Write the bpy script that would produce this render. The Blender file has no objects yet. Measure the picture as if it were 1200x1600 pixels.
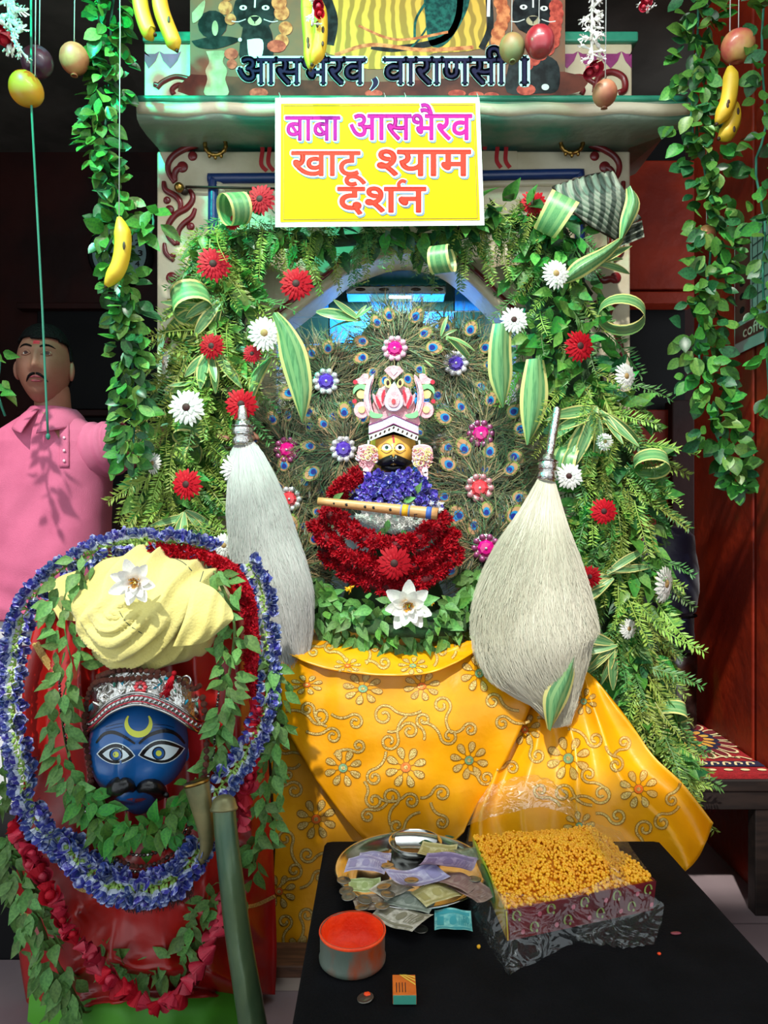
import bpy, bmesh, math, random
from mathutils import Vector, Matrix, noise
from mathutils.bvhtree import BVHTree

sc = bpy.context.scene
COL = sc.collection
R = random.Random(11)
F, ZC = 1109.0, 1.19          # focal length in pixels of the 1200x1600 frame, camera height in metres
PI = math.pi

# ------------------------------------------------------------------ camera, sky, sun, exposure
cam_d = bpy.data.cameras.new('camera')
cam = bpy.data.objects.new('camera', cam_d)
COL.objects.link(cam)
cam.location = (0, 0, ZC)
cam.rotation_euler = (PI / 2, 0, 0)
cam_d.sensor_fit = 'VERTICAL'
cam_d.sensor_height = 36.0
cam_d.lens = 36.0 * F / 1600.0
cam_d.clip_start = 0.02
sc.camera = cam

world = bpy.data.worlds.new('sky')
sc.world = world
world.use_nodes = True
bg = world.node_tree.nodes['Background']
bg.inputs[0].default_value = (0.86, 0.95, 1.0, 1)
bg.inputs[1].default_value = 1.45

def lamp(name, kind, loc, target, energy, color, **kw):
    d = bpy.data.lights.new(name, kind)
    d.energy = energy
    d.color = color
    for k, v in kw.items():
        setattr(d, k, v)
    o = bpy.data.objects.new(name, d)
    COL.objects.link(o)
    o.location = loc
    if target is not None:
        o.rotation_euler = (Vector(target) - Vector(loc)).to_track_quat('-Z', 'Y').to_euler()
    return o

SUN_EL, SUN_AZ = math.radians(52), math.radians(-14)   # high, from in front of the shrine and a little to the left
sun_dir = Vector((math.sin(SUN_AZ) * math.cos(SUN_EL), -math.cos(SUN_AZ) * math.cos(SUN_EL), math.sin(SUN_EL)))
lamp('sun', 'SUN', sun_dir * 8 + Vector((0, 2, 1)), (0, 2, 1), 4.2, (1.0, 0.97, 0.90), angle=math.radians(1.6))
GREEN = (0.0, 1.0, 0.62)
lamp('green_floodlight', 'SPOT', (-1.05, 1.30, 2.93), (-0.45, 2.1, 2.25), 125, GREEN, spot_size=math.radians(75), spot_blend=0.7, shadow_soft_size=0.03)
lamp('top_fill_light', 'AREA', (0.1, 1.25, 2.92), (0.05, 2.25, 2.55), 15, (0.92, 1.0, 0.96), shape='RECTANGLE', size=1.2, size_y=0.04)  # added fill light to brighten the banner and parapet, not a real tube
lamp('green_floodlight.001', 'SPOT', (1.35, 1.45, 2.93), (0.65, 2.1, 2.25), 130, GREEN, spot_size=math.radians(68), spot_blend=0.8, shadow_soft_size=0.03)

vs = sc.view_settings
vs.view_transform = 'Standard'
vs.look = 'None'
vs.exposure = 0.0
vs.gamma = 1.0
vs.use_curve_mapping = False
sc.cycles.use_denoising = True
sc.cycles.max_bounces = 8
sc.cycles.transparent_max_bounces = 24
sc.cycles.caustics_reflective = False
sc.cycles.caustics_refractive = False

# ------------------------------------------------------------------ helpers
def W(px, py, Y):
    """world point at depth Y that the photograph shows at (px, py)"""
    return Vector(((px - 600) * Y / F, Y, ZC - (py - 800) * Y / F))

def T(px, py, z):
    """world point on the horizontal plane at height z below the camera"""
    Y = (ZC - z) * F / (py - 800)
    return Vector(((px - 600) * Y / F, Y, z))

def lerp(a, b, t):
    return a + (b - a) * t

def sstep(a, b, x):
    t = min(1, max(0, (x - a) / (b - a)))
    return t * t * (3 - 2 * t)

def lin(h):
    if isinstance(h, str):
        h = h.lstrip('#')
        c = [int(h[i:i + 2], 16) / 255 for i in (0, 2, 4)]
        return tuple(x / 12.92 if x <= 0.04045 else ((x + 0.055) / 1.055) ** 2.4 for x in c)
    return h

def mat(name, c, rough=0.55, metal=0.0, c2=None, ns=8.0, lo=0.4, hi=0.6, bump=0.0, bs=60.0, var=0.0, hue=0.0,
        coat=0.0, transl=0.0, emit=None, es=1.0, spec=0.5, sheen=0.0, stretch=None, wave=None, sss=0.0):
    m = bpy.data.materials.new(name)
    m.use_nodes = True
    nt = m.node_tree
    N, L = nt.nodes, nt.links
    b = N['Principled BSDF']
    out = N['Material Output']
    b.inputs['Roughness'].default_value = rough
    b.inputs['Metallic'].default_value = metal
    b.inputs['Specular IOR Level'].default_value = spec
    b.inputs['Coat Weight'].default_value = coat
    b.inputs['Coat Roughness'].default_value = 0.12
    b.inputs['Sheen Weight'].default_value = sheen
    if sss:
        b.inputs['Subsurface Weight'].default_value = sss
        b.inputs['Subsurface Radius'].default_value = (0.01, 0.004, 0.003)
    tc = N.new('ShaderNodeTexCoord')
    src = tc.outputs['Object']
    if stretch:
        mp = N.new('ShaderNodeMapping')
        mp.inputs['Scale'].default_value = stretch
        L.new(src, mp.inputs[0])
        src = mp.outputs[0]
    rgb = N.new('ShaderNodeRGB')
    rgb.outputs[0].default_value = (*lin(c), 1)
    col = rgb.outputs[0]
    if c2 is not None:
        nz = N.new('ShaderNodeTexWave' if wave else 'ShaderNodeTexNoise')
        nz.inputs['Scale'].default_value = ns
        if wave:
            nz.inputs['Distortion'].default_value = wave
            nz.inputs['Detail'].default_value = 2
        else:
            nz.inputs['Detail'].default_value = 5
        L.new(src, nz.inputs['Vector'])
        mr = N.new('ShaderNodeMapRange')
        mr.inputs[1].default_value = lo
        mr.inputs[2].default_value = hi
        L.new(nz.outputs['Fac'], mr.inputs[0])
        mx = N.new('ShaderNodeMix')
        mx.data_type = 'RGBA'
        L.new(mr.outputs[0], mx.inputs[0])
        L.new(col, mx.inputs[6])
        mx.inputs[7].default_value = (*lin(c2), 1)
        col = mx.outputs[2]
    if var or hue:
        oi = N.new('ShaderNodeObjectInfo')
        hs = N.new('ShaderNodeHueSaturation')
        for k, amt, i in ((1.0, var, 2), (0.5, hue, 0)):
            mr = N.new('ShaderNodeMapRange')
            mr.inputs[3].default_value = k - amt
            mr.inputs[4].default_value = k + amt
            L.new(oi.outputs['Random'], mr.inputs[0])
            L.new(mr.outputs[0], hs.inputs[i])
        L.new(col, hs.inputs[4])
        col = hs.outputs[0]
    L.new(col, b.inputs['Base Color'])
    if bump:
        nz = N.new('ShaderNodeTexNoise')
        nz.inputs['Scale'].default_value = bs
        nz.inputs['Detail'].default_value = 4
        L.new(src, nz.inputs['Vector'])
        bp = N.new('ShaderNodeBump')
        bp.inputs['Strength'].default_value = bump
        bp.inputs['Distance'].default_value = 0.01
        L.new(nz.outputs['Fac'], bp.inputs['Height'])
        L.new(bp.outputs[0], b.inputs['Normal'])
    if emit:
        b.inputs['Emission Color'].default_value = (*lin(emit), 1)
        b.inputs['Emission Strength'].default_value = es
    if transl:
        t = N.new('ShaderNodeBsdfTranslucent')
        L.new(col, t.inputs[0])
        ms = N.new('ShaderNodeMixShader')
        ms.inputs[0].default_value = transl
        L.new(b.outputs[0], ms.inputs[1])
        L.new(t.outputs[0], ms.inputs[2])
        L.new(ms.outputs[0], out.inputs[0])
    return m

def plastic_film(name, clear=0.80, tint='#e9f2ee', rough=0.12):
    m = bpy.data.materials.new(name)
    m.use_nodes = True
    N, L = m.node_tree.nodes, m.node_tree.links
    N.remove(N['Principled BSDF'])
    t = N.new('ShaderNodeBsdfTransparent')
    t.inputs[0].default_value = (0.97, 0.98, 0.97, 1)
    g = N.new('ShaderNodeBsdfGlossy')
    g.inputs['Roughness'].default_value = rough
    d = N.new('ShaderNodeBsdfDiffuse')
    d.inputs[0].default_value = (*lin(tint), 1)
    a = N.new('ShaderNodeMixShader')
    a.inputs[0].default_value = 0.2
    L.new(g.outputs[0], a.inputs[1])
    L.new(d.outputs[0], a.inputs[2])
    s = N.new('ShaderNodeMixShader')
    s.inputs[0].default_value = 1 - clear
    L.new(t.outputs[0], s.inputs[1])
    L.new(a.outputs[0], s.inputs[2])
    tc = N.new('ShaderNodeTexCoord')
    nz = N.new('ShaderNodeTexNoise')
    nz.inputs['Scale'].default_value = 22
    nz.inputs['Distortion'].default_value = 1.5
    L.new(tc.outputs['Object'], nz.inputs['Vector'])
    bp = N.new('ShaderNodeBump')
    bp.inputs['Strength'].default_value = 0.8
    bp.inputs['Distance'].default_value = 0.02
    L.new(nz.outputs['Fac'], bp.inputs['Height'])
    L.new(bp.outputs[0], g.inputs['Normal'])
    L.new(s.outputs[0], N['Material Output'].inputs[0])
    return m

class MB:
    def __init__(self):
        self.v, self.f, self.m = [], [], []

    def add(self, vs, fs, mi=0):
        b = len(self.v)
        self.v.extend(Vector(p) for p in vs)
        for i, f in enumerate(fs):
            self.f.append([k + b for k in f])
            self.m.append(mi[i] if isinstance(mi, list) else mi)
        return self

    def grid(self, fn, nu, nv, mi=0, close=False):
        n = nu if close else nu + 1
        vs = [fn(i / nu, j / nv) for j in range(nv + 1) for i in range(n)]
        fs, ms = [], []
        for j in range(nv):
            for i in range(nu):
                a, b_ = j * n + i, j * n + (i + 1) % n
                fs.append([a, b_, b_ + n, a + n])
                ms.append(mi(i, j) if callable(mi) else mi)
        return self.add(vs, fs, ms)

    def tube(self, pts, r, n=8, cap=True, mi=0, flat=1.0):
        pts = [Vector(p) for p in pts]
        rs = r if isinstance(r, (list, tuple)) else [r] * len(pts)
        t0 = (pts[1] - pts[0]).normalized()
        up = Vector((0, 0, 1)) if abs(t0.z) < 0.9 else Vector((0, 1, 0))
        nx = t0.cross(up).normalized()
        vs, fs = [], []
        for i, p in enumerate(pts):
            t = (pts[min(i + 1, len(pts) - 1)] - pts[max(i - 1, 0)]).normalized()
            nx = (nx - t * nx.dot(t)).normalized()
            ny = t.cross(nx)
            for k in range(n):
                a = 2 * PI * k / n
                vs.append(p + (nx * math.cos(a) + ny * math.sin(a) * flat) * rs[i])
        for i in range(len(pts) - 1):
            for k in range(n):
                a, b_ = i * n + k, i * n + (k + 1) % n
                fs.append([a, b_, b_ + n, a + n])
        if cap:
            fs.append(list(range(n - 1, -1, -1)))
            fs.append([(len(pts) - 1) * n + k for k in range(n)])
        return self.add(vs, fs, mi)

    def lathe(self, prof, n=32, M=None, mi=0, sx=1.0, sy=1.0):
        M = M or Matrix()
        vs = [M @ Vector((r * sx * math.cos(2 * PI * k / n), r * sy * math.sin(2 * PI * k / n), z)) for r, z in prof for k in range(n)]
        fs, ms = [], []
        for i in range(len(prof) - 1):
            for k in range(n):
                a, b_ = i * n + k, i * n + (k + 1) % n
                fs.append([a, b_, b_ + n, a + n])
                ms.append(mi[i] if isinstance(mi, list) else mi)
        return self.add(vs, fs, ms)

    def box(self, c, s, M=None, mi=0):
        c, s = Vector(c), Vector(s) / 2
        vs = [Vector((c.x + s.x * x, c.y + s.y * y, c.z + s.z * z)) for x in (-1, 1) for y in (-1, 1) for z in (-1, 1)]
        if M is not None:
            vs = [M @ v for v in vs]
        return self.add(vs, [[0, 1, 3, 2], [4, 6, 7, 5], [0, 4, 5, 1], [2, 3, 7, 6], [0, 2, 6, 4], [1, 5, 7, 3]], mi)

    def hexa(self, p, mi=0):
        """eight corners: bottom four round, top four round"""
        return self.add(p, [[3, 2, 1, 0], [4, 5, 6, 7], [0, 1, 5, 4], [1, 2, 6, 5], [2, 3, 7, 6], [3, 0, 4, 7]], mi)

    def ell(self, c, r, nu=12, nv=8, M=None, mi=0, fn=None):
        c = Vector(c)
        def g(u, v):
            th, ph = 2 * PI * u, PI * (v - 0.5)
            d = Vector((math.cos(ph) * math.cos(th), math.cos(ph) * math.sin(th), math.sin(ph)))
            k = fn(d) if fn else 1.0
            p = Vector((d.x * r[0], d.y * r[1], d.z * r[2])) * k
            return c + (M @ p if M is not None else p)
        return self.grid(g, nu, nv, mi, close=True)

    def ribbon(self, pts, ws, nrm, mi=0):
        pts = [Vector(p) for p in pts]
        vs, fs = [], []
        for i, p in enumerate(pts):
            t = (pts[min(i + 1, len(pts) - 1)] - pts[max(i - 1, 0)]).normalized()
            s = t.cross(nrm).normalized()
            w = ws[i] if isinstance(ws, (list, tuple)) else ws
            vs += [p - s * w, p + s * w]
        for i in range(len(pts) - 1):
            fs.append([2 * i, 2 * i + 1, 2 * i + 3, 2 * i + 2])
        return self.add(vs, fs, mi)

    def mesh(self, name, mats, smooth=True, off=Vector((0, 0, 0))):
        me = bpy.data.meshes.new(name)
        me.from_pydata([v - off for v in self.v], [], self.f)
        for m in (mats if isinstance(mats, (list, tuple)) else [mats]):
            me.materials.append(m)
        me.polygons.foreach_set('material_index', self.m)
        if smooth:
            me.polygons.foreach_set('use_smooth', [True] * len(self.f))
        me.update()
        return me

    def build(self, name, mats, parent=None, smooth=True, tag=None, bevel=0, weld=False):
        if parent is None:
            xs = [v.x for v in self.v]; ys = [v.y for v in self.v]; zs = [v.z for v in self.v]
            off = Vector(((min(xs) + max(xs)) / 2, (min(ys) + max(ys)) / 2, min(zs)))
        else:
            off = LOC[parent.name]
        me = self.mesh(name, mats, smooth, off)
        o = bpy.data.objects.new(name, me)
        COL.objects.link(o)
        LOC[o.name] = off
        if parent is None:
            o.location = off
        else:
            o.parent = parent
        if bevel:
            b = o.modifiers.new('bevel', 'BEVEL')
            b.width = bevel
            b.segments = 2
            b.limit_method = 'ANGLE'
        if weld:
            w = o.modifiers.new('weld', 'WELD')
            w.merge_threshold = 1e-5
        if tag:
            tagit(o, *tag)
        return o

LOC = {}

def tagit(o, label, cat, group=None):
    o['label'] = label
    o['category'] = cat
    if group:
        o['group'] = group

def thing(name, label, cat, loc, group=None):
    o = bpy.data.objects.new(name, None)
    COL.objects.link(o)
    o.location = loc
    o.empty_display_size = 0.05
    LOC[o.name] = Vector(loc)
    tagit(o, label, cat, group)
    return o

def inst(name, me, parent, M):
    """one more part with shared mesh data, M is its place in the world"""
    o = bpy.data.objects.new(name, me)
    COL.objects.link(o)
    o.parent = parent
    o.matrix_basis = Matrix.Translation(-LOC[parent.name]) @ M
    return o

def kit(name, label, cat, M, parts, group=None):
    """a thing at placement M with parts in its own coordinates"""
    o = bpy.data.objects.new(name, None)
    COL.objects.link(o)
    o.matrix_basis = M
    o.empty_display_size = 0.05
    tagit(o, label, cat, group)
    LOC[o.name] = Vector((0, 0, 0))
    for p in parts:
        c = bpy.data.objects.new(p[0], p[1])
        COL.objects.link(c)
        c.parent = o
        if len(p) > 2:
            c.matrix_basis = p[2]
    return o

def orient(pos, d, n, s=1.0, sx=1.0):
    """+Y of the piece along d, +Z towards n"""
    y = Vector(d).normalized()
    n = Vector(n)
    z = n - y * n.dot(y)
    if z.length < 1e-4:
        z = y.orthogonal()
    z.normalize()
    x = y.cross(z)
    M = Matrix(((x.x * s * sx, y.x * s, z.x * s, pos[0]), (x.y * s * sx, y.y * s, z.y * s, pos[1]), (x.z * s * sx, y.z * s, z.z * s, pos[2]), (0, 0, 0, 1)))
    return M

def rv(a=1.0):
    return Vector((R.uniform(-a, a), R.uniform(-a, a), R.uniform(-a, a)))

def smooth_path(pts, n=8):
    """Catmull-Rom through points (tuples of any length)"""
    P = [tuple(p) for p in pts]
    out = []
    for i in range(len(P) - 1):
        p0, p1, p2, p3 = P[max(i - 1, 0)], P[i], P[i + 1], P[min(i + 2, len(P) - 1)]
        for k in range(n):
            t = k / n
            out.append(tuple(0.5 * (2 * b + (c - a) * t + (2 * a - 5 * b + 4 * c - d) * t * t + (3 * b - a - 3 * c + d) * t ** 3) for a, b, c, d in zip(p0, p1, p2, p3)))
    out.append(P[-1])
    return out

def along(path, t):
    """point of a dense path at fraction t of its length"""
    if not hasattr(along, 'cache'):
        along.cache = {}
    key = id(path)
    if key not in along.cache:
        ds = [0]
        for a, b in zip(path, path[1:]):
            ds.append(ds[-1] + (Vector(b[:3]) - Vector(a[:3])).length)
        along.cache[key] = (ds, path)
    ds = along.cache[key][0]
    x = t * ds[-1]
    import bisect
    i = min(max(bisect.bisect_right(ds, x) - 1, 0), len(path) - 2)
    k = (x - ds[i]) / max(ds[i + 1] - ds[i], 1e-9)
    p = tuple(lerp(a, b, k) for a, b in zip(path[i], path[i + 1]))
    tan = (Vector(path[i + 1][:3]) - Vector(path[i][:3])).normalized()
    return p, tan

def wpath(pts, n=8):
    """pixel path (px, py, Y[, halfwidth px]) to a dense world path with half width in metres"""
    out = []
    for p in smooth_path(pts, n):
        w = W(p[0], p[1], p[2])
        out.append((w.x, w.y, w.z) + ((p[3] * p[2] / F,) if len(p) > 3 else ()))
    return out

# decals: flat print, laid on a surface given by a function (u, v, h) -> point
def dec_disc(mb, fn, c, r, n=20, h=0.0, mi=0, ry=None, rot=0.0, rings=2):
    ry = ry or r
    vs, fs = [fn(c[0], c[1], h)], []
    for k in range(1, rings + 1):
        for i in range(n):
            a = 2 * PI * i / n
            x, y = r * k / rings * math.cos(a), ry * k / rings * math.sin(a)
            vs.append(fn(c[0] + x * math.cos(rot) - y * math.sin(rot), c[1] + x * math.sin(rot) + y * math.cos(rot), h))
    for i in range(n):
        fs.append([0, 1 + i, 1 + (i + 1) % n])
    for k in range(1, rings):
        for i in range(n):
            a, b = 1 + (k - 1) * n + i, 1 + (k - 1) * n + (i + 1) % n
            fs.append([a, a + n, b + n, b])
    mb.add(vs, fs, mi)

def dec_band(mb, fn, top, bot, h=0.0, mi=0, rows=2):
    """between two 2-D polylines of equal length"""
    n = len(top)
    vs, fs = [], []
    for j in range(rows + 1):
        for a, b in zip(top, bot):
            t = j / rows
            vs.append(fn(lerp(a[0], b[0], t), lerp(a[1], b[1], t), h))
    for j in range(rows):
        for i in range(n - 1):
            k = j * n + i
            fs.append([k, k + 1, k + 1 + n, k + n])
    mb.add(vs, fs, mi)

def dec_stroke(mb, fn, pts, w, h=0.0, mi=0, n=6, dense=False):
    P = pts if dense else smooth_path(pts, n)
    top, bot = [], []
    for i, p in enumerate(P):
        a, b = P[max(i - 1, 0)], P[min(i + 1, len(P) - 1)]
        tx, ty = b[0] - a[0], b[1] - a[1]
        l = math.hypot(tx, ty) or 1
        ww = p[2] if len(p) > 2 else (w(i / (len(P) - 1)) if callable(w) else w)
        top.append((p[0] - ty / l * ww, p[1] + tx / l * ww))
        bot.append((p[0] + ty / l * ww, p[1] - tx / l * ww))
    dec_band(mb, fn, top, bot, h, mi, 1)

def dec_poly(mb, fn, pts, h=0.0, mi=0):
    """star-shaped outline"""
    cx, cy = sum(p[0] for p in pts) / len(pts), sum(p[1] for p in pts) / len(pts)
    vs = [fn(cx, cy, h)] + [fn(p[0], p[1], h) for p in pts]
    mb.add(vs, [[0, 1 + i, 1 + (i + 1) % len(pts)] for i in range(len(pts))], mi)

_gl = {}
def glyphs(s, off, cut=None):
    """2-D triangles of a piece of lettering set in Blender's own fonts"""
    k = (s, off, cut)
    if k not in _gl:
        c = bpy.data.curves.new('lettering', 'FONT')
        c.body = s
        c.offset = off
        c.resolution_u = 4
        o = bpy.data.objects.new('lettering', c)
        COL.objects.link(o)
        me = bpy.data.meshes.new_from_object(o.evaluated_get(bpy.context.evaluated_depsgraph_get()))
        bpy.data.objects.remove(o)
        if cut is not None:
            bm = bmesh.new()
            bm.from_mesh(me)
            bmesh.ops.bisect_plane(bm, geom=bm.verts[:] + bm.edges[:] + bm.faces[:], plane_co=(cut, 0, 0), plane_no=(1, 0, 0), clear_outer=True)
            bm.to_mesh(me)
            bm.free()
        _gl[k] = ([v.co.copy() for v in me.vertices], [list(p.vertices) for p in me.polygons])
        bpy.data.meshes.remove(me)
    return _gl[k]

def letters(mb, fn, s, x0, x1, ytop, ybase, off=0.0, h=0.0, mi=0, cut=None):
    """a word fitted into a box of the surface: header line at ytop, foot at ybase; off thickens the strokes"""
    vs, fs = glyphs(s, 0.0, cut)
    a, b = min(v.x for v in vs), max(v.x for v in vs)
    kx, ky = (x1 - x0) / (b - a), (ytop - ybase) / 0.622
    def g(x, y):
        return fn(x0 + (x - a) * kx, ybase + y * ky, h)
    mb.add([g(v.x, v.y) for v in vs], fs, mi)
    if off:
        cnt = {}
        for f in fs:
            for i in range(len(f)):
                k = (f[i], f[(i + 1) % len(f)])
                key = (min(k), max(k))
                cnt[key] = cnt.get(key, 0) + 1
        ox, oy = off, off * abs(kx / ky)
        done = set()
        for (i, j), c in cnt.items():
            if c != 1:
                continue
            p, q = vs[i], vs[j]
            dx, dy = q.x - p.x, q.y - p.y
            l = math.hypot(dx, dy)
            if l > 1e-6:
                nx, ny = -dy / l * ox, dx / l * oy
                mb.add([g(p.x + nx, p.y + ny), g(q.x + nx, q.y + ny), g(q.x - nx, q.y - ny), g(p.x - nx, p.y - ny)], [[0, 1, 2, 3]], mi)
            for w in (i, j):
                if w not in done:
                    done.add(w)
                    mb.add([g(vs[w].x + ox * math.cos(t * PI / 3), vs[w].y + oy * math.sin(t * PI / 3)) for t in range(6)], [[0, 1, 2, 3, 4, 5]], mi)
# ------------------------------------------------------------------ materials
M_cream = mat('cream_paint', '#d9cfb4', 0.45, c2='#c3b596', ns=5, bump=0.25, bs=35, coat=0.2)
M_teal = mat('green_paint', '#2f8f72', 0.4, c2='#1f6f58', ns=6, bump=0.3, bs=30, coat=0.25)
M_maroon = mat('maroon_paint', '#7d1a20', 0.35, c2='#651318', ns=20, coat=0.3)
M_redpaint = mat('red_brush_paint', '#b8242c', 0.4)
M_navy = mat('navy_paint', '#16336f', 0.35, coat=0.4, bump=0.3, bs=25)
M_purple = mat('magenta_petal_paint', '#9a3a78', 0.45, c2='#7c2a5e', ns=15)
M_bluetile = mat('blue_tile', '#1f6fc2', 0.22, c2='#1a60ad', ns=3, coat=0.3)
M_darktile = mat('dark_tile', '#183a3c', 0.22, c2='#12302f', ns=3, coat=0.3)
M_grout = mat('tile_grout', '#5d6b70', 0.8)
M_stone = mat('inner_stone', '#4c4a44', 0.7, c2='#3a3934', ns=6)
M_brass = mat('brass', '#b08a48', 0.3, 1.0, c2='#8a6a34', ns=30)
M_steel = mat('steel', '#c9c9c6', 0.16, 1.0, c2='#a9a9a6', ns=10)
M_silver = mat('silver_foil', '#d8d6d0', 0.25, 1.0, bump=0.4, bs=90)
M_iron = mat('dark_rod', '#3a2f28', 0.5, 0.6)
M_wallred = mat('red_wall_paint', '#92280c', 0.5, c2='#701a08', ns=3.5, bump=0.5, bs=18, spec=.3)
M_walldark = mat('dark_red_wall', '#2e0c08', 0.6, c2='#1c0705', ns=3, bump=0.4, bs=14, spec=.25)
M_black = mat('black_boarding', '#060607', 0.6, c2='#0c0c0e', ns=4, spec=.2)
M_roof = mat('roof_boards', '#55504a', 0.8, c2='#3d3934', ns=3)
M_floor = mat('stone_floor_tile', '#9c8a8c', 0.4, c2='#86767a', ns=4, lo=0.3, hi=0.7, var=0.08)
M_floorgap = mat('floor_grout', '#3d3836', 0.8)
M_leaf = mat('leaf_green', '#4f8a32', 0.45, c2='#3d7430', ns=9, var=0.35, hue=0.03, transl=0.22, spec=0.3)
M_leafl = mat('leaf_light_green', '#77a84a', 0.4, c2='#5d9440', ns=9, var=0.28, hue=0.03, transl=0.25)
M_leafd = mat('leaf_dark_green', '#28602e', 0.36, c2='#1f4a26', ns=9, var=0.35, hue=0.025, transl=0.15, spec=0.4)
M_tulsi = mat('soft_leaf_green', '#6a9a4c', 0.55, c2='#527f3e', ns=7, var=0.3, hue=0.02, transl=0.2)
M_rib = mat('leaf_rib', '#9bbd74', 0.5, var=0.2)
M_stem = mat('green_stem', '#5a7a3a', 0.6)
M_sprig = mat('needle_green', '#96ae4c', 0.5, var=0.35, hue=0.03, transl=0.2)
M_sprigd = mat('needle_dark_green', '#4f7c3c', 0.5, var=0.35, hue=0.03, transl=0.15)
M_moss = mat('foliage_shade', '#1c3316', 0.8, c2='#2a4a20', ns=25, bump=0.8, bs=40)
M_dyel = mat('striped_leaf_yellow', '#d8d284', 0.4, var=0.12, transl=0.2)
M_dgrn = mat('striped_leaf_green', '#4f8552', 0.35, c2='#6fa268', ns=26, stretch=(9, 0.5, 1), var=0.18, transl=0.15)
M_dpale = mat('striped_leaf_pale', '#86ae70', 0.4, var=0.15, transl=0.2)
M_red = mat('red_petal', '#be0c20', 0.6, c2='#9c0818', ns=40, var=0.2, spec=.2, transl=.1)
M_redd = mat('deep_red_petal', '#9a0f1e', 0.6, c2='#b81528', ns=30, var=0.25, spec=.2)
M_rose = mat('rose_petal', '#c22640', 0.55, c2='#9a142c', ns=30, var=0.3)
M_white = mat('white_petal', '#f6f5f0', 0.5, c2='#eaebe4', ns=14, transl=0.15)
M_gercen = mat('flower_centre_dark', '#3a1412', 0.7)
M_gercenw = mat('flower_centre_tan', '#b99a62', 0.7, c2='#8a6a3c', ns=200)
M_violet = mat('violet_petal', '#5a48b8', 0.5, c2='#8f84da', ns=60, lo=0.45, hi=0.7, var=0.25, hue=0.02)
M_pea = mat('blue_petal', '#36408f', 0.55, c2='#b9c4e0', ns=3.2, lo=.5, hi=.72, spec=.25, var=0.25, hue=0.02)
M_peaw = mat('blue_petal_base', '#cfd8e6', 0.5, var=0.1)
M_calyx = mat('pale_green_calyx', '#a8cf6a', 0.5, var=0.15)
M_stamen = mat('yellow_stamen', '#e6a812', 0.55)
M_pink = mat('pink_foam', '#eea2ae', 0.7, c2='#f3b9c0', ns=60, bump=0.3, bs=200)
M_pinkl = mat('pale_pink_foam', '#f6cdd2', 0.7)
M_lil = mat('glitter_lilac', '#cbb4cf', 0.4, c2='#e8e0ee', ns=300, metal=0.3)
M_foilred = mat('red_foam', '#cc1f3a', 0.6)
M_foamgreen = mat('green_foam', '#86cf8a', 0.7)
M_foamyel = mat('yellow_foam', '#ecd98a', 0.7)
M_gold = mat('gold_face_paint', '#f0b850', 0.45, c2='#e6a840', ns=8, coat=0.2)
M_eyew = mat('eye_white', '#f2efe6', 0.3)
M_blackp = mat('black_paint', '#0c0b0d', 0.3, bump=0.15, bs=120)
M_grey = mat('grey_paint', '#8e8a86', 0.5)
M_barb = mat('feather_barb', '#7d6a48', 0.45, c2='#5a6a40', ns=30, var=0.25)
M_barbd = mat('feather_barb_dark', '#4a4630', 0.45, c2='#2f4a38', ns=30, var=0.25)
M_eye0 = mat('feather_bronze', '#c9986c', 0.35, 0.25)
M_eye1 = mat('feather_gold_green', '#8a9a4a', 0.35, 0.25)
M_eye2 = mat('feather_turquoise', '#2a8ec8', 0.28, 0.25)
M_eye3 = mat('feather_deep_blue', '#1c2a8c', 0.28, 0.25)
M_gemr = mat('magenta_gem', '#dd1484', 0.12, coat=0.8)
M_gemp = mat('violet_gem', '#5636b6', 0.12, coat=0.8)
M_gemc = mat('coral_gem', '#e43c46', 0.12, coat=0.8)
M_bead = mat('clear_bead', '#dcd8dc', 0.15, 0.4)
M_beadp = mat('pink_bead', '#e6aec4', 0.2, 0.2)
M_satin = mat('yellow_satin', '#efa406', 0.38, c2='#e19403', ns=7, bump=0.45, bs=11, spec=0.45)
M_zari = mat('gold_sequin', '#e2c67a', 0.3, 0.35, c2='#b98e3c', ns=260, lo=.4, hi=.65, bump=0.5, bs=400)
M_zarid = mat('gold_cord', '#a06c10', 0.5, 0.1)
M_zorange = mat('orange_sequin', '#f0641e', 0.35, 0.3, c2='#ff8a3a', ns=260)
M_zgreen = mat('green_sequin', '#6aa07a', 0.35, 0.3, c2='#9cc08c', ns=260)
M_robe = mat('red_satin', '#a81812', 0.33, c2='#8e100a', ns=5, bump=0.35, bs=9, spec=0.55)
M_turban = mat('cream_cotton', '#dcd282', 0.8, c2='#d0c470', ns=6, bump=0.25, bs=180, sheen=0.2)
M_tborder = mat('dark_border_thread', '#4a5a4a', 0.8)
M_green = mat('bright_green_cloth', '#4c9a1c', 0.6, c2='#3f8a18', ns=5)
M_blueface = mat('blue_gloss_paint', '#145a9c', 0.28, c2='#114e8c', ns=7, coat=0.35, bump=0.06, bs=60)
M_moon = mat('lime_yellow_paint', '#d2d84a', 0.4)
M_palewht = mat('pale_blue_white_paint', '#dcecf0', 0.35)
M_lip = mat('dusty_red_paint', '#8a3a44', 0.4)
M_rudra = mat('brown_seed_bead', '#8a4630', 0.55, c2='#5e2a1c', ns=120, bump=1.0, bs=200, var=0.25)
M_pat = mat('green_patina_brass', '#38583f', 0.32, 0.35, c2='#6f7d50', ns=9, lo=0.35, hi=0.7, stretch=(1, 1, 0.35), bump=0.2, bs=40, coat=.3)
M_horn = mat('dull_brass_horn', '#8a8258', 0.4, 0.5, c2='#6a6a48', ns=14)
M_tablecl = mat('black_cloth', '#08080a', 0.85, c2='#0e0e11', ns=9, bump=0.2, bs=200, spec=0.12)
M_orange = mat('orange_vermilion', '#ff4c08', 0.6, c2='#ee3a06', ns=25, bump=0.4, bs=60)
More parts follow.
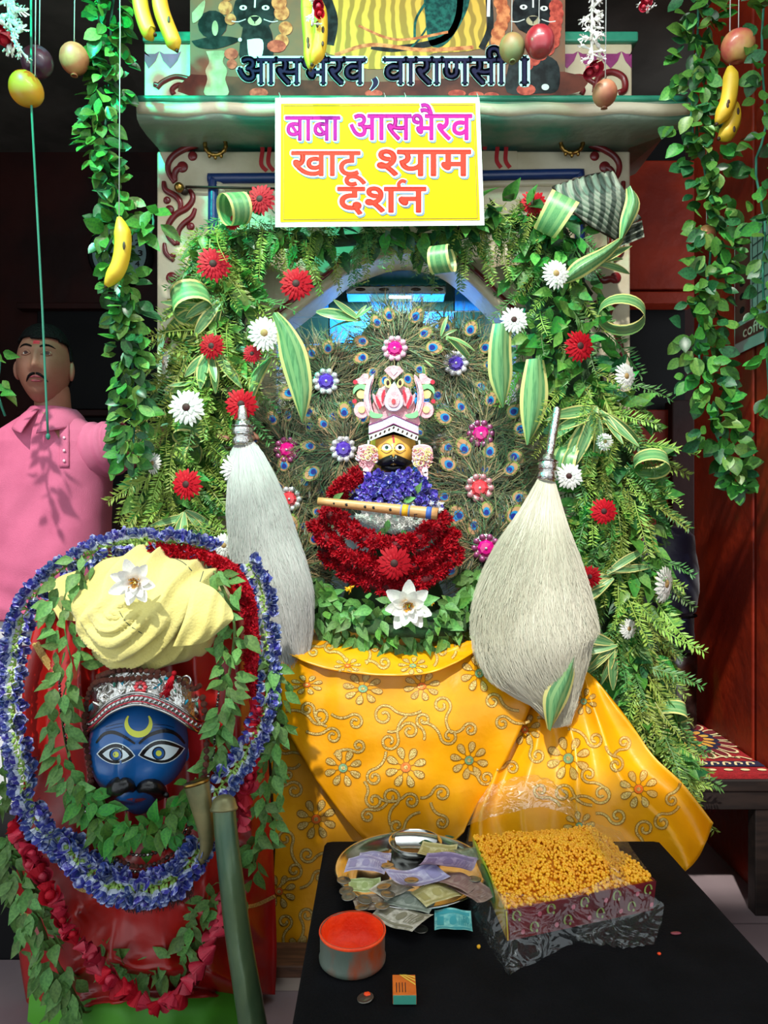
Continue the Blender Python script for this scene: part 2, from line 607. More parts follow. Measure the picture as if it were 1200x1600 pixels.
M_tin = mat('stained_tin', '#5f6c60', 0.45, 0.25, c2='#9a3c10', ns=16, lo=0.48, hi=0.66, stretch=(1, 1, 0.5), bump=0.2, bs=40)
M_coin = mat('coin_metal', '#8a867c', 0.32, 0.9, var=0.25)
M_boondi = mat('orange_yellow_sweet', '#ffc41c', 0.42, c2='#f8aa10', ns=60, lo=0.35, hi=0.65, coat=0.25)
M_skin = mat('skin', '#9a6a56', 0.5, c2='#8d5e4b', ns=10, bump=0.08, bs=160, sss=0.08, spec=.3)
M_hair = mat('black_hair', '#0a0809', 0.6, bump=0.8, bs=160, spec=.15)
M_shirt = mat('pink_pique_cotton', '#c96486', 0.85, c2='#bd5a7c', ns=7, bump=0.3, bs=420)
M_trouser = mat('white_cotton', '#d5d6d8', 0.8)
M_string = mat('green_string', '#2c7a64', 0.7)
M_thread = mat('pale_thread', '#c8ccc8', 0.7)
M_fur = mat('grey_white_hair', '#bebdb8', 0.55, c2='#a8a7a2', ns=5, spec=0.4)
M_furc = mat('cream_white_hair', '#cfcab6', 0.55, c2='#bdb8a2', ns=5, spec=0.4)
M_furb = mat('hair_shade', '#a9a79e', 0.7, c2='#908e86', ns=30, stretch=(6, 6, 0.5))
M_bamboo = mat('bamboo', '#cf9a66', 0.42, c2='#c08a56', ns=30, stretch=(0.4, 8, 8))
M_banana = mat('banana_skin', '#e2bf33', 0.5, c2='#cfa820', ns=8, var=0.06)
M_bspot = mat('banana_brown', '#3a2410', 0.6)
M_film = plastic_film('clear_plastic', 0.92)
M_film2 = plastic_film('cloudy_plastic', 0.8, '#e8d8b0', 0.15)
# ------------------------------------------------------------------ the setting
def structure(name, mb, m, smooth=False, bevel=0):
    o = mb.build(name, m, None, smooth, bevel=bevel)
    o['kind'] = 'structure'
    return o

floor = structure('floor', MB().box((0, 1.2, -0.03), (5, 6.0, 0.05)), M_floorgap)
tile_me = MB().box((0, 0, 0), (0.592, 0.592, 0.02)).mesh('tile', M_floor, False)
for i in range(-4, 5):
    for j in range(-1, 6):
        inst('tile', tile_me, floor, Matrix.Translation((0.35 + i * 0.6, 0.55 + j * 0.6, -0.008 + R.uniform(-.0008, .0008))) @ Matrix.Rotation(R.uniform(-.003, .003), 4, 'Z'))
structure('ceiling', MB().box((-0.135, 3.29, 3.06), (1.83, 3.4, 0.12)), M_roof)
structure('ceiling.002', MB().box((-1.775, 3.08, 3.06), (1.45, 3.84, 0.12)), M_roof)  # unseen side slabs, brought forward to shade the man and the red wall
structure('ceiling.003', MB().box((1.64, 3.09, 3.06), (1.72, 3.80, 0.12)), M_roof)
structure('ceiling.001', MB().box((0, -2.57, 3.58), (5.0, 4.0, 0.12)), M_roof)  # unseen slab added behind the camera to keep the sun off the table
wb = structure('wall_back', MB().box((0, 3.62, 1.5), (5, 0.1, 3.0)), M_walldark)
for x0, x1, y0, y1, m in ((60, 250, 486, 640, M_black), (30, 250, 652, 760, M_black), (40, 250, 770, 1010, M_walldark)):
    a, b = W(x0, y1, 3.55), W(x1, y0, 3.55)
    MB().box((a + b) / 2, (b.x - a.x, 0.03, b.z - a.z)).build('shutter_panel', m, wb, False, bevel=0.004)
for y in (480, 646, 765):
    a, b = W(30, y, 3.52), W(250, y, 3.52)
    MB().box((a + b) / 2, (b.x - a.x, 0.06, 0.03)).build('rail', M_walldark, wb, False, bevel=0.004)
structure('wall_left', MB().box((-2.05, 2.7, 1.5), (0.1, 2.2, 3.0)), M_walldark)
wr = structure('wall_right', MB().box((1.24, 1.98, 1.5), (0.12, 1.36, 3.0)), M_wallred)
for y0, y1 in ((2.235, 2.66), (1.66, 2.215)):
    MB().box((1.175, (y0 + y1) / 2, 1.5), (0.03, y1 - y0, 3.0)).build('panel', M_wallred, wr, False, bevel=0.006)
# recess behind the right hand wall: red door lintel, jamb and a dark opening
tr = structure('trim_1', MB().box((1.0, 3.12, 1.5), (0.62, 0.06, 3.0)), M_black)
def rbox(name, x0, x1, y0, y1, Y, th, m):
    a, b = W(x0, y1, Y), W(x1, y0, Y)
    return MB().box(((a.x + b.x) / 2, Y + th / 2, (a.z + b.z) / 2), (b.x - a.x, th, b.z - a.z)).build(name, m, tr, False, bevel=0.006)
rbox('lintel_board', 960, 1090, 250, 452, 3.02, 0.06, M_wallred)
rbox('lintel_ledge', 960, 1090, 455, 474, 2.98, 0.1, M_wallred)
rbox('door_board', 960, 1046, 640, 1150, 3.03, 0.05, M_wallred)
rbox('jamb', 1050, 1086, 625, 1150, 2.99, 0.08, M_walldark)

# ------------------------------------------------------------------ shrine
YF = 2.3
def face(u, v, h):
    return W(u, v, YF - h)
shr = thing('shrine', 'cream painted shrine with green cornice, arched niche and maroon scrolls', 'shrine', (0.02, 2.5, 0))
def sbox(name, x0, x1, y0, y1, Y0, Y1, m, bev=0.006, parent=None):
    a, b = W(x0, y1, Y0), W(x1, y0, Y0)
    return MB().box(((a.x + b.x) / 2, (Y0 + Y1) / 2, (a.z + b.z) / 2), (b.x - a.x, Y1 - Y0, b.z - a.z)).build(name, m, parent or shr, False, bevel=bev)
ZB = 800 + 1.19 * F / YF
pl = sbox('pillar', 245, 432, 236, ZB, YF, 2.95, M_cream)
pr = sbox('pillar', 806, 985, 236, ZB, YF, 2.95, M_cream)
# spandrel with the arch cut out
arch = smooth_path([(430, 508), (452, 492), (480, 470), (512, 446), (545, 420), (600, 398), (640, 393), (690, 404), (726, 428), (756, 455), (782, 482), (808, 508)], 4)
mb = MB()
front_t = [face(x, 236, 0) for x, y in arch]; front_b = [face(x, y, 0) for x, y in arch]
back_b = [face(x, y, 0) + Vector((0, 0.18, 0)) for x, y in arch]
n = len(arch)
mb.add(front_t + front_b + back_b, [[i, i + 1, n + i + 1, n + i] for i in range(n - 1)] + [[n + i, n + i + 1, 2 * n + i + 1, 2 * n + i] for i in range(n - 1)])
mb.build('arch', M_cream, shr, False)
mb = MB(); mb.tube([face(x, y - 3, 0.004) for x, y in arch], 0.018, 8)
mb.build('arch_moulding', M_cream, shr)
mb = MB(); mb.tube([face(x, y - 17, 0.0) for x, y in arch], 0.012, 8)
mb.build('arch_moulding', M_maroon, shr)
# niche: back wall of separate blue and dark tiles
nb = sbox('niche_back', 380, 860, 380, 1110, 2.78, 2.9, M_grout, 0)
tb, td = (MB().box((0, 0, 0), (0.157, 0.014, 0.120)).mesh('tile', m, False) for m in (M_bluetile, M_darktile))
for i in range(8):
    for j in range(-1, 7):
        p = W(417 + i * 65, 462 + j * 50, 2.772)
        inst('tile', tb if (i + j) % 2 else td, nb, Matrix.Translation(p))
sbox('niche_side', 425, 433, 400, 1110, 2.48, 2.9, M_stone, 0)
sbox('niche_side', 806, 812, 400, 1110, 2.48, 2.9, M_stone, 0)
sbox('core', 252, 978, 60, 380, 2.5, 2.93, M_cream, 0)
# altar step under the cloth
MB().box((-0.03, 2.14, 0.395), (1.14, 0.36, 0.79)).build('altar_step', M_stone, shr, False, bevel=0.01)
MB().box((0.03, 2.55, 0.39), (1.20, 0.5, 0.78)).build('altar_floor', M_stone, shr, False)
# navy raised frame
mb = MB(); mb.tube([face(*p, 0.0) for p in smooth_path([(333, 760), (333, 500), (333, 300), (336, 281), (350, 279), (620, 277), (885, 272), (902, 275), (906, 290), (906, 500), (906, 760)], 5)], 0.017, 8)
mb.build('frame_moulding', M_navy, shr)
mb = MB(); mb.tube([face(*p, -0.002) for p in smooth_path([(348, 760), (348, 500), (348, 305), (360, 294), (620, 292), (880, 287), (892, 300), (892, 500), (892, 760)], 5)], 0.012, 8)
mb.build('frame_moulding', M_cream, shr)
# cornice
YC = 2.1
def cornice():
    mb = MB()
    xl, xr = W(213, 0, YC).x, W(1087, 0, YC).x
    bl, br = W(245, 0, YF).x, W(985, 0, YF).x
    z0 = W(0, 151, YC).z
    prof = [(YF + 0.3, z0 + 0.012, 1), (YC + 0.02, z0 + 0.006, 1), (YC + 0.004, z0 - 0.002, 1), (YC, z0 - 0.02, 1), (YC, z0 - 0.05, 1), (YC + 0.006, z0 - 0.064, 1), (YC + 0.03, z0 - 0.07, 0.93), (YC + 0.10, z0 - 0.062, 0.6), (YF + 0.01, z0 - 0.045, 0.0), (YF + 0.3, z0 - 0.045, 0.0)]
    n = 60
    def g(u, v):
        y, z, w = prof[round(v * (len(prof) - 1))]
        x = lerp(lerp(bl, xl, w), lerp(br, xr, w), u)
        return Vector((x, y + 0.003 * noise.noise((x * 9, z * 9, 1)), z + 0.004 * noise.noise((x * 7, y * 7, 4))))
    mb.grid(g, n, len(prof) - 1)
    for s in (0, 1):
        vs = [g(s, k / (len(prof) - 1)) for k in range(len(prof))]
        mb.add(vs, [list(range(len(prof)))])
    return mb
cornice().build('cornice', mat('cornice_grey_green', '#7c8c7a', 0.45, c2='#2f8068', ns=4, lo=.5, hi=.62, bump=.4, bs=25, coat=.2), shr, True)
mb = MB(); mb.tube([W(x, 155, YC + 0.004) for x in range(216, 1086, 15)], 0.010, 8)
mb.build('cornice_edge', M_teal, shr)
a, b = W(215, 200, YF), W(985, 216, YF)
MB().box(((a.x + b.x) / 2 + 0.02, YF - 0.006, (a.z + b.z) / 2), (b.x - a.x - 0.03, 0.03, a.z - b.z)).build('cornice_bed', M_teal, shr, False, bevel=0.008)
mb = MB(); mb.tube([W(x, 172 + 1.5 * math.sin(x * .05), YC + 0.006) for x in range(216, 1086, 12)], 0.019, 8)
mb.build('cornice_band', M_cream, shr)
# parapet
sbox('parapet', 225, 988, 62, 160, YF, 2.6, M_cream)
sbox('parapet_top', 222, 998, 48, 64, YF - 0.015, 2.6, M_teal)
for x in list(range(232, 300, 34)) + list(range(886, 1000, 34)):
    pts = [(x - 17, 80), (x - 10, 84), (x + 10, 84), (x + 17, 80), (x + 11, 95), (x, 107), (x - 11, 95)]
    if x + 17 > 990 or x - 17 < 225:
        pts = [(min(max(px, 226), 987), py) for px, py in pts]
    mb = MB(); dec_poly(mb, face, pts, 0.0015)
    mb.build('painted_petal', M_purple, shr, False)
# scroll painting, in low relief
def scroll_set(mir):
    X = (lambda x: 1230 - x) if mir else (lambda x: x)
    items = [([(313, 219), (307, 227), (291, 232), (272, 243), (263, 256), (264, 271), (273, 286)], 4.5), ([(274, 284), (273, 272), (278, 264), (286, 262)], 4.5),
             ([(296, 297), (301, 305), (300, 315), (291, 326), (274, 336), (263, 352), (263, 369), (275, 383)], 4.5), ([(256, 284), (259, 297), (274, 306), (282, 317), (281, 330)], 4.5),
             ([(305, 326), (300, 339), (287, 350), (279, 362), (278, 383)], 4), ([(257, 380), (259, 395), (272, 408)], 3.5), ([(297, 428), (288, 438), (276, 436), (268, 440)], 5),
             ([(262, 470), (275, 480), (280, 500), (268, 520), (258, 545)], 5), ([(300, 470), (292, 490), (282, 505)], 4)]
    dots = [(301, 244, 7.5), (285, 261, 9), (261, 313, 6), (265, 328, 7.5), (298, 354, 6.5), (268, 434, 9), (270, 400, 5), (256, 555, 7)]
    for pts, w in items:
        L = len(pts)
        P = smooth_path([(X(x), y) for x, y in pts], 5)
        mb = MB()
        m = len(P)
        mb.tube([face(x, y, 0.0) for x, y in P], [w * YF / F * (0.55 + 0.6 * math.sin(PI * (0.12 + 0.8 * i / m))) for i in range(m)], 8, flat=1.0)
        mb.build('scroll', M_maroon, shr)
    for x, y, r in dots:
        MB().ell(face(X(x), y, 0), (r * YF / F, 0.008, r * YF / F), 12, 8).build('scroll', M_maroon, shr)
scroll_set(False)
scroll_set(True)
for sgn, x0 in ((0, 297), (1, 883)):
    for pts in ([(0, 124), (-22, 120), (-42, 128), (-52, 138)], [(0, 140), (-16, 133), (-28, 140), (-25, 148)], [(-48, 134), (-56, 132)]):
        P = smooth_path([(x0 + (x if not sgn else -x), y) for x, y in pts], 5)
        mb = MB(); mb.tube([face(x, y, 0.0) for x, y in P], 0.0085, 8)
        mb.build('scroll', M_maroon, shr)
mb = MB(); mb.tube([face(*p, 0.0) for p in smooth_path([(930, 145), (935, 122), (955, 113), (974, 122), (976, 140), (966, 146)], 5)], 0.011, 8)
mb.build('scroll', M_maroon, shr)
for pts in ([(402, 222), (410, 231), (408, 256), (417, 267)], [(411, 218), (421, 227), (419, 254), (428, 267)], [(768, 214), (777, 224), (776, 250), (783, 262)], [(785, 213), (791, 224), (790, 250), (797, 262)], [(759, 222), (757, 234)]):
    mb = MB(); dec_stroke(mb, face, pts, 3.2, 0.0015)
    mb.build('painted_stroke', M_redpaint, shr, False)
# low frame behind the garlands: inner pillars of the niche
for x0, x1 in ((405, 436), (800, 832)):
    a = W((x0 + x1) / 2, 800, 2.36)
    mb = MB(); mb.lathe([(0.03, 0), (0.035, 0.02), (0.028, 0.05), (0.028, 0.5), (0.036, 0.53), (0.03, 0.56)], 16, Matrix.Translation((a.x, 2.33, 0.8)))
    mb.build('colonnette', M_silver, shr)

def ring(px, py, r, label):
    c = W(px, py, YF - 0.034)
    t = thing('brass_ring', label, 'ring', c, 'brass rings on the shrine front')
    s = YF / F
    mb = MB()
    P = [c + Vector((r * s * math.sin(a), -0.004, -r * s * math.cos(a))) for a in [2 * PI * k / 40 for k in range(41)]]
    mb.tube(P, [0.0062 + 0.0016 * (k % 3 == 0) for k in range(41)], 8, cap=False)
    for k in (-1, 0, 1):
        a = k * 0.5
        p = c + Vector(((r + 3) * s * math.sin(a), -0.004, -(r + 3) * s * math.cos(a)))
        mb.ell(p, (0.006, 0.006, 0.009), 8, 6)
    mb.build('ring', M_brass, t)
    mb = MB(); mb.tube([c + Vector((0, 0.045, r * s + 0.006)), c + Vector((0, -0.016, r * s + 0.008)), c + Vector((0, -0.014, r * s - 0.008))], 0.006, 8)
    mb.build('staple', M_iron, t)
ring(337, 227, 16, 'brass ring hanging under the cornice above the left scrolls, left of the yellow sign')
ring(893, 223, 17, 'brass ring hanging under the cornice at the right of the yellow sign')
t = thing('rod_bracket', 'small round brass knob holding a dark rod on the left pillar', 'bracket', W(280, 294, YF))
MB().ell(W(280, 293, YF - 0.025), (0.016, 0.016, 0.016), 14, 10).build('knob', M_brass, t)
MB().ell(W(288, 299, YF - 0.012), (0.014, 0.014, 0.012), 10, 6).build('mount', M_iron, t)
mb = MB(); mb.tube([W(290, 292, YF - 0.02), W(345, 293, YF - 0.022), W(430, 295, YF - 0.02)], 0.004, 6)
mb.build('rod', M_iron, t)

# lamp in the niche
lt = thing('niche_lamp', 'flat lamp under the arch with a glowing white tube end', 'lamp', W(620, 458, 2.60))
mb = MB()
def lampbox(u, v):
    x = lerp(541, 697, u)
    prof = [(446, 2.62), (424, 2.60), (420, 2.58), (443, 2.50), (446, 2.50)]
    y, Y = prof[round(v * 4)]
    return W(x, y + 1.2 * math.sin(x * 0.55), Y)
mb.grid(lampbox, 40, 4)
mb.build('ribbed_cover', mat('green_corrugated', '#155f56', 0.4, coat=0.3), lt, True)
a, b = W(541, 459, 2.5), W(697, 446, 2.5)
MB().box(((a.x + b.x) / 2, 2.55, (a.z + b.z) / 2), (b.x - a.x, 0.1, b.z - a.z)).build('tray', M_steel, lt, False, bevel=0.005)
for x in (563, 600, 650, 685):
    MB().ell(W(x, 452, 2.498), (0.018, 0.004, 0.006), 10, 6).build('clip', M_iron, lt)
mb = MB(); mb.tube([W(608, 462, 2.54), W(642, 462, 2.54)], 0.010, 12)
mb.build('tube', mat('lit_tube', '#ffffff', 0.3, emit='#eaf6ff', es=14.0), lt)
lamp('niche_tube_light', 'AREA', W(625, 468, 2.54), W(625, 560, 2.78), 22.0, (0.86, 0.95, 1.0), shape='RECTANGLE', size=0.14, size_y=0.03)

# ------------------------------------------------------------------ yellow sign
YS = 2.05
def sg(u, v, h):
    return W(u, v, YS - h + 0.004 * math.sin(u * 0.02))
sign = thing('sign', 'yellow hanging sign with magenta and red Hindi lettering', 'sign', W(592, 355, YS))
def sheet4(mb, fn, q, nu, nv, h, mi=0):
    mb.grid(lambda u, v: fn(*[lerp(lerp(q[0][k], q[1][k], u), lerp(q[3][k], q[2][k], u), v) for k in (0, 1)], h), nu, nv, mi)
Q = [(430, 153), (749, 152), (757, 352), (430, 355)]
mb = MB(); sheet4(mb, sg, Q, 24, 8, 0.0); sheet4(mb, sg, Q, 24, 8, -0.004)
mb.build('board', mat('white_vinyl', '#eef0ea', 0.4, spec=.12), sign)
mb = MB(); sheet4(mb, sg, [(439, 162), (743, 161), (750, 344), (438, 347)], 24, 8, 0.0012)
mb.build('yellow_field', mat('yellow_print', '#e4be00', 0.5, c2='#dfb800', ns=2, spec=.12), sign)
mb = MB()
bl = [(443, 165), (740, 164), (746, 341), (443, 343), (443, 165)]
for p, q in zip(bl, bl[1:]):
    dec_stroke(mb, sg, [(lerp(p[0], q[0], k / 12), lerp(p[1], q[1], k / 12)) for k in range(13)], 0.5, 0.002, dense=True)
mb.build('border_line', mat('brown_print', '#8a6a10', 0.5), sign, False)
M_mag = mat('magenta_print', '#b00f80', 0.5, c2='#960f80', ns=6, spec=.12)
M_ora = mat('red_orange_print', '#dd3828', 0.5, spec=.12)
M_wpr = mat('white_print', '#f6ecf2', 0.4, spec=.12)
M_shd = mat('blue_grey_print', '#7f92b0', 0.45, spec=.12)
def word(name, parts, mcol, fn, parent, h=0.0025, bold=0.018, rim=0.052, drop=(2.2, 2.2), mrim=None, mdrop=None):
    """parts: (text, x0, x1, header y, foot y, cut)"""
    for layer, m, off, dh, d in (('drop_print', mdrop or M_shd, rim, 0.0, drop), ('rim_print', mrim or M_wpr, rim, 0.0007, (0, 0)), (name, mcol, bold, 0.0014, (0, 0))):
        if layer == 'drop_print' and drop is None:
            continue
        mb = MB()
        for p in parts:
            if callable(p):
                p(mb, fn, off, h + dh, d)
            else:
                s, x0, x1, yt, yb = p[:5]
                letters(mb, fn, s, x0 + d[0], x1 + d[0], yt + d[1], yb + d[1], off, h + dh, cut=p[5] if len(p) > 5 else None)
        mb.build(layer, m, parent, False)
def reph(x, y, k=1.0):
    def f(mb, fn, off, h, d):
        P = smooth_path([(x + 0 * k, y), (x - 1 * k, y - 6 * k), (x + 4 * k, y - 10.5 * k), (x + 10 * k, y - 9 * k)], 5)
        dec_stroke(mb, fn, [(a + d[0], b + d[1]) for a, b in P], (2.2 + off * 38) * k, h, dense=True)
    return f
word('lettering', [('बाबा', 446, 531, 182, 219)], M_mag, sg, sign)
word('lettering', [('आसभैरव', 547, 737, 179, 218)], M_mag, sg, sign)
word('lettering', [('खाटू', 456, 571, 237, 274)], M_ora, sg, sign)
word('lettering', [('श', 590, 628, 235, 274, 0.50), ('याम', 622, 735, 235, 274)], M_ora, sg, sign)
word('lettering', [('दशन', 528, 665, 293, 331), reph(624, 293)], M_ora, sg, sign)
for x in (436, 600, 632, 745):
    mb = MB(); mb.tube([W(x, 158, YS - 0.003), W(x + 2, 150, YS + 0.01), W(x + 1, 148, YC - 0.004), W(x, 145, YC + 0.03)], 0.0012, 5)
    mb.build('wire', M_thread, sign)

# ------------------------------------------------------------------ printed banner above the cornice
YB = 2.24
def bn(u, v, h):
    return W(u, v, YB - h)
ban = thing('banner', 'printed photo banner with navy Hindi lettering standing on the cornice', 'banner', W(590, 151, YB))
M_bbase = mat('banner_print_brown', '#6e5c4e', 0.45, c2='#8a604a', ns=7, spec=.12)
mb = MB(); sheet4(mb, bn, [(297, -160), (883, -160), (883, 151), (297, 151)], 4, 4, 0.0)
sheet4(mb, bn, [(297, -160), (883, -160), (883, 151), (297, 151)], 4, 4, -0.006)
mb.build('sheet', M_bbase, ban, False)
def prn(name, m, shapes, h):
    for k, s in enumerate(shapes):
        mb = MB()
        hh = h + k * 2e-5
        if s[0] == 'p':
            dec_poly(mb, bn, smooth_path(list(s[1]) + [s[1][0]], 4)[:-1], hh)
        elif s[0] == 'd':
            dec_disc(mb, bn, s[1], s[2], 14, hh, 0, s[3] if len(s) > 3 else None, s[4] if len(s) > 4 else 0)
        else:
            dec_stroke(mb, bn, s[1], s[2], hh)
        mb.build(name, m, ban, False)
P_yel = mat('print_ochre', '#d2aa4c', 0.45, c2='#9a7c3c', ns=9, lo=0.35, hi=0.7, wave=6, spec=.12)
P_dk = mat('print_black', '#16181a', 0.4, c2='#2a3032', ns=30, spec=.12)
P_or = mat('print_marigold', '#dc8c5c', 0.45, c2='#a8583a', ns=45, spec=.12)
P_sal = mat('print_salmon', '#cc5c4c', 0.45, c2='#9a3c34', ns=50, spec=.12)
P_tl = mat('print_teal_green', '#236058', 0.4, c2='#123636', ns=60, spec=.12)
P_gy = mat('print_pale_stone', '#c0b694', 0.45, c2='#8c8268', ns=12, spec=.12)
P_wh = mat('print_white', '#d8dcd8', 0.45, spec=.12)
P_fl = mat('print_floor_red', '#6e3a30', 0.45, c2='#4a2a26', ns=10, spec=.12)
prn('print', P_fl, [('p', [(298, 116), (590, 128), (882, 112), (882, 150), (590, 150), (298, 150)])], 0.0010)
prn('print', P_yel, [('p', [(470, -160), (720, -160), (760, 40), (750, 76), (640, 84), (540, 88), (500, 70), (480, -20)]), ('p', [(540, 60), (600, 40), (700, 60), (640, 100), (560, 105)])], 0.0013)
prn('print', P_or, [('s', [(523, 86), (580, 70), (660, 78), (740, 74)], 3), ('s', [(560, 40), (620, 62), (700, 50)], 2)], 0.0018)
prn('print', P_tl, [('p', [(660, -30), (725, -30), (732, 10), (700, 66), (672, 70), (664, 20)]), ('s', [(668, 0), (650, 30), (648, 60)], 2), ('s', [(675, 30), (656, 60), (640, 76)], 1.5)], 0.0016)
prn('print', P_dk, [('s', [(720, -20), (715, 30), (690, 62), (620, 76), (580, 72)], 5), ('d', (332, 38), 23, 22), ('p', [(299, 64), (340, 56), (375, 62), (340, 76), (310, 74)]), ('d', (398, 16), 34, 32), ('p', [(380, 40), (420, 40), (424, 96), (376, 96)]), ('d', (832, 18), 33, 36), ('p', [(795, 100), (830, 84), (870, 96), (872, 140), (842, 146), (792, 144)]), ('s', [(762, -20), (766, 40), (752, 76)], 5), ('s', [(506, -10), (520, 30), (514, 70)], 8)], 0.0016)
prn('print', P_gy, [('p', [(322, 80), (352, 80), (348, 96), (355, 110), (352, 124), (356, 148), (320, 148), (324, 124), (321, 110), (327, 96)]), ('d', (336, 44), 5, 12), ('p', [(300, 20), (320, 0), (316, 24), (302, 36)])], 0.0018)
prn('print', P_or, [('d', (354, -10), 12), ('d', (352, 12), 11), ('d', (360, 30), 9), ('d', (440, 20), 12), ('d', (446, 44), 11), ('d', (440, 64), 11), ('d', (436, 4), 12)] + [('d', (782 + 5 * math.sin(k), 4 + 12 * k), 11) for k in range(6)], 0.0020)
prn('print', P_sal, [('d', (361, 84), 11, 9), ('d', (432, 72), 15, 10), ('d', (362, 100), 8), ('d', (404, 145), 15, 8), ('d', (584, 146), 14, 6), ('d', (714, 146), 14, 6), ('d', (744, 148), 12, 5), ('d', (768, 149), 12, 5), ('d', (822, 140), 15, 9)] + [('d', (870 - 1.5 * abs(k - 1), 10 + 11 * k), 11) for k in range(6)] + [('d', (856 - 11 * k, 76 + 8 * k), 11) for k in range(4)], 0.0022)
prn('print', P_wh, [('d', (380, 12), 6, 4), ('d', (415, 12), 6, 4), ('d', (818, 11), 6, 4), ('d', (850, 13), 6, 4), ('s', [(384, 30), (372, 34), (362, 33)], .7), ('s', [(412, 30), (424, 34), (434, 33)], .7), ('s', [(820, 30), (808, 34), (798, 33)], .7), ('s', [(846, 30), (858, 34), (868, 33)], .7), ('s', [(399, -6), (398, 12)], 1.3), ('s', [(833, -6), (833, 12)], 1.3), ('p', [(386, 62), (410, 62), (408, 90), (390, 90)]), ('d', (375, 62), 3), ('d', (852, 136), 6, 5), ('s', [(764, -10), (763, 26)], 2.5)], 0.0024)
prn('print', P_gy, [('d', (398, 32), 11, 8), ('d', (833, 32), 11, 8)], 0.00225)
prn('print', P_dk, [('p', [(391, 26), (405, 26), (400, 33), (396, 33)]), ('p', [(826, 26), (840, 26), (835, 33), (831, 33)]), ('s', [(398, 33), (398, 37)], .7), ('s', [(833, 33), (833, 37)], .7)], 0.00265)
prn('print', P_dk, [('d', (380, 12), 2), ('d', (415, 12), 2), ('d', (818, 11), 2), ('d', (850, 13), 2)], 0.0027)
M_nav = mat('navy_print', '#15153a', 0.4, spec=.12)
M_cyn = mat('pale_cyan_print', '#c4f0ee', 0.4, spec=.12)
for s, x0, x1 in (('आसभैरव', 372, 571), ('वाराणसी', 600, 792)):
    word('lettering', [(s, x0, x1, 91, 131)], M_nav, bn, ban, 0.0034, 0.010, 0.06, None, M_cyn)
word('lettering', [('।', 816, 823, 91, 131)], M_nav, bn, ban, 0.0034, 0.010, 0.06, None, M_cyn)
for m, w, h in ((M_cyn, 1.9, 0.0036), (M_nav, 0.8, 0.0042)):
    mb = MB(); dec_stroke(mb, bn, [(584, 122, 3 + w), (587, 128, 3.4 + w), (585, 134, 2.4 + w), (579, 141, 0.6 + w)], 1, h)
    mb.build('lettering', m, ban, False)
# ------------------------------------------------------------------ plants: shared meshes
def leaf_mesh(name, m, w=0.5, fold=0.25, curl=0.25, blunt=False, twist=0.0):
    mb = MB()
    ws = [0.10, 0.72, 1.0, 0.97, 0.68, 0.06] if blunt else [0.06, 0.72, 1.0, 0.8, 0.42, 0.02]
    def g(u, v):
        k = round(v * 5)
        x = (u - 0.5) * w * ws[k]
        z = abs(x) * fold - curl * v * v * 0.6 + twist * x * v
        return Vector((x, v, z))
    mb.grid(g, 2, 5)
    return mb.mesh(name, m, True)
def leafset(m, nm='leaf'):
    return [leaf_mesh(nm, m, 0.50, 0.25, 0.2), leaf_mesh(nm, m, 0.6, 0.4, 0.45, twist=.3), leaf_mesh(nm, m, 0.45, 0.15, -0.15, twist=-.4)]
L_mid, L_light, L_dark, L_tulsi = leafset(M_leaf), leafset(M_leafl, 'pale_leaf'), leafset(M_leafd, 'glossy_leaf'), leafset(M_tulsi)

def sprig_mesh(m, n=15, seed=0, wide=0.21, nm='sprig'):
    rr = random.Random(seed)
    mb = MB()
    def stem(t):
        return Vector((0.12 * math.sin(t * 2 + seed), t, -0.25 * t * t))
    mb.ribbon([stem(k / 5) for k in range(6)], [0.012, 0.011, 0.01, 0.008, 0.006, 0.002], Vector((0, 0, 1)))
    for i in range(n):
        t = 0.08 + 0.9 * i / n
        for s in (-1, 1):
            p = stem(t + rr.uniform(-.02, .02))
            l = wide * (1.1 - 0.5 * t) * rr.uniform(.8, 1.2)
            d = Vector((s * rr.uniform(.6, 1), rr.uniform(.4, .9), rr.uniform(-.1, .8))).normalized()
            q = d.cross(Vector((rr.uniform(-.4, .4), 0, 1))).normalized() * 0.019
            mb.add([p, p + d * l * .5 + q, p + d * l, p + d * l * .5 - q], [[0, 1, 2, 3]])
    return mb.mesh(nm, m, False)
SPR = [sprig_mesh(M_sprig, 15, k) for k in range(3)] + [sprig_mesh(M_sprigd, 15, 9)]
SPRd = [sprig_mesh(M_sprigd, 15, 5, nm='dark_sprig'), sprig_mesh(M_sprigd, 15, 6, nm='dark_sprig'), sprig_mesh(M_sprig, 15, 7, nm='dark_sprig')]

DMI = [0, 1, 2, 1, 1, 2, 1, 0]
def blade_mesh(w=0.2, droop=0.35, twist=0.0, fold=0.25):
    mb = MB()
    def g(u, v):
        ww = w * max(0.03, math.sin(PI * min(1, v * 0.92 + 0.06)) ** 0.75)
        x = (u - 0.5) * ww
        return Vector((x, v - 0.1 * droop * v * v, abs(x) * fold - droop * v * v + twist * x * v * 2))
    mb.grid(g, 8, 8, lambda i, j: DMI[i])
    return mb.mesh('striped_leaf', [M_dyel, M_dgrn, M_dpale], True)
BL = [blade_mesh(0.2, 0.35), blade_mesh(0.24, 0.15, 0.5), blade_mesh(0.17, 0.5, -0.4), blade_mesh(0.2, -0.1, 0.2)]
def loop_mesh(w=0.75, squash=0.8):
    mb = MB()
    def g(u, v):
        a = 2 * PI * v * 0.93
        x = (u - 0.5) * w * (0.75 + 0.25 * math.sin(a / 2))
        return Vector((x, 0.5 - 0.5 * math.cos(a), 0.5 * squash * math.sin(a) + 0.25 * x))
    mb.grid(g, 8, 20, lambda i, j: DMI[i])
    return mb.mesh('folded_leaf', [M_dyel, M_dgrn, M_dpale], True)
LOOP = loop_mesh()

